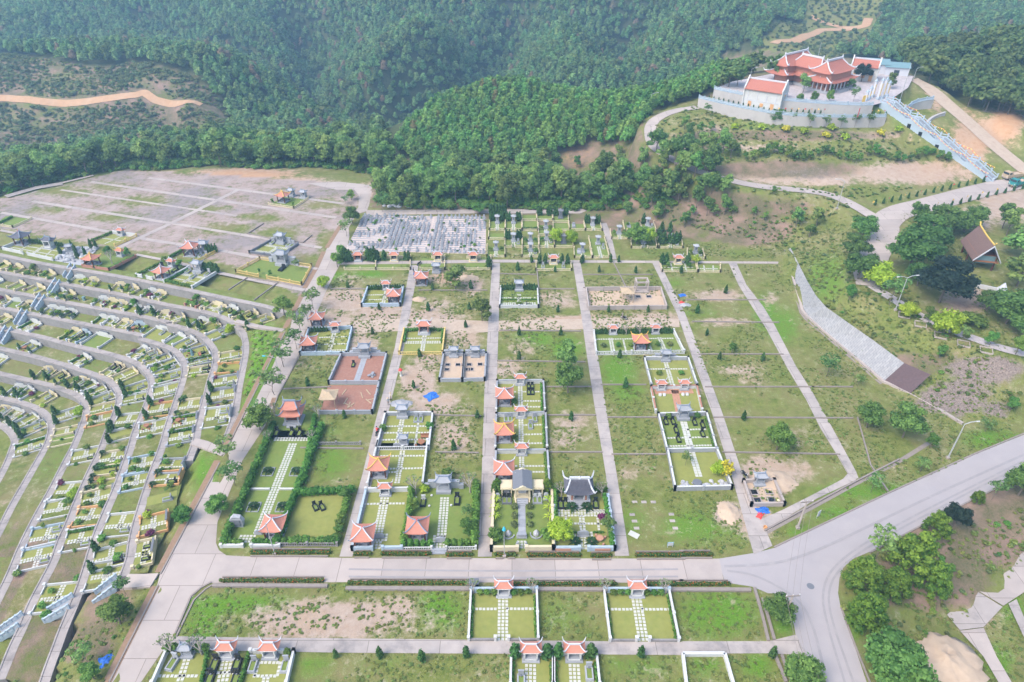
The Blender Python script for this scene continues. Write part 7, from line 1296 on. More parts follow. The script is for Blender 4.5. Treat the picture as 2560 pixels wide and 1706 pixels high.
for i in range(46):
 u,v=random.uniform(.03,.97),random.uniform(.05,.97);s=random.uniform(.35,.95);o=link('rock',None,None,pl.P(u,v),random.uniform(0,6));o.scale=(s,s*.8,s*random.uniform(.7,1.5));tag(o,"grey jagged rock in the rockery plot at the edge of the plateau",'rock','rocks of the plateau rockery');link('stone',PROTO['rock'][0],o)
for j,(u,v)in enumerate(((.05,.5),(.3,.2),(.5,.45),(.62,.62),(.72,.75),(.85,.55),(.8,.15),(.97,.2))):tree('conifer','cypress',pl.P(u,v),3.0,f"slim cypress among the grey rockery stones, {LAB_ORD[j + 1]} from the left",'tree','cypresses of the rockery',.7)
stn(pl,.28,.35,"small grey pagoda like shrine among the rockery stones",.9,False)
pl=Plot("the hedged plateau plot with a pale shrine",[(10,1530,135),(10,1870,178),(10,1575,312),(10,1240,255)]);pl.tiles(('v',.5,1,.1,.95),('h',.5,1,.05,.9));pl.wall([((1,0),(1,1))],'yellow',.8,.16,True,'fence',"yellow fence on the right of the hedged plateau plot");pl.hedge((0,0),(0,1),.7,.9,"long clipped hedge on the left of the plateau plot with a pale shrine",'hedge',201);shr(pl,.42,.03,"red topped white altar in the hedged plateau plot");pl.wall([((.05,0),(.3,0)),((.6,0),(1,0))],'white',.9,.2,False,label="white back wall of the hedged plateau plot")
pl=Plot("the red brick edged plateau plot",[(10,1490,405),(10,1860,458),(10,1500,640),(10,1135,590)],'lawn2');pl.wall([((0,1),(.38,1)),((.5,1),(1,1)),((1,0),(1,1))],'redwall',.6,.2,label="red brick wall of the plateau plot with a golden gazebo");gaz(pl,.22,.82,'ridgey',"red gazebo with golden ridges at the plateau edge above the top stair");shr(pl,.5,.05,"orange roofed altar in the red brick edged plateau plot",'ridgey');pl.hedge((.97,.05),(.97,.95),.8,.9,"clipped hedge along the red brick wall",'hedge',202);pl.hedge((.42,.95),(.95,.95),.7,.8,"clipped hedge at the front of the red brick edged plot",'hedge',203);pl.put('bare',mk_bare,.7,.6,"big bare frangipani on the lawn of the red brick edged plot",'frangipani trees',1.5);pl.tree('dense',.15,.15,3.0,"dark round tree at the back left of the red brick edged plot",1.2);pl.tree('dense',.85,.12,3.0,"dark round tree at the back right of the red brick edged plot",1.1)
pl=Plot("the hedged plateau plot with black tombs",[(11,310,540),(11,650,610),(11,320,800),(11,-40,722)],'lawn2');pl.tiles(('v',.5,3,.2,.95));shr(pl,.45,.06,"red roofed altar at the back of the plateau plot with black tombs");gaz(pl,.80,.78,'ridge',"red gazebo at the plateau edge in the plot with black tombs");pl.hedge((.0,0),(.0,1),.8,.9,"clipped hedge on the left of the plateau plot with black tombs",'hedge',204)
for u,q in((.2,'left'),(.78,'right')):tomb(pl,u,.28,'black',f"black tomb {q} of the altar in the plateau plot",1.0);pl.tree('dense',u,.06,2.6,f"dark bush {q} of the altar in the plateau plot with black tombs",1.2,cat='shrub')
pl.wall([((0,1),(.2,1)),((.4,1),(.6,1))],'white',.8,.2,label="white gate walls of the plateau plot with black tombs")
pl=Plot("the white walled plateau plot",[(11,670,615),(11,1065,672),(11,718,885),(11,332,800)]);pl.tiles(('v',.5,2,.2,.95),('h',.38,2,.05,.95),('h',.68,1,.05,.95));pl.wall([((0,0),(0,1)),((1,0),(1,1))],'white',.7,.25,label="white side walls of the plateau plot with a grey pagoda shrine");stn(pl,.42,.08,"grey pagoda like shrine in the white walled plateau plot",1.2,False);pl.row('conifer',(.5,-.03),(1.0,.0),9,2.6,"close set cypress behind the white walled plateau plot");pl.hedge((.06,.1),(.05,.95),.5,.7,"clipped hedge inside the left white wall of the plateau plot",'hedge',205);pl.hedge((.05,.96),(.45,.96),.9,.9,"front hedge left in the white walled plateau plot",'hedge',206);pl.hedge((.58,.97),(.97,.97),.9,.9,"front hedge right in the white walled plateau plot",'hedge',207)
for u,v,q in((.15,.2,'left'),(.8,.18,'right'),(.52,.45,'centre')):tomb(pl,u,v,'stone',f"grey tomb, {q} one in the white walled plateau plot",1.0)
pl=Plot("the plateau plot with a large gazebo",[(11,610,370),(11,1060,385),(11,765,535),(11,400,480)],'lawn2');gaz(pl,.42,.35,'ridge',"large red gazebo on grey paving in the middle of the plateau",0,1.15);pl.wall([((1,0),(1,1))],'yellow',.8,.16,True,'fence',"yellow fence right of the large plateau gazebo");pl.hedge((0,0),(0,1),.8,1.0,"long clipped hedge left of the large plateau gazebo",'hedge',208);stn(pl,.62,.0,"pale grey shrine behind the large plateau gazebo",1.2,False)
for j,(u,v)in enumerate(((.6,.3),(.72,.25),(.85,.2),(.75,.45),(.88,.4))):tomb(pl,u,v,'stone',f"grey tomb right of the large plateau gazebo, {LAB_ORD[j + 1]} of five",.85)
for j in range(4):tree('conifer','cypress',pl.P(.98,.02+j*.03)+Vector((-.6*j,0,0)),2.6,f"cypress at the back right of the large gazebo plot, {LAB_ORD[j + 1]} of four",'tree','cypresses by the large plateau gazebo',.9)
pl=Plot("the grey walled plateau plot",[(11,1800,235),(11,2160,290),(11,1912,460),(11,1500,402)],'lawn');pl.tiles(('v',.5,2,.3,.95),('h',.35,2,.05,.95),('h',.8,2,.05,.95));pl.wall([((0,0),(0,1)),((1,0),(1,1)),((0,1),(1,1))],'dstone',.6,.25,label="dark grey wall around the olive lawn on the plateau");stn(pl,.42,.05,"tall grey shrine at the back of the grey walled plateau plot",1.2);
for u,q in((.15,'left'),(.75,'right inner'),(.88,'right outer')):tomb(pl,u,.15,'stone',f"grey tomb, {q} of the tall shrine in the grey walled plateau plot",1.0)
pl=Plot("the large yellow fenced plateau plot",[(11,1640,490),(11,2345,590),(11,2212,840),(11,1315,665)],'lawn2');pl.wall([((0,0),(0,1)),((1,0),(1,1)),((0,1),(.35,1)),((.48,1),(1,1)),((0,0),(.3,0)),((.65,0),(1,0))],'yellow',.8,.16,True,'fence',"yellow baluster fence around the large plateau plot by the road");stn(pl,.48,.08,"grey winged shrine in the large yellow fenced plateau plot",1.5,True);pl.put('ftombk',mk_flat_tomb('black'),.55,.38,"black flat tomb before the winged shrine of the yellow fenced plot",TMB,1.2);pl.tree('dense',.32,.85,1.8,"small dark cone bush left of the gate of the yellow fenced plateau plot",.8,cat='shrub');pl.tree('dense',.5,.88,2.2,"dark cone bush right of the gate of the yellow fenced plateau plot",.7,cat='shrub');pl.tree('airy',.78,.3,3.0,"light green young tree in the yellow fenced plateau plot",1.0)
pl=Plot("the small plateau plot far back",[(1,1960,1340),(1,2110,1362),(1,2010,1428),(1,1838,1402)],'lawn2');gaz(pl,.3,.55,'ridgey',"small distant red gazebo with golden ridges on the back of the plateau");stn(pl,.25,.0,"left of two grey shrines behind the distant gazebo",1.0,False);stn(pl,.8,.0,"right of two grey shrines behind the distant gazebo",1.0,False);pl.wall([((1,0),(1,1)),((0,1),(1,1))],'cream',.6,.15,True,'fence',"cream fence of the distant small plateau plot")
for u,q in((.05,'left'),(.9,'right')):tree('dense','shrub',pl.P(u,.85),1.6,f"round dark bush, {q} front of the distant gazebo",'shrub',None,1.2)
pl=Plot("the small fenced plot at the far left",[(1,40,1480),(1,220,1500),(1,90,1560),(1,-40,1540)],'lawn2');pl.wall([((0,1),(1,1)),((1,0),(1,1))],'cream',.6,.15,True,'fence',"cream fence of the small plot at the far left of the plateau");pl.hedge((.3,.1),(.2,.9),.7,.8,"clipped hedge in the small far left plateau plot",'hedge',209)
for pts in([(11,1470,740),(11,1880,810)],[(11,1470,740),(11,1210,910)],[(11,1880,815),(11,1560,1050)],[(11,1470,140),(11,1790,210)],[(11,1690,0),(11,1470,140)],[(11,1790,210),(11,2230,260)],[(11,2349,160),(11,2230,260)]):edging('kerb','kerb',pts,.2,.3)
#single trees and shrubs
def T(kind,r,x,y,h,label,w=1.0,name='tree',cat='tree',group=None,z=None):
 p=gt(r,x,y)if z is None else at(r,x,y,z);return tree(kind,name,p-Vector((0,0,.05)),h,label,cat,group,w)
ROADT=[(2,90,1540,5.6,'broad',1.0),(2,45,1620,5.0,'airy',1.3),(4,2345,240,4.4,'dense',1.1),(4,2310,300,4.6,'dense',1.1),(4,2215,440,3.6,'lime',.9),(4,2145,590,5.4,'airy',1.2),(4,2110,680,4.6,'airy',1.1),(4,2060,760,5.6,'airy',1.2),(4,2030,860,5.0,'airy',1.2),(4,1945,990,5.6,'airy',1.4),(4,1880,1180,5.6,'airy',1.5),(4,1800,1330,4.0,'airy',1.1),(4,1780,1410,5.2,'bright',1.15),(7,1600,230,4.6,'airy',1.4),(7,1560,60,4.4,'airy',1.4),(7,1500,420,3.6,'bright',1.15)]
for i,(r,x,y,h,k,w)in enumerate(ROADT):T(k,r,x,y,h,f"{dict(broad='dense round', airy='thin pale', dense='leafy', lime='lime yellow', bright='full green')[k]} roadside tree of the left road, {LAB_ORD[i + 1]} from the far end",w,'roadside_tree','tree','trees along the left road')
for i,(x,y,h,k,w)in enumerate([(292,1452,5.6,'airy',1.4),(388,1455,5.0,'airy',1.1),(490,1450,5.0,'airy',1.2),(585,1452,6.2,'dense',.7),(663,1452,5.0,'dense',.8),(750,1452,3.8,'airy',1.1),(850,1450,3.6,'airy',1.0),(950,1462,3.4,'bright',1.5)]):T(k,2,x,y,h,f"young tree along the back road behind the grey tombs, {LAB_ORD[i + 1]} from the left",w,'roadside_tree','tree','trees along the back road')
BIG=[('edge',0,1047,664,7.0,1.3,"willowy grey green tree on the sand heap at the head of the second column"),('edge',0,1108,738,6.6,1.1,"tall dense tree standing at the left edge of the centre alley"),('edge',0,1300,860,7.5,1.1,"upper of two big merged trees on the empty plots right of the centre alley"),('broad',0,1305,905,7.5,.85,"lower of two big merged trees on the empty plots right of the centre alley"),('dense',0,1680,816,2.8,1.1,"small round tree on the grass left of the outermost alley"),('airy',0,1898,868,4.8,1.3,"pale young tree on the grass right of the outermost alley"),('bright',0,1784,1034,5.6,1.05,"round yellowish green tree alone on the large right grass plot"),('broad',0,1990,985,5.4,1.0,"left of two dark green trees below the dark slope lining"),('broad',0,2072,1010,7.0,1.05,"right, larger of two dark green trees below the dark slope lining"),('airy',0,1970,890,3.0,1.0,"small pale sapling near the outermost alley"),('dense',4,1955,640,6.4,1.1,"big leafy tree at the corner where the top terrace meets the left road"),('dense',7,830,1190,5.0,1.5,"huge spreading green bush beside the lowest blue railed stair"),('bright',7,1262,480,3.4,1.0,"round light green bush by the verge across from the long corner plot"),('airy',7,870,990,3.6,1.0,"thin big leaved sapling beside the path to the lowest stair"),('airy',7,600,1440,3.8,1.2,"thin yellow leaved tree on the bare bank of the left road"),('dense',7,660,1568,3.0,1.5,"low green bush on the bank of the left road at the bottom edge"),('vdark',6,1770,540,10.0,1.35,"huge almost black spreading tree left of the stilt house"),('broad',6,1560,330,10.0,1.3,"very large dark green tree behind the lime coloured ones"),('broad',6,1660,200,9.0,1.3,"large green tree between the wide drive and the stilt house"),('lime',6,1335,430,6.4,1.05,"bright lime green round tree where the pink walkway begins"),('broad',6,1215,385,7.0,1.2,"dark round tree left of the first lime tree"),('broad',6,1190,250,6.4,1.2,"dark green tree at the left edge of the wide drive"),('broad',6,1235,110,6.4,1.2,"dark green tree beside the drive junction"),('airy',6,1430,560,6.6,1.2,"tall thin tree beside the double street lamp"),('lime',6,1555,635,3.6,1.1,"low lime green tree on the walkway below the double street lamp"),('lime',6,1800,755,6.0,1.0,"bright lime round tree beside the sandy yard"),('broad',6,2220,690,7.5,1.4,"broad green tree right of the sandy yard"),('edge',6,2300,430,9.0,1.4,"tall tree in front of the right end of the stilt house"),('edge',6,2340,250,10.0,1.6,"tall tree at the right edge behind the stilt house"),('broad',6,1940,60,6.5,1.4,"dark tree left behind the stilt house"),('edge',6,2230,80,7.0,1.2,"feathery tree behind the stilt house ridge"),('dense',6,1690,665,3.6,1.1,"dark green bush between the two walkway lime trees"),('topiary',6,2000,700,2.6,2.0,"wide low clipped bush at the edge of the sandy yard"),('dense',6,1150,530,3.8,1.2,"loose green bush on the bank right of the slope lining"),('dense',6,880,95,4.0,1.3,"dark bush at the upper end of the slope lining"),('dense',6,1770,925,3.0,1.2,"loose bush on the dry bank below the walkway"),('airy',6,1930,800,3.2,1.3,"pale small tree at the planting frame right of the lime tree"),('dense',6,2110,840,3.2,1.3,"small tree in the second planting frame of the walkway"),('dense',6,2290,900,4.2,1.2,"dark tree at the right end of the walkway"),('edge',6,2340,660,6.5,1.2,"tree at the right picture edge beside the sandy yard"),('broad',6,2330,790,5.0,1.2,"dark bushy tree at the right edge above the walkway"),('dense',6,2250,1290,3.0,1.3,"dark bush at the foot of the rocky bank by the asphalt road"),('airy',6,2080,1430,2.6,1.5,"pale low tree on the verge by the lamp at the asphalt road"),('dense',6,1700,1540,3.2,1.3,"green bush on the verge of the asphalt road near the drain"),('broad',3,1610,1520,5.4,.95,"round dark tree in the fork of the wide drive"),('broad',3,1780,1600,7.0,1.5,"large dark tree below the fork of the wide drive"),('broad',3,2010,1560,5.6,1.0,"dark tree on the sandy ground right of the drive"),('edge',3,2200,1570,6.5,1.3,"feathery tree on the sandy ground at the right edge"),('dense',3,1262,1580,3.4,1.1,"dark bush at the tip of the lane junction"),('edge',3,790,1555,5.4,1.3,"left of a pair of trees on the brown bank below the lane"),('edge',3,925,1555,5.6,1.2,"right of a pair of trees on the brown bank below the lane"),('dense',3,500,1480,2.8,1.1,"left small bush on the brown bank below the lane"),('dense',3,580,1510,2.6,1.1,"right small bush on the brown bank below the lane"),('pine',9,1525,850,8.6,1.0,"tallest bushy pine of the group inside the road bend"),('pine',9,1215,930,6.0,1.2,"pine at the left front of the group inside the road bend"),('pine',9,1430,965,5.0,1.3,"low pine in the middle of the group inside the road bend"),('pine',9,1690,955,6.0,1.1,"light green pine at the right of the group inside the road bend"),('pine',9,1235,1190,6.4,1.1,"yellowish pine standing alone below the group at the bend"),('pine',9,1725,570,4.8,1.15,"round pine beside the asphalt road above the group"),('vdark',9,1850,520,4.6,1.0,"small blackish tree touching the round pine by the road"),('broad',9,1400,1530,6.6,1.25,"upper dark tree at the bottom edge beside the sand heap"),('broad',9,1480,1680,6.0,1.4,"lower dark tree at the bottom edge beside the sand heap"),('broad',9,2290,310,6.2,1.1,"dark tree beside the asphalt road at the right edge"),('pine',9,2010,355,2.6,1.1,"small pine by the road below the right edge"),('airy',9,2110,345,4.2,1.0,"thin sapling with pale trunk by the asphalt road at the right"),('airy',9,1325,745,6.0,1.1,"slender white stemmed tree leaning over the bend"),('broad',9,655,1150,4.4,1.15,"round dark bush on the corner below the junction"),('broad',9,800,1600,4.6,1.3,"round dark bush at the bottom edge left of the asphalt road"),('airy',9,1292,290,3.8,1.0,"yellow green sapling on the road verge near the new grave"),('airy',9,1628,145,3.2,1.2,"sapling on the upper road verge"),('shrub',8,740,185,2.2,1.0,"loose bush on the rough grass above the wide grey shrine"),('dense',8,40,330,2.6,1.2,"bush beside the left alley above the front gazebo"),('dense',2,80,1370,3.2,1.5,"light green bush clump on the plateau corner by the dirt turning"),('airy',2,40,1400,3.0,1.3,"pale bush on the plateau corner by the dirt turning"),('dense',2,285,1300,4.6,1.2,"round green tree at the edge of the rubble"),('dense',2,500,1330,3.0,1.2,"bush right of the pale rubble"),('broad',6,2080,600,4.5,1.2,"dark shrubby tree at the edge of the stilt house yard"),('broad',6,1620,430,6.0,1.2,"dark tree squeezed between the black tree and the lamp"),('dense',10,520,1480,.1,1.0,"x")]
for k,r,x,y,h,w,lb in BIG[:-1]:T(k,r,x,y,h,lb,w,'bush'if h<3.9 and k in('dense','shrub','topiary')else 'tree')
CON=[(5,55,442),(5,635,455),(5,895,450),(5,605,600),(5,885,595),(5,225,762),(5,860,712),(5,1215,322),(5,1470,335),(5,1770,338),(5,2020,342),(5,1835,610),(5,2105,605),(5,1490,605),(5,1225,770),(5,1510,765),(5,1225,930),(5,1910,925),(5,1580,1350),(5,1950,1130),(5,505,1125),(5,545,918),(5,940,1335),(5,780,1555),(5,35,1340),(5,270,595),(6,310,478),(6,115,615),(6,180,772),(6,265,936),(6,560,945),(6,430,1346),(4,2110,1118),(8,275,1405),(8,560,1425),(8,860,1405),(8,2040,1420),(7,2290,1402),(9,615,1420),(5,1660,270),(5,1850,265),(5,1905,270),(5,1310,265),(5,1650,275),(5,2330,345)]
ccol={};ALX=[((780,1275),(952,605)),((1112,1275),(1140,605)),((1428,1275),(1325,605)),((1750,1260),(1508,605))]
for p in sorted(CON,key=lambda p:pix(*p)[1]):
 px_,py_=pix(*p);px_,py_=px_/1.088,py_/1.088;cn=sum(px_>a[0]+(b[0]-a[0])*(py_-a[1])/(b[1]-a[1])for a,b in ALX)if py_<1300 else 5;ccol[cn]=ccol.get(cn,0)+1;cl=f"small lone cypress in the {LAB_ORD[cn + 1]} plot column, {LAB_ORD[ccol[cn]]} from the back"if cn<5 else f"small lone cypress by the lowest path, {LAB_ORD[ccol[cn]]} along it"
 T('conifer',*p,random.uniform(1.9,2.7),cl,.85,'cypress','tree','lone cypresses of the empty plots')
for i,(x,y,h)in enumerate([(50,1080,6.5),(150,1060,6.5),(215,1050,6),(290,1060,7.5),(345,1090,6.5),(100,1210,7),(180,1215,6.5),(240,1180,6),(30,1330,6),(210,1350,6),(300,1350,6.5),(110,1430,6.5),(180,1480,6),(300,1480,6),(30,1560,5),(0,1180,6),(60,960,5),(30,890,4.5),(130,930,4),(210,900,3.5)]):T('edge',3,x,y,h,"bushy tree on the slope between the lane and the temple terraces",1.1,'forest_tree','tree','trees on the slope below the temple lane')
for x,y,h,k,w,lb in[(330,600,8.5,'dark',1.2,"large yellowish tree left of the temple beside the white building"),(420,560,8,'dark',1.2,"pale green tree behind the white building left of the temple"),(390,590,6.5,'bright',1,"bright green tree close behind the white building"),(260,610,6,'dark',1.2,"lower tree at the left corner of the temple wall"),(500,500,8,'dark',1.2,"tree behind the ridge of the white building"),(640,560,9,'dark',1.0,"tall dark tree touching the left end of the temple roof"),(838,640,6,'edge',1.2,"tree in front of the corner of the temple hall"),(1238,565,6,'vdark',1.2,"dark rounded tree between the temple hall and the small white house"),(1432,610,5,'edge',1.2,"grey green tree behind the temple gate pillars"),(1160,625,4.5,'edge',1.1,"small tree before the right front of the temple hall"),(1020,640,3.6,'edge',1.1,"small tree before the middle front of the temple hall"),(1180,705,4.5,'airy',1.0,"thin nearly bare tree on the pink temple yard"),(655,855,5,'broad',1.2,"dark bushy tree in front of the temple retaining wall")]:
 T(k,3,x,y,h,lb,w)
for i,x in enumerate((805,905,1008)):T('bright',3,x,740,4.6,f"slim young tree before the temple yard wall, {LAB_ORD[i + 1]} from the left",.6)
for i,(x,y)in enumerate([(760,868),(880,880),(990,885),(1095,885),(1190,880),(1285,878),(180,800)]):T('airy',3,x,y,4.2,f"sparse young tree before the temple retaining wall, {LAB_ORD[i + 1]} of the row",1.0,'tree','tree','young trees before the temple wall')
for i,(x,y)in enumerate([(560,890),(720,905),(845,920),(995,945),(1125,960),(1370,935),(1485,930),(370,890),(1030,900)]):T('yellow'if i in(1,3,5)else 'limeshrub',3,x,y,2.2,f"yellow flowering shrub on the terrace below the temple wall, {LAB_ORD[i + 1]} of the row",1.2,'shrub','shrub','yellow shrubs of the temple terrace')
for i in range(30):
 x=395+i*49;T('dense'if i%4 else 'edge',3,x,1075+25*math.sin(i*.9)+(x-400)*.02,random.uniform(2.2,3.6),f"dark shrub in the planted row across the lower temple terrace, {LAB_ORD[i + 1]} from left",1.25,'shrub','shrub','shrub row of the lower temple terrace')
for i in range(14):T('conifer',3,1330+i*57,1412-i*12.5,1.9,f"small cypress along the upper edge of the wide drive, {LAB_ORD[i + 1]} from the junction",.8,'cypress','tree','cypresses above the wide drive')
for i in range(11):T('conifer',3,1730+i*61,1446-i*15,1.9,f"small cypress along the lower edge of the wide drive, {LAB_ORD[i + 1]} from the junction",.8,'cypress','tree','cypresses below the wide drive')
for i in range(16):p=OUT_WALL[0].lerp(OUT_WALL[2],i/15)+Vector((.4,1.0,0));tree('conifer','cypress',p,1.3,f"tiny cypress behind the left part of the temple retaining wall, {LAB_ORD[i + 1]} from left",'tree','cypresses on the left temple wall',.9)
for i in range(20):p=OUT_WALL[2].lerp(OUT_WALL[5],i/19)+Vector((.2,1.0,0));tree('conifer','cypress',p,1.4,f"tiny cypress behind the right part of the temple retaining wall, {LAB_ORD[i + 1]} from left",'tree','cypresses on the right temple wall',.9)
for i,(r,x,y,h)in enumerate([(2,1960,1480,3.5),(2,2160,1520,4),(2,2230,1290,5),(2,2300,1250,5),(2,1800,1390,4.2),(2,1700,1330,4.6),(2,2080,1240,5),(2,2240,1120,6.5),(2,2200,1180,5),(2,1620,1150,4),(2,1340,1110,4.5),(2,960,1110,4),(2,1900,1080,4.5),(2,1800,1120,4.5),(2,330,1240,4),(2,540,1190,3.6),(2,620,1160,3.4),(2,740,1130,5),(2,820,1150,4),(2,440,1180,3.6),(3,360,1470,3.2),(3,640,1330,2.2),(18,2080,160,3),(18,1440,150,4.5),(18,1740,200,5),(18,2010,240,3.5),(18,2290,170,3.5)]):T('edge',r,x,y,h,"loose bushy tree on the brown slope behind the yellow fenced plots",1.25,'forest_tree','tree','loose trees on the brown slope')
T('bright',18,1535,440,5.5,"very large round green tree among the yellow fenced plots",1.45);T('lime',18,1650,440,5.0,"yellow green tree beside the very large round one",.8);T('lime',18,745,430,4.6,"yellow green tree left of the dark shrine in the yellow fenced plots",.8);T('lime',18,895,430,4.4,"yellow green tree right of the dark shrine in the yellow fenced plots",.8);T('lime',18,2110,630,2.6,"yellow bush beside the red shrine on the right",1.0,'bush')
for i,(x,y)in enumerate(((1760,440),(1790,440),(1850,430),(1880,435),(1920,440),(1750,380),(1860,320),(1780,320),(1600,240),(1820,640),(1780,640),(2030,640))):T('conifer',18,x,y,3.4,"dark cypress in the loose cluster at the right of the yellow fenced plots",.95,'cypress','tree','cypress cluster right of the yellow plots')
def weeds(n_,area,hr,kinds,seed,keep=None):
 r=np.random.default_rng(seed);xa,xb,ya,yb=area;X=r.uniform(xa,xb,n_);Y=r.uniform(ya,yb,n_);Z=grid_z(X,Y);f,vx,vy=in_frame(X,Y,Z,10);k=f&(keep(X,Y,vx,vy)if keep else True)
 return[(x,y,z-.03,h)for x,y,z,h in zip(X[k],Y[k],Z[k],r.uniform(hr[0],hr[1],int(k.sum())))]
ROADV=[[(500,1270),(1660,1270),(1760,1250),(2353,1000),(2353,1170),(1930,1330),(1990,1568),(1850,1568),(1810,1400),(1640,1345),(490,1345),(400,1460),(305,1610),(225,1610),(500,1050),(815,440),(850,450)],[(400,1462),(1830,1468),(1830,1510),(390,1500)]]+[[(780,1280),(812,1280),(964,605),(942,605)],[(1096,1280),(1132,1280),(1150,605),(1129,605)],[(1412,1280),(1448,1280),(1336,605),(1314,605)],[(1730,1280),(1778,1255),(1518,605),(1497,605)],[(1678,605),(1700,605),(1975,1100),(1760,1230),(1740,1190),(1940,1090)],[(755,594),(1806,594),(1806,611),(755,611)]]
PLOTS2D=[[(p.x,p.y)for p in(at(r,x,y)for r,x,y in c)]for c in([(0,500,985),(0,820,1125),(0,780,1265),(0,490,1265)],[(8,180,230),(8,945,230),(8,925,680),(8,85,680)],[(5,1070,1080),(5,1400,1080),(8,1450,680),(8,1030,680)],[(8,1450,280),(8,1830,280),(8,1870,680),(8,1455,680)],[(5,250,1300),(5,640,1300),(8,580,240),(8,180,240)],[(5,1730,740),(5,2290,740),(5,2360,900),(5,1750,905)],[(0,1475,820),(0,1585,820),(0,1690,1130),(0,1545,1130)],[(8,890,950),(8,1345,950),(8,1352,1290),(8,870,1290)],[(8,1790,950),(8,2240,950),(8,2306,1290),(8,1830,1290)],[(7,1130,1370),(7,2010,1370),(7,1960,1600),(7,1040,1600)],[(8,1160,1380),(8,1750,1380),(8,1770,1600),(8,1155,1600)],[(5,10,900),(5,325,900),(5,225,1305),(5,-145,1305)],[(5,680,900),(5,1000,900),(5,990,1080),(5,675,1080)],[(5,435,730),(5,722,730),(5,702,895),(5,402,895)],[(17,0,340),(17,1900,360),(17,1900,860),(17,0,830)])]
def on_grass(X,Y,vx,vy):
 m=np.ones(X.shape,bool)
 for p in ROADV:m&=~in_poly(vx,vy,p)
 for p in PLOTS2D:m&=~in_poly(X,Y,p)
 m&=~in_poly(vx,vy,[(-50,500),(20,455),(290,390),(840,425),(700,690),(640,1050),(480,1120),(330,1350),(240,1568),(-50,1568)]);return m&(vnoise(X+500,Y+500,9,91)+vnoise(X+500,Y+500,3,92)*.6>.72)
WK=[('weed',i)for i in range(4)]
gn_forest('weeds',weeds(60000,(-75,110,40,160),(.08,.26),None,51,on_grass),WK,(1.2,2.6))
gn_forest('weeds',weeds(16000,(40,170,50,230),(.15,.6),None,52,lambda X,Y,vx,vy:(in_poly(vx,vy,[(1810,560),(1990,530),(2353,900),(2353,950),(2060,880),(1890,720)])|in_poly(vx,vy,[(2353,1170),(2000,1280),(1930,1380),(1990,1568),(2200,1568),(2170,1420),(2353,1260)])|in_poly(vx,vy,[(1480,300),(1600,240),(1830,290),(2060,300),(2250,400),(1960,460),(1640,400)])|in_poly(vx,vy,[(1400,480),(1640,400),(1960,470),(1800,570)]))&~in_poly(vx,vy,[(1650,374),(2270,372),(2230,428),(1660,432)])&~in_poly(vx,vy,[(1970,490),(2040,470),(2030,560),(2200,690),(2353,760),(2353,790),(2180,720),(1975,600)])),WK+[('shrub',0),('dryshrub',1)],(1.1,2.2))
gn_forest('weeds',weeds(12000,(-110,-20,30,130),(.1,.4),None,53,lambda X,Y,vx,vy:~in_poly(vx,vy,ROADV[0])&~in_poly(vx,vy,[(480,1000),(560,1000),(480,1200),(430,1300),(370,1320),(420,1180)])&(in_poly(vx,vy,[(-20,1100),(170,1100),(60,1568),(-20,1568)])|in_poly(vx,vy,[(250,1370),(330,1370),(240,1568),(100,1568)])|in_poly(vx,vy,[(560,760),(640,760),(500,1050),(470,1150),(420,1280),(380,1290),(470,1050)]))),WK+[('shrub',1)],(1.1,2.2))
#the temple hill
def wall_line(name,pts,zb,m,label,cap='blue',rail=True,w=.5):
 o=thing(name,label,'wall',(0,0,0),0,'temple hill walls');pts=resample(smooth_line(pts,2),1.6);mb=MB();cp_=MB();rl=MB();ps=MB();
 n2=side_of(pts)
 for i in range(len(pts)-1):
  a,b=pts[i],pts[i+1];za=zb(a)if callable(zb)else zb
  mb.bar(Vector((a.x,a.y,za)),Vector((b.x,b.y,za)),w,a.z-za);
  cp_.bar(Vector((a.x,a.y,a.z)),Vector((b.x,b.y,b.z)),w+.12,.12)
  if rail:rl.bar(Vector((a.x,a.y,a.z+.7)),Vector((b.x,b.y,b.z+.7)),.2,.14).bar(Vector((a.x,a.y,a.z+.25)),Vector((b.x,b.y,b.z+.25)),.1,.34)
 obj('wall',mb,m,o);obj('coping',cp_,cap,o)
 if rail:
  obj('rail',rl,cap,o)
  for p in pts[::2]:obj('post',MB().box((p.x,p.y,p.z+.1),(.26,.26,.85)).box((p.x,p.y,p.z+.95),(.34,.34,.1)),cap,o)
 return o
M['templewall']=mat("pale_stained_retaining_wall",(.41,.385,.375),.9,.1,.8,dirt=(.27,.25,.235),dirt_amt=.5)
wall_line('retaining_wall',OUT_WALL,16.6,'templewall',"long curved pale retaining wall below the temple terrace")
wall_line('retaining_wall',UP_WALL,20.7,'templewall',"upper pale retaining wall carrying the pink temple yard")
mb=MB();pp=[(p.x,p.y,23.96)for p in plat];mb.add(pp,[tuple(range(len(pp)))]);tag(link('temple_yard',fixn(mb.mesh('temple_yard','plaza'))),kind='structure')
wall_line('yard_wall',[at(3,1545,750,21.5),at(3,1600,700,22.2),at(3,1735,678,22.6)],lambda p:p.z-3.2,'templewall',"short pale wall right of the temple stair top")
wall_line('yard_wall',[at(3,1670,860,18.2),at(3,1720,800,19.2),at(3,1815,768,19.8)],lambda p:p.z-2.2,'templewall',"short broken pale wall below the right temple yard",'templewall',False)
mb=MB();lo_=[(p.x,p.y,WALL_TOP-.03)for p in low_terrace];mb.add(lo_,[tuple(range(len(lo_)))]);tag(link('lawn',fixn(mb.mesh('lawn','lawn2'))),kind='structure')
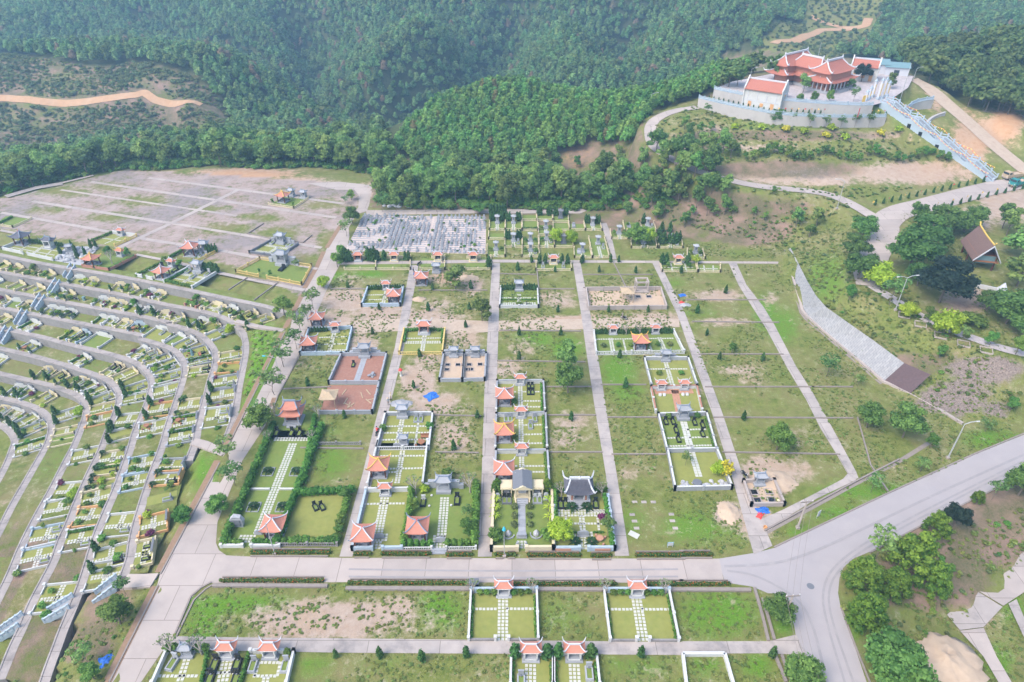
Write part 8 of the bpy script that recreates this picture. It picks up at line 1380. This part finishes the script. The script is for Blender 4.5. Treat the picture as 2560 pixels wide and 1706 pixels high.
def mk_hall():
 o=thing('temple_hall',"large temple hall with two tiered red tiled roofs and white curled ridges",'temple',(97.6,218.0,24.0),math.radians(37));o.scale=(.88,.86,.92)
 obj('platform',MB().box((0,0,0),(15.5,10.5,.7)).box((-.5,8.5,0),(9.5,9,.7)).box((-.5,14.5,0),(19,7,.7)),'stone',o)
 for i in range(3):obj('step',MB().box((0,-5.5-.35*i,0),(6,.35,.6-.2*i)),'stone',o)
 obj('wall',MB().box((0,0,.7),(12.2,7.6,5.0)).box((-.5,8.5,.7),(6.4,9,5.0)).box((-.5,14.5,.7),(15.5,4.6,5.0)),'redwall',o)
 for i in range(7):
  x=-6.6+i*2.2;obj('column',MB().tube([(x,-4.6,.7),(x,-4.6,3.4)],.2,8),'ridge',o)
  if i<6:d=obj('door',MB().box((x+1.1,-3.84,.7),(1.5,.1,2.5)),'brown',o)
 for i in range(6):y=-3.2+i*1.7;obj('column',MB().tube([(-7.0,y,.7),(-7.0,y,3.4)],.2,8),'ridge',o)
 for i in range(4):obj('window',MB().box((-6.12,-2.4+i*1.7,1.5),(.08,1.0,1.5)),'brown',o)
 def two(w,d,ox,oy,rl,rz=0.0,hi=9.0):
  for(ww,dd,ez,az,r_)in((w+2.6,d+2.6,3.3,5.7,rl),(w,d,5.9,hi,rl)):
   ro=obj('roof',hip_roof(ww,dd,ez,az,r_,.55,7,9,.18),'roofr',o,(ox,oy,0),rz);hip_ridges(ww,dd,ez,az,r_,.55,.22,ro,'ridge',ends=.7)
  ro2=obj('ridge_crest',MB().box((0,0,hi),(rl+.8,.35,.55)).box((-rl/2-.2,0,hi+.3),(.5,.4,.8),0,.5).box((rl/2+.2,0,hi+.3),(.5,.4,.8),0,.5),'ridge',o,(ox,oy,0),rz)
 two(14.6,9.0,0,0,9.0);two(13.0,8.6,-.5,8.2,8.0,math.pi/2,8.7);two(18.0,7.4,-.5,15.0,13.0,0,8.9)
 return o
mk_hall()
def mk_house(name,label,loc,rz,Ln,W,H,storeys=2):
 o=thing(name,label,'house',loc,rz);obj('wall',MB().box((0,0,0),(Ln,W,H)),'white',o)
 mb=MB();e,a,y=H-.1,H+W*.33,W/2+.5
 for s in(-1,1):mb.add([(-Ln/2,s*y,e),(Ln/2,s*y,e),(Ln/2,0,a),(-Ln/2,0,a)],[(0,1,2,3)]);mb.add([(-Ln/2,s*y,e-.15),(Ln/2,s*y,e-.15),(Ln/2,0,a-.15),(-Ln/2,0,a-.15)],[(3,2,1,0)])
 obj('roof',mb,'roofr',o);obj('ridge',MB().box((0,0,a-.05),(Ln,.4,.4)),'ridge',o)
 for s in(-1,1):
  g=MB();x0,x1=s*Ln/2-.12,s*Ln/2+.22;pr=[(-W/2-.3,0),(W/2+.3,0),(W/2+.3,H+.5),(W*.3,H+W*.16+.35),(W*.14,a+.35),(0,a+1.0),(-W*.14,a+.35),(-W*.3,H+W*.16+.35),(-W/2-.3,H+.5)]
  n_=len(pr);g.v=[(x0,q[0],q[1])for q in pr]+[(x1,q[0],q[1])for q in pr];g.f=[tuple(range(n_))[::-1],tuple(range(n_,2*n_))]+[(i,(i+1)%n_,n_+(i+1)%n_,n_+i)for i in range(n_)]
  gb=link('gable',fixn(g.mesh('gable','white')),o);
  for yy in(0,):f=obj('window',MB().box((x1+s*.02 if s>0 else x0-.02,yy,H*.55),(.1,1.2,1.5)),'orange',o);obj('hood',MB().box((x1+.1 if s>0 else x0-.1,yy,H*.55+1.55),(.4,1.6,.12)),'ridge',f)
 obj('cornice',MB().box((0,0,H*.42),(Ln+.1,W+.16,.18)),'ridge',o)
 for i in range(4):x=-Ln*.38+i*Ln*.25;obj('pilaster',MB().box((x,-W/2-.04,H*.45),(.2,.12,H*.5)),'ridge',o)
 for i,x in enumerate((-Ln*.3,Ln*.02,Ln*.3)):obj('door'if i!=1 else 'window',MB().box((x,-W/2-.05,.1 if i!=1 else.9),(1.0,.1,2.0 if i!=1 else 1.0)),'orange',o)
 return o
mk_house('side_hall',"white two storey side hall with a red gable roof in front of the temple",(75.4,208.9,20.8),math.radians(-33),11.0,6.4,5.6)
mk_house('side_house',"small white gabled house right of the temple hall",(113.0,229.5,23.9),math.radians(-28),8.0,5.0,4.4)
for(x,y,rz,w,d,h,q)in((121,239,-.3,7,6,3.4,'left'),(126.5,236,-.3,7,5,3.0,'right')):
 o=thing('metal_shed',f"teal metal roofed shed behind the temple, {q} one of two",'shed',(x,y,hz(x,y)-.2),rz);obj('wall',MB().box((0,0,0),(w,d,h)),'ridge',o);mb=MB()
 for s in(-1,1):mb.add([(-w/2-.4,s*(d/2+.5),h),(w/2+.4,s*(d/2+.5),h),(w/2+.4,0,h+1.2),(-w/2-.4,0,h+1.2)],[(0,1,2,3)])
 obj('roof',mb,'sheet',o);obj('door',MB().box((0,-d/2-.04,0),(1.6,.08,2.2)),'glassd',o)
def mk_bigstair():
 o=thing('temple_stair',"long blue grey stair running down the hill from the temple gate",'stairs',GATE,math.atan2(AX.y,AX.x));Lr=STAIR_RUN;prof=[(0,0),(3,-.2),(8,-3.2),(10.5,-3.2),(17,-7.2),(19,-7.2),(26,-11.4),(28,-11.4),(Lr,-15)]
 def zat(s):
  for(a,za),(b,zb_)in zip(prof[:-1],prof[1:]):
   if a<=s<=b:return za+(zb_-za)*(s-a)/(b-a)
  return prof[-1][1]
 st=MB();n_=92
 for i in range(n_):s=Lr*(i+.5)/n_;st.box((s,0,zat(s)-1.6),(Lr/n_+.01,4.0,1.6))
 obj('steps',st,'stone',o)
 for sd in(-1,1):
  w=MB();r_=MB();
  for(a,za),(b,zb_)in zip(prof[:-1],prof[1:]):
   y=sd*2.25;w.add([(a,y-.22,za-4),(b,y-.22,zb_-4),(b,y-.22,zb_+.3),(a,y-.22,za+.3),(a,y+.22,za-4),(b,y+.22,zb_-4),(b,y+.22,zb_+.3),(a,y+.22,za+.3)],[(0,1,2,3),(7,6,5,4),(3,2,6,7),(0,3,7,4),(1,5,6,2)])
   r_.bar((a,y,za+.75),(b,y,zb_+.75),.26,.16)
  sw=obj('side_wall',w,'blue',o);obj('rail',r_,'blue',sw)
  for i in range(19):s=Lr*i/18;obj('post',MB().box((s,sd*2.25,zat(s)+.3),(.34,.34,.9)).box((s,sd*2.25,zat(s)+1.2),(.44,.44,.14)),'blue',sw)
 for s in(9.5,13,18.2):obj('arch',MB().box((s,-2.49,zat(s)-3.2),(1.0,.06,2.2)),'black',o)
 return o
mk_bigstair()
for i,(x,y)in enumerate(((1640,905),(1700,870),(1790,905),(1860,890),(1930,860),(1590,930))):
 p=at(16,x,y,24);h=(3.2,4.6,5.4,5.4,4.0,2.6)[i];o=thing('gate_pillar',f"white and blue gate pillar at the head of the temple stair, {LAB_ORD[i + 1]} of six",'gate pillar',(p.x,p.y,23.9),math.radians(37),'temple gate pillars');obj('base',MB().box((0,0,0),(.9,.9,.7)),'blue',o);obj('shaft',MB().box((0,0,.7),(.6,.6,h-.7)),'ridge',o);obj('panel',MB().box((0,-.31,1.1),(.4,.04,h-1.9)),'goldcloth',o);obj('cap',MB().box((0,0,h),(.85,.85,.2)).box((0,0,h+.2),(.5,.5,.6),0,.3),'blue',o)
for i,(x,y)in enumerate(((1540,1000),(1490,1100))):
 p=at(16,x,y,23.5);o=thing('banner',("orange and gold framed banner beside the temple gate","narrow red banner hanging below the temple gate")[i],'banner',(p.x,p.y,21.2 if i else 23.8),math.radians(30));obj('pole',MB().tube([(-.5,0,0),(-.5,0,3)],.04,5),'metal',o);obj('cloth',MB().box((0,0,.6),((1.4,.05,1.8)if not i else(.35,.05,2.6))),'goldcloth'if not i else 'redcloth',o)
def flag(p,m,label,group,h=1.3):
 o=thing('pennant',label,'flag',p,random.uniform(-.6,.6),group);obj('stick',MB().tube([(0,0,0),(0,0,h)],.025,4),'timber',o);obj('cloth',fixn(MB().add([(0,-.01,h),(.55,.02,h-.25),(0,-.01,h-.6),(0,.02,h),(.55,.05,h-.25),(0,.02,h-.6)],[(0,1,2),(5,4,3),(0,3,4,1),(1,4,5,2),(2,5,3,0)]).mesh('cloth',m))and MB().add([(0,-.01,h),(.55,.02,h-.25),(0,-.01,h-.6)],[(0,1,2)]),m,o);return o
for i in range(17):flag(OUT_WALL[2].lerp(OUT_WALL[5],(i+.5)/17)+Vector((.3,.6,.1)),('goldcloth','redcloth','orange')[i%3],f"small {('yellow', 'red', 'orange')[i % 3]} pennant on the temple terrace wall",f"{('yellow', 'red', 'orange')[i % 3]} pennants of the temple wall",1.7)
for i in range(8):p=gt(3,1305+i*110,1425-i*25);flag(p,('goldcloth','redcloth')[i%2],f"{('yellow', 'red')[i % 2]} pennant planted along the upper edge of the wide drive",f"{('yellow', 'red')[i % 2]} pennants of the wide drive",1.8)
for i in range(7):p=gt(3,1650+i*100,1455-i*24);flag(p,'goldcloth',"yellow pennant planted along the lower edge of the wide drive",'yellow pennants below the wide drive',1.8)
for sd,q in((-1,'left'),(1,'right')):
 o=thing('flag_string',f"string of small coloured flags along the {q} side of the temple stair",'bunting',(0,0,0));pts=[GATE+AX*s+AY*sd*3.2+Vector((0,0,2.2-s*.437-.8*math.sin((s%8.5)/8.5*math.pi)))for s in np.arange(2,33,.5)];obj('cord',MB().tube(pts,.03,4),'goldcloth',o);a,b=MB(),MB()
 for i,p in enumerate(pts):(a if i%2 else b).add([p,p+AX*.35,p+AX*.17+Vector((0,0,-.45))],[(0,1,2)])
 obj('yellow_flags',a,'goldcloth',o)['kind']='stuff';obj('red_flags',b,'redcloth',o)['kind']='stuff'
M['tyre']=mat("tyre_darkened_paving",(.285,.262,.262),.9,.1,1.2,dirt=(.35,.32,.315),dirt_amt=.9)
def zfor(p,r,x,y):
 sy=pix(r,x,y)[1];lo,hi=p.z,p.z+40
 for _ in range(30):
  m_=(lo+hi)/2
  if project(p.x,p.y,m_)[1]>sy:lo=m_
  else:hi=m_
 return lo-p.z
def pole(name,r,x,y,top,label,cat,rad=.09,arm=None,head='white',dbl=False,m='metal'):
 p=gt(r,x,y);h=min(zfor(p,r,*top),16);o=thing(name,label,cat,p);obj('base',MB().box((0,0,0),(.5,.5,.35)),'concrete',o);obj('pole',MB().tube([(0,0,.1),(0,0,h*.6),(0,0,h)],[rad*.8,rad*.65,rad*.42],7),m,o)
 if arm is not None:
  for s in((1,-1)if dbl else(1,)):
   e=Vector((math.cos(arm),math.sin(arm),0))*1.8*s;obj('arm',MB().tube([(0,0,h-.1),e*.5+Vector((0,0,h+.3)),e+Vector((0,0,h+.35))],rad*.45,5),m,o);obj('lamp_head',MB().box((e.x*1.15,e.y*1.15,h+.28),(.6,.2,.12),arm),head,o)
 return o,p,h
pole('street_lamp',2,2115,792,(2133,645),"grey street lamp on the forest edge beside the narrow hill lane",'street lamp',.12,0.2)
pole('street_lamp',3,1070,1440,(1128,1240),"grey street lamp at the lane below the terraced temple slope",'street lamp',.12,2.9)
pole('street_lamp',3,478,545,(492,475),"street lamp behind the white side hall",'street lamp',.1,.5)
pole('street_lamp',3,1592,560,(1618,470),"street lamp beside the dirt road right of the temple",'street lamp',.1,.3)
pole('flagpole',3,935,425,(965,285),"tall pale flagpole behind the temple roof",'flagpole',.16);pole('flagpole',3,1500,700,(1566,435),"tall thin mast right of the temple gate",'flagpole',.12);pole('flagpole',3,232,600,(246,508),"thin pole at the left corner of the temple wall",'flagpole',.09)
pole('street_lamp',6,1472,592,(1548,368),"double armed street lamp standing on the pink walkway",'street lamp',.14,.15,'white',True)
pole('street_lamp',9,1820,48,(1905,-190),"single armed street lamp on the asphalt road verge",'street lamp',.16,.1)
pole('street_lamp',13,2180,660,(2075,405),"thin lamp pole with a bright blue lamp head over the left road",'street lamp',.09,math.pi,'lamp');pole('street_lamp',8,1118,716,(1110,535),"thin pole with a pointed blue lamp before the mausoleum plot",'street lamp',.09)
o,p,h=pole('street_lamp',7,1870,692,(1802,482),"thin lamp pole in front of the long corner plot gazebo",'street lamp',.1)
lp=thing('lamp_globe',"pointed blue lamp on the thin pole before the mausoleum plot",'lamp',gt(8,1118,716)+Vector((0,0,zfor(gt(8,1118,716),8,1110,535))));obj('lamp_head',MB().lathe([(.08,-.1),(.26,.1),(.2,.4),(.02,.8)],n=10),'lamp',lp)
tops=[]
for r,x,y,t,lb in((9,800,520,(882,332),"thick concrete utility pole on the verge above the junction"),(9,705,1145,(785,972),"thick concrete utility pole at the corner below the junction")):
 o,p,h=pole('utility_pole',r,x,y,t,lb,'utility pole',.22,None,'white',False,'concrete');obj('crossarm',MB().box((0,0,h-.35),(1.9,.14,.16),.1),'kerb',o);tops.append(p+Vector((0,0,h)))
 for s in(-.85,0,.85):obj('insulator',MB().lathe([(.05,0),(.08,.1),(.05,.22)],(s,s*.1,h-.19),6),'white',o)
for i,s in enumerate((-.85,0,.85)):
 for a,b,q in((tops[0],tops[1],'between the two utility poles'),(tops[1],tops[1]+(tops[1]-tops[0])*1.1+Vector((6,-2,0)),'from the corner utility pole to the bottom edge')):
  pts=[a.lerp(b,t)+Vector((s,0,-.2-2.2*math.sin(math.pi*t)*.5))for t in np.linspace(0,1,13)];o=thing('overhead_wire',f"thin dark overhead wire {q}, {('left', 'middle', 'right')[i]} of three",'wire',pts[0]);obj('strand',MB().tube([q_-pts[0]for q_ in pts],.02,4),'kerb',o)
A_,B_=at(6,2055,25,14.6),at(6,2143,150,14.6);C_,D_=at(6,1925,125,11),at(6,1985,212,11);mid=(A_+B_)/2;hv=((C_-A_)+(D_-B_))/2;rd=(B_-A_);rd.z=0;ln=rd.length;rd.normalize();nv=Vector((rd.y,-rd.x,0));
if nv.dot(hv)<0:nv=-nv
wd=abs(nv.dot(hv));base=Vector((mid.x,mid.y,hz(mid.x,mid.y)));o=thing('stilt_house',"stilt house with a steep brown roof and golden ridge among the dark trees",'house',(0,0,0))
ze,za=11.0,14.8;mb=MB()
for s in(1,-1):
 e0,e1=mid-rd*(ln/2+.3)+nv*s*wd,mid+rd*(ln/2+.3)+nv*s*wd;r0,r1=mid-rd*(ln/2+.8),mid+rd*(ln/2+.8);q=[(e0,ze),(e1,ze),(r1,za),(r0,za)];mb.add([(p_.x,p_.y,z_)for p_,z_ in q],[(0,1,2,3)]);mb.add([(p_.x,p_.y,z_-.25)for p_,z_ in q],[(3,2,1,0)])
 obj('bargeboard',MB().bar((e1.x,e1.y,ze-.25),(r1.x,r1.y,za-.2),.2,.35),'ridge',o)
 for p_ in(mid-rd*ln*.4+nv*s*wd*.75,mid+nv*s*wd*.75,mid+rd*ln*.4+nv*s*wd*.75):obj('stilt',MB().tube([(p_.x,p_.y,base.z-.5),(p_.x,p_.y,ze+.6)],.2,7),'brown',o)
obj('roof',mb,'roofb',o);r0,r1=mid-rd*(ln/2+1),mid+rd*(ln/2+1);obj('ridge',MB().tube([(r0.x,r0.y,za+.8),(r0.x*.9+mid.x*.1,r0.y*.9+mid.y*.1,za+.15),(mid.x,mid.y,za),(r1.x*.9+mid.x*.1,r1.y*.9+mid.y*.1,za+.15),(r1.x,r1.y,za+.8)],.16,6),'ridgey',o)
ang=math.atan2(rd.y,rd.x);obj('wall',MB().box((mid.x,mid.y,base.z+2.2),(ln*.86,wd*1.5,ze-base.z-1.2),ang),'wood',o);fp_=mid+rd*(ln*.43+.1);obj('gable_screen',MB().box((fp_.x,fp_.y,base.z+1.5),(.1,wd*1.3,1.8),ang),'sheet',o);obj('floor',MB().box((mid.x,mid.y,base.z+2.0),(ln,wd*1.8,.2),ang),'wood',o)
def mk_truck(m):
 def f():
  o=thing('truck','x','truck');obj('chassis',MB().box((0,0,.5),(5.6,1.9,.25)),'kerb',o);c=obj('cab',MB().box((-2.0,0,.75),(1.6,2.0,.8)).box((-1.95,0,1.55),(1.5,1.9,.75),0,.86),m,o);obj('windscreen',MB().box((-2.68,0,1.62),(.06,1.6,.55)),'glassd',c)
  for s in(-1,1):obj('side_window',MB().box((-2.0,s*.9,1.65),(.8,.06,.45)),'glassd',c);obj('headlight',MB().box((-2.82,s*.7,.95),(.06,.3,.2)),'white',o)
  obj('bed',MB().box((.9,0,.8),(3.7,2.1,.12)).box((.9,1.0,.9),(3.7,.08,.7)).box((.9,-1.0,.9),(3.7,.08,.7)).box((2.72,0,.9),(.08,2.0,.7)).box((-.92,0,.9),(.08,2.0,.9)),m,o);obj('load',MB().box((.9,0,.95),(3.4,1.8,.45),0,.8),'sand',o)
  for x in(-1.9,1.2,2.2):
   for s in(-1,1):w=obj('wheel',MB().tube([(x,s*.98,.45),(x,s*.68,.45)],.45,12),'rubber',o);obj('hub',MB().tube([(x,s*1.0,.45),(x,s*.9,.45)],.2,8),'metal',w)
  return o
 return f
p=gt(3,2305,1275);place('truckt',mk_truck('tealpaint'),p+Vector((0,0,.1)),.45,"teal tipper truck parked on the drive at the foot of the temple stair",'trucks at the stair foot');p=gt(3,2262,1232);place('truckb',mk_truck('timber'),p+Vector((0,0,.1)),.3,"brown truck parked behind the teal one at the stair foot",'trucks at the stair foot')
#flower hedges along the front road, and small things
def fh(r,x0,x1,y,label,i):
 a,b=at(r,x0,y),at(r,x1,y);o=hedge(a,b,.7,.55,label,'flower hedges of the front road','red',300+i,.13,34,True,'hedge','flower_hedge');ln_=(b-a).length;obj('planter_edge',MB().box((ln_/2,-.62,0),(ln_,.14,.28)).box((ln_/2,.62,0),(ln_,.14,.28)),'kerb',o)
for i,(r,x0,x1,y,q)in enumerate([(7,1715,2240,690,'before the twin tomb lawn and the corner plot gate'),(8,105,205,700,'before the pale ridged gazebo'),(8,290,615,700,'between the two front gates left of the centre alley'),(8,730,895,705,'left of the centre alley mouth'),(8,1060,1110,705,'left of the thin blue lamp pole'),(8,1140,1190,705,'right of the thin blue lamp pole'),(8,1285,1630,708,'between the mausoleum gate and black temple gate'),(8,1712,1840,712,'before the right blue wall of the black temple'),(8,2015,2341,708,'before the empty plot right of the third alley'),(9,0,210,702,'at the asphalt edge of the empty plot')]):fh(r,x0,x1,y,f"low red flowered hedge {q}"[:110],i)
for i,(r,x0,x1,y,q)in enumerate([(7,1505,2195,882,'leftmost along the lower road edge'),(8,65,880,897,'second along the lower road edge, left of the black bin'),(8,1075,1870,905,'third along the lower road edge, above the left matching lawn'),(8,2055,2341,905,'fourth along the lower road edge, right part'),(9,0,330,905,'last along the lower road edge before the asphalt')]):fh(r,x0,x1,y,f"long red flowered hedge, {q}",20+i)
for a,b in(((7,1450,915),(7,2230,918)),((8,40,935),(8,890,938)),((8,1050,938),(8,1870,942)),((8,2060,942),(9,480,945))):o=tag(obj('drain_wall',MB().bar(at(*a),at(*b),.5,.35),'kerb'),kind='structure')
def stake(r,x,y):return gt(r,x,y)
o=thing('litter_bin',"black wheeled bin standing on the lower road edge",'bin',at(8,913,912),.05);obj('body',MB().box((0,0,.1),(1.1,.8,.8),0,1.1),'black',o);obj('lid',MB().box((0,0,.92),(1.3,.95,.1)),'dstone',o)
def mk_board(m,w=.9,h=.7):
 def f():o=thing('sign_board','x','sign');obj('leg',MB().box((-w*.4,0,0),(.05,.05,.5)).box((w*.4,0,0),(.05,.05,.5)),'metal',o);b=obj('panel',MB().box((0,0,.4),(w,.05,h)),m,o);obj('border',MB().box((0,-.03,.42),(w*.86,.02,h*.86)),'ridge'if m!='signblue'else 'white',b);return o
 return f
place('signb',mk_board('signblue'),at(8,2245,650),.1,"small pale blue sign board on the empty grass plot",None);place('signw',mk_board('white',.7,1.1),gt(9,935,450),.6,"white notice board on the road verge near the utility pole",None)
o=thing('fallen_slab',"pale stone slab lying on the empty grass plot",'slab',at(8,2000,565),-.6);obj('slab',MB().box((0,0,0),(1.5,.9,.12)),'tile',o);
for i,(x,y)in enumerate(((2005,342),(2068,342),(2132,342),(1988,427),(2004,472),(2018,520),(2255,425),(2262,470),(2282,520))):o=thing('grave_marker',f"flat pale grave outline in the grass of the empty plot, {LAB_ORD[i + 1]} of nine",'slab',at(8,x,y),0,'grave outlines in the grass');obj('slab',MB().box((0,0,-.03),(.8,.5,.06)),'alley',o)
def tarp(name,p,w,d,m,label,rz=0,h=.35):
 r=random.Random(9);o=thing(name,label,'tarpaulin',p,rz);mb=MB();n_=9
 for j in range(n_+1):
  for i in range(n_+1):u,v=i/n_-.5,j/n_-.5;q=1+.12*math.sin(5*math.atan2(v,u)+1);mb.v.append((u*w*q,v*d*q,h*max(0,1-2.6*math.hypot(u,v))+.05+r.uniform(0,.12)))
 for j in range(n_):
  for i in range(n_):q=j*(n_+1)+i;mb.f.append((q,q+1,q+n_+2,q+n_+1))
 obj('sheet',mb,m,o);return o
tarp('tarpaulin',at(5,625,1180),2.3,2.0,'tarp',"crumpled blue tarpaulin on the bare sand of the second column",.7);tarp('tarpaulin',at(9,562,402),1.9,1.3,'tarp',"blue plastic sheet beside the new grave at the junction",.2);tarp('tarpaulin',at(9,545,432),1.5,.8,'redcloth',"red and white plastic sheet beside the new grave at the junction",.9);tarp('tarpaulin',at(7,725,1425,-.6),1.6,1.6,'tarp',"blue plastic sheet lying at the kerb of the left road",.5)
tarp('tarpaulin',at(6,15,490),1.6,1.2,'tarp',"blue sheet on the rubble at the third alley",.3);tarp('tarpaulin',at(6,10,540),1.2,1.0,'redcloth',"red sheet on the rubble at the third alley",.9)
def heap(r,x,y,w,d,h,m,label,name='sand_heap',z=None):
 p=gt(r,x,y);o=thing(name,label,'heap',p);mb=MB();rr=random.Random(int(x));n_=30;rg=[1,.9,.8,.69,.58,.47,.36,.25,.14,.06]
 for k,q in enumerate(rg):
  for i in range(n_):a=6.283*i/n_;s=q*(1+rr.uniform(-.12,.12));mb.v.append((w*s*math.cos(a),d*s*math.sin(a),h*(1-q)**.7*(.75+.5*float(vnoise(np.array([w*s*math.cos(a)*1.3+50]),np.array([d*s*math.sin(a)*1.3+50]),1.0,13)[0]))+rr.uniform(-.05,.05)*h-.06))
 for k in range(9):
  for i in range(n_):mb.f.append((k*n_+i,k*n_+(i+1)%n_,(k+1)*n_+(i+1)%n_,(k+1)*n_+i))
 mb.f.append(tuple(9*n_+i for i in range(n_)));obj('mound',mb,m,o,smooth=True);return o
heap(9,1780,1440,5.2,4.6,1.6,'sand',"large pale sand heap at the lower right beside the concrete path");heap(9,640,200,3.6,2.6,.7,'sand',"sand spoil heap right of the new grave");heap(9,330,420,1.8,2.4,.6,'sand',"gravel heap at the edge of the third alley near the junction");heap(5,870,380,3.0,1.6,.8,'sand',"sand heap right of the willowy tree");heap(5,540,520,1.8,1.2,.5,'sand',"small sand heap by the left alley below the new gazebo");heap(5,420,1230,2.2,1.2,.5,'gravel',"grey gravel heap behind the pointed grey shrine");heap(6,30,560,1.6,1.0,.4,'gravel',"gravel heap by the third alley")
RB=random.Random(12)
for i in range(60):
 x,y=RB.uniform(290,480),RB.uniform(1290,1425)
 if abs(x-400)>110-(1425-y)*.2:continue
 s=RB.uniform(.3,.9);p=gt(2,x,y);o=link('rubble_stone',None,None,p,RB.uniform(0,6));o.scale=(s,s*RB.uniform(.6,1),s*RB.uniform(.5,1));tag(o,"pale broken stone in the rubble tip behind the back road",'stone','stones of the rubble tip');link('stone',PROTO['rock'][0],o)
def person(key,pose,shirt,legs,hat,p,rz,label):return place(key,mk_person(pose,shirt,legs,hat),p,rz,label,'people')
place('moto',mk_motorbike,at(5,1940,650),.8,"dark motorcycle parked on the dirt cross road",'motorcycles');place('moto',None,at(7,715,1085,-2.2),-1.0,"black motorcycle parked by the big bush below the lowest stair",'motorcycles');place('moto',None,at(9,437,165),.4,"motorcycle parked at the gravel near the new grave",'motorcycles');mo=place('moto',None,at(5,258,1435),2.9,"red motorcycle ridden down the left alley",'motorcycles');place('moto',None,at(10,1050,1045,-4.0),1.2,"motorcycle parked on the third terrace beside a green bin",'motorcycles');place('moto',None,at(5,543,280),2.6,"motorcycle at the upper end of the left alley",'motorcycles')
person('pr','ride','redcloth','kerb',None,at(5,258,1435)+Vector((0,0,.02)),2.9,"person in a reddish top riding a motorcycle down the left alley");person('pw','stand','metal','kerb','sand',at(5,333,1240),.6,"person in grey with a conical hat walking on the left alley");person('pc','stand','cream','brown','sand',at(5,350,1205),1.8,"person with a conical hat carrying things on the left alley")
person('ps','stand','sheet','kerb',None,at(5,263,1170),-1.2,"person in dark teal standing at the wall of the red building site");person('pb','bend','lawn','dstone','cream',at(9,643,348),.4,"worker in olive green bending over inside the new grave");person('pu','stand','tarp','kerb',None,at(5,512,372),.3,"person in a blue shirt at the upper end of the left alley");person('pt','stand','kerb','kerb',None,at(5,1930,650),2.0,"person in black beside the motorcycle on the dirt cross road");person('pl','stand','black','kerb',None,at(5,507,345),-.5,"person in black behind the blue shirted one")
o=thing('bucket',"orange plastic bucket on the alley near the new grave",'bucket',at(9,577,522));obj('body',MB().lathe([(.22,0),(.3,.45),(.27,.45),(.2,.06)],n=10),'orange',o);o=thing('green_bin',"green plastic bin on the third terrace",'bin',at(10,1155,1045,-4.0));obj('body',MB().box((0,0,0),(.5,.5,.9),0,1.1),'sheet',o);obj('lid',MB().box((0,0,.9),(.6,.6,.08)),'sheet',o)
o=thing('stone_lantern',"pale stone lantern with a red top on the red soil of the second column",'lantern',at(5,418,1040));obj('shaft',MB().lathe([(.3,0),(.2,.3),(.22,.9),(.34,1.0),(.3,1.4)],n=8),'tile',o);obj('cap',MB().lathe([(.45,1.4),(.25,1.65),(.05,1.85)],n=8),'redcloth',o)
o=thing('umbrella',"closed green garden umbrella beside the benches on the third terrace",'umbrella',at(13,1000,400,-3.4));obj('cloth',MB().lathe([(.35,.5),(.25,1.4),(.05,2.3)],n=8),'sheet',o);obj('pole',MB().tube([(0,0,0),(0,0,2.5)],.04,6),'metal',o)
o=thing('road_puddle',"small dark oil stain left of the bend on the asphalt",'stain',at(9,888,915)+Vector((0,0,.03)));obj('stain',MB().lathe([(.5,0),(.02,.004)],n=12),'dstone',o)
for i,(x,y)in enumerate(((1530,635),(1640,700),(1780,770),(1935,830),(2090,875))):
 p=gt(6,x,y);o=thing('planting_frame',f"pale concrete planting frame along the walkway, {LAB_ORD[i + 1]} from the left",'planter',p,-.45,'planting frames of the walkway');
 for dx,dy,sx,sy in((-1,0,.12,2),(1,0,.12,2),(0,-1,2.1,.12),(0,1,2.1,.12)):obj('edge_stone',MB().box((dx,dy,-.1),(sx,sy,.3)),'concrete',o)
o=thing('sand_yard_wall',"white curved wall with a pointed tent shape beside the stilt house yard",'wall',gt(6,2090,450));obj('wall',MB().box((0,0,-.3),(3.6,.3,1.2),-.5),'white',o);obj('cone',MB().lathe([(1.4,-.2),(.9,.6),(.1,1.9)],(3,-.6,0),6),'ridge',o)
for pts,w in(([(9,1000,1568),(9,900,1150),(9,800,1000),(9,640,900),(9,480,830),(9,320,810)],.35),([(9,1120,1568),(9,1000,1180),(9,960,960),(9,1030,790),(9,1250,620),(9,1700,380),(9,2341,60)],.3),([(9,1180,1568),(9,1040,1180),(9,1000,970),(9,1065,810),(9,1275,645),(9,1720,405),(9,2341,85)],.3),([(9,300,780),(9,620,770),(9,900,690),(9,1300,500),(9,1800,260),(9,2341,20)],.4),([(8,60,800),(8,1100,815),(8,2300,800)],.3),([(8,60,850),(8,1100,860),(8,2300,850)],.3)):
 ribbon('tyre_track','tyre',resample(smooth_line([at(*p)for p in pts],2),3),w,.052)
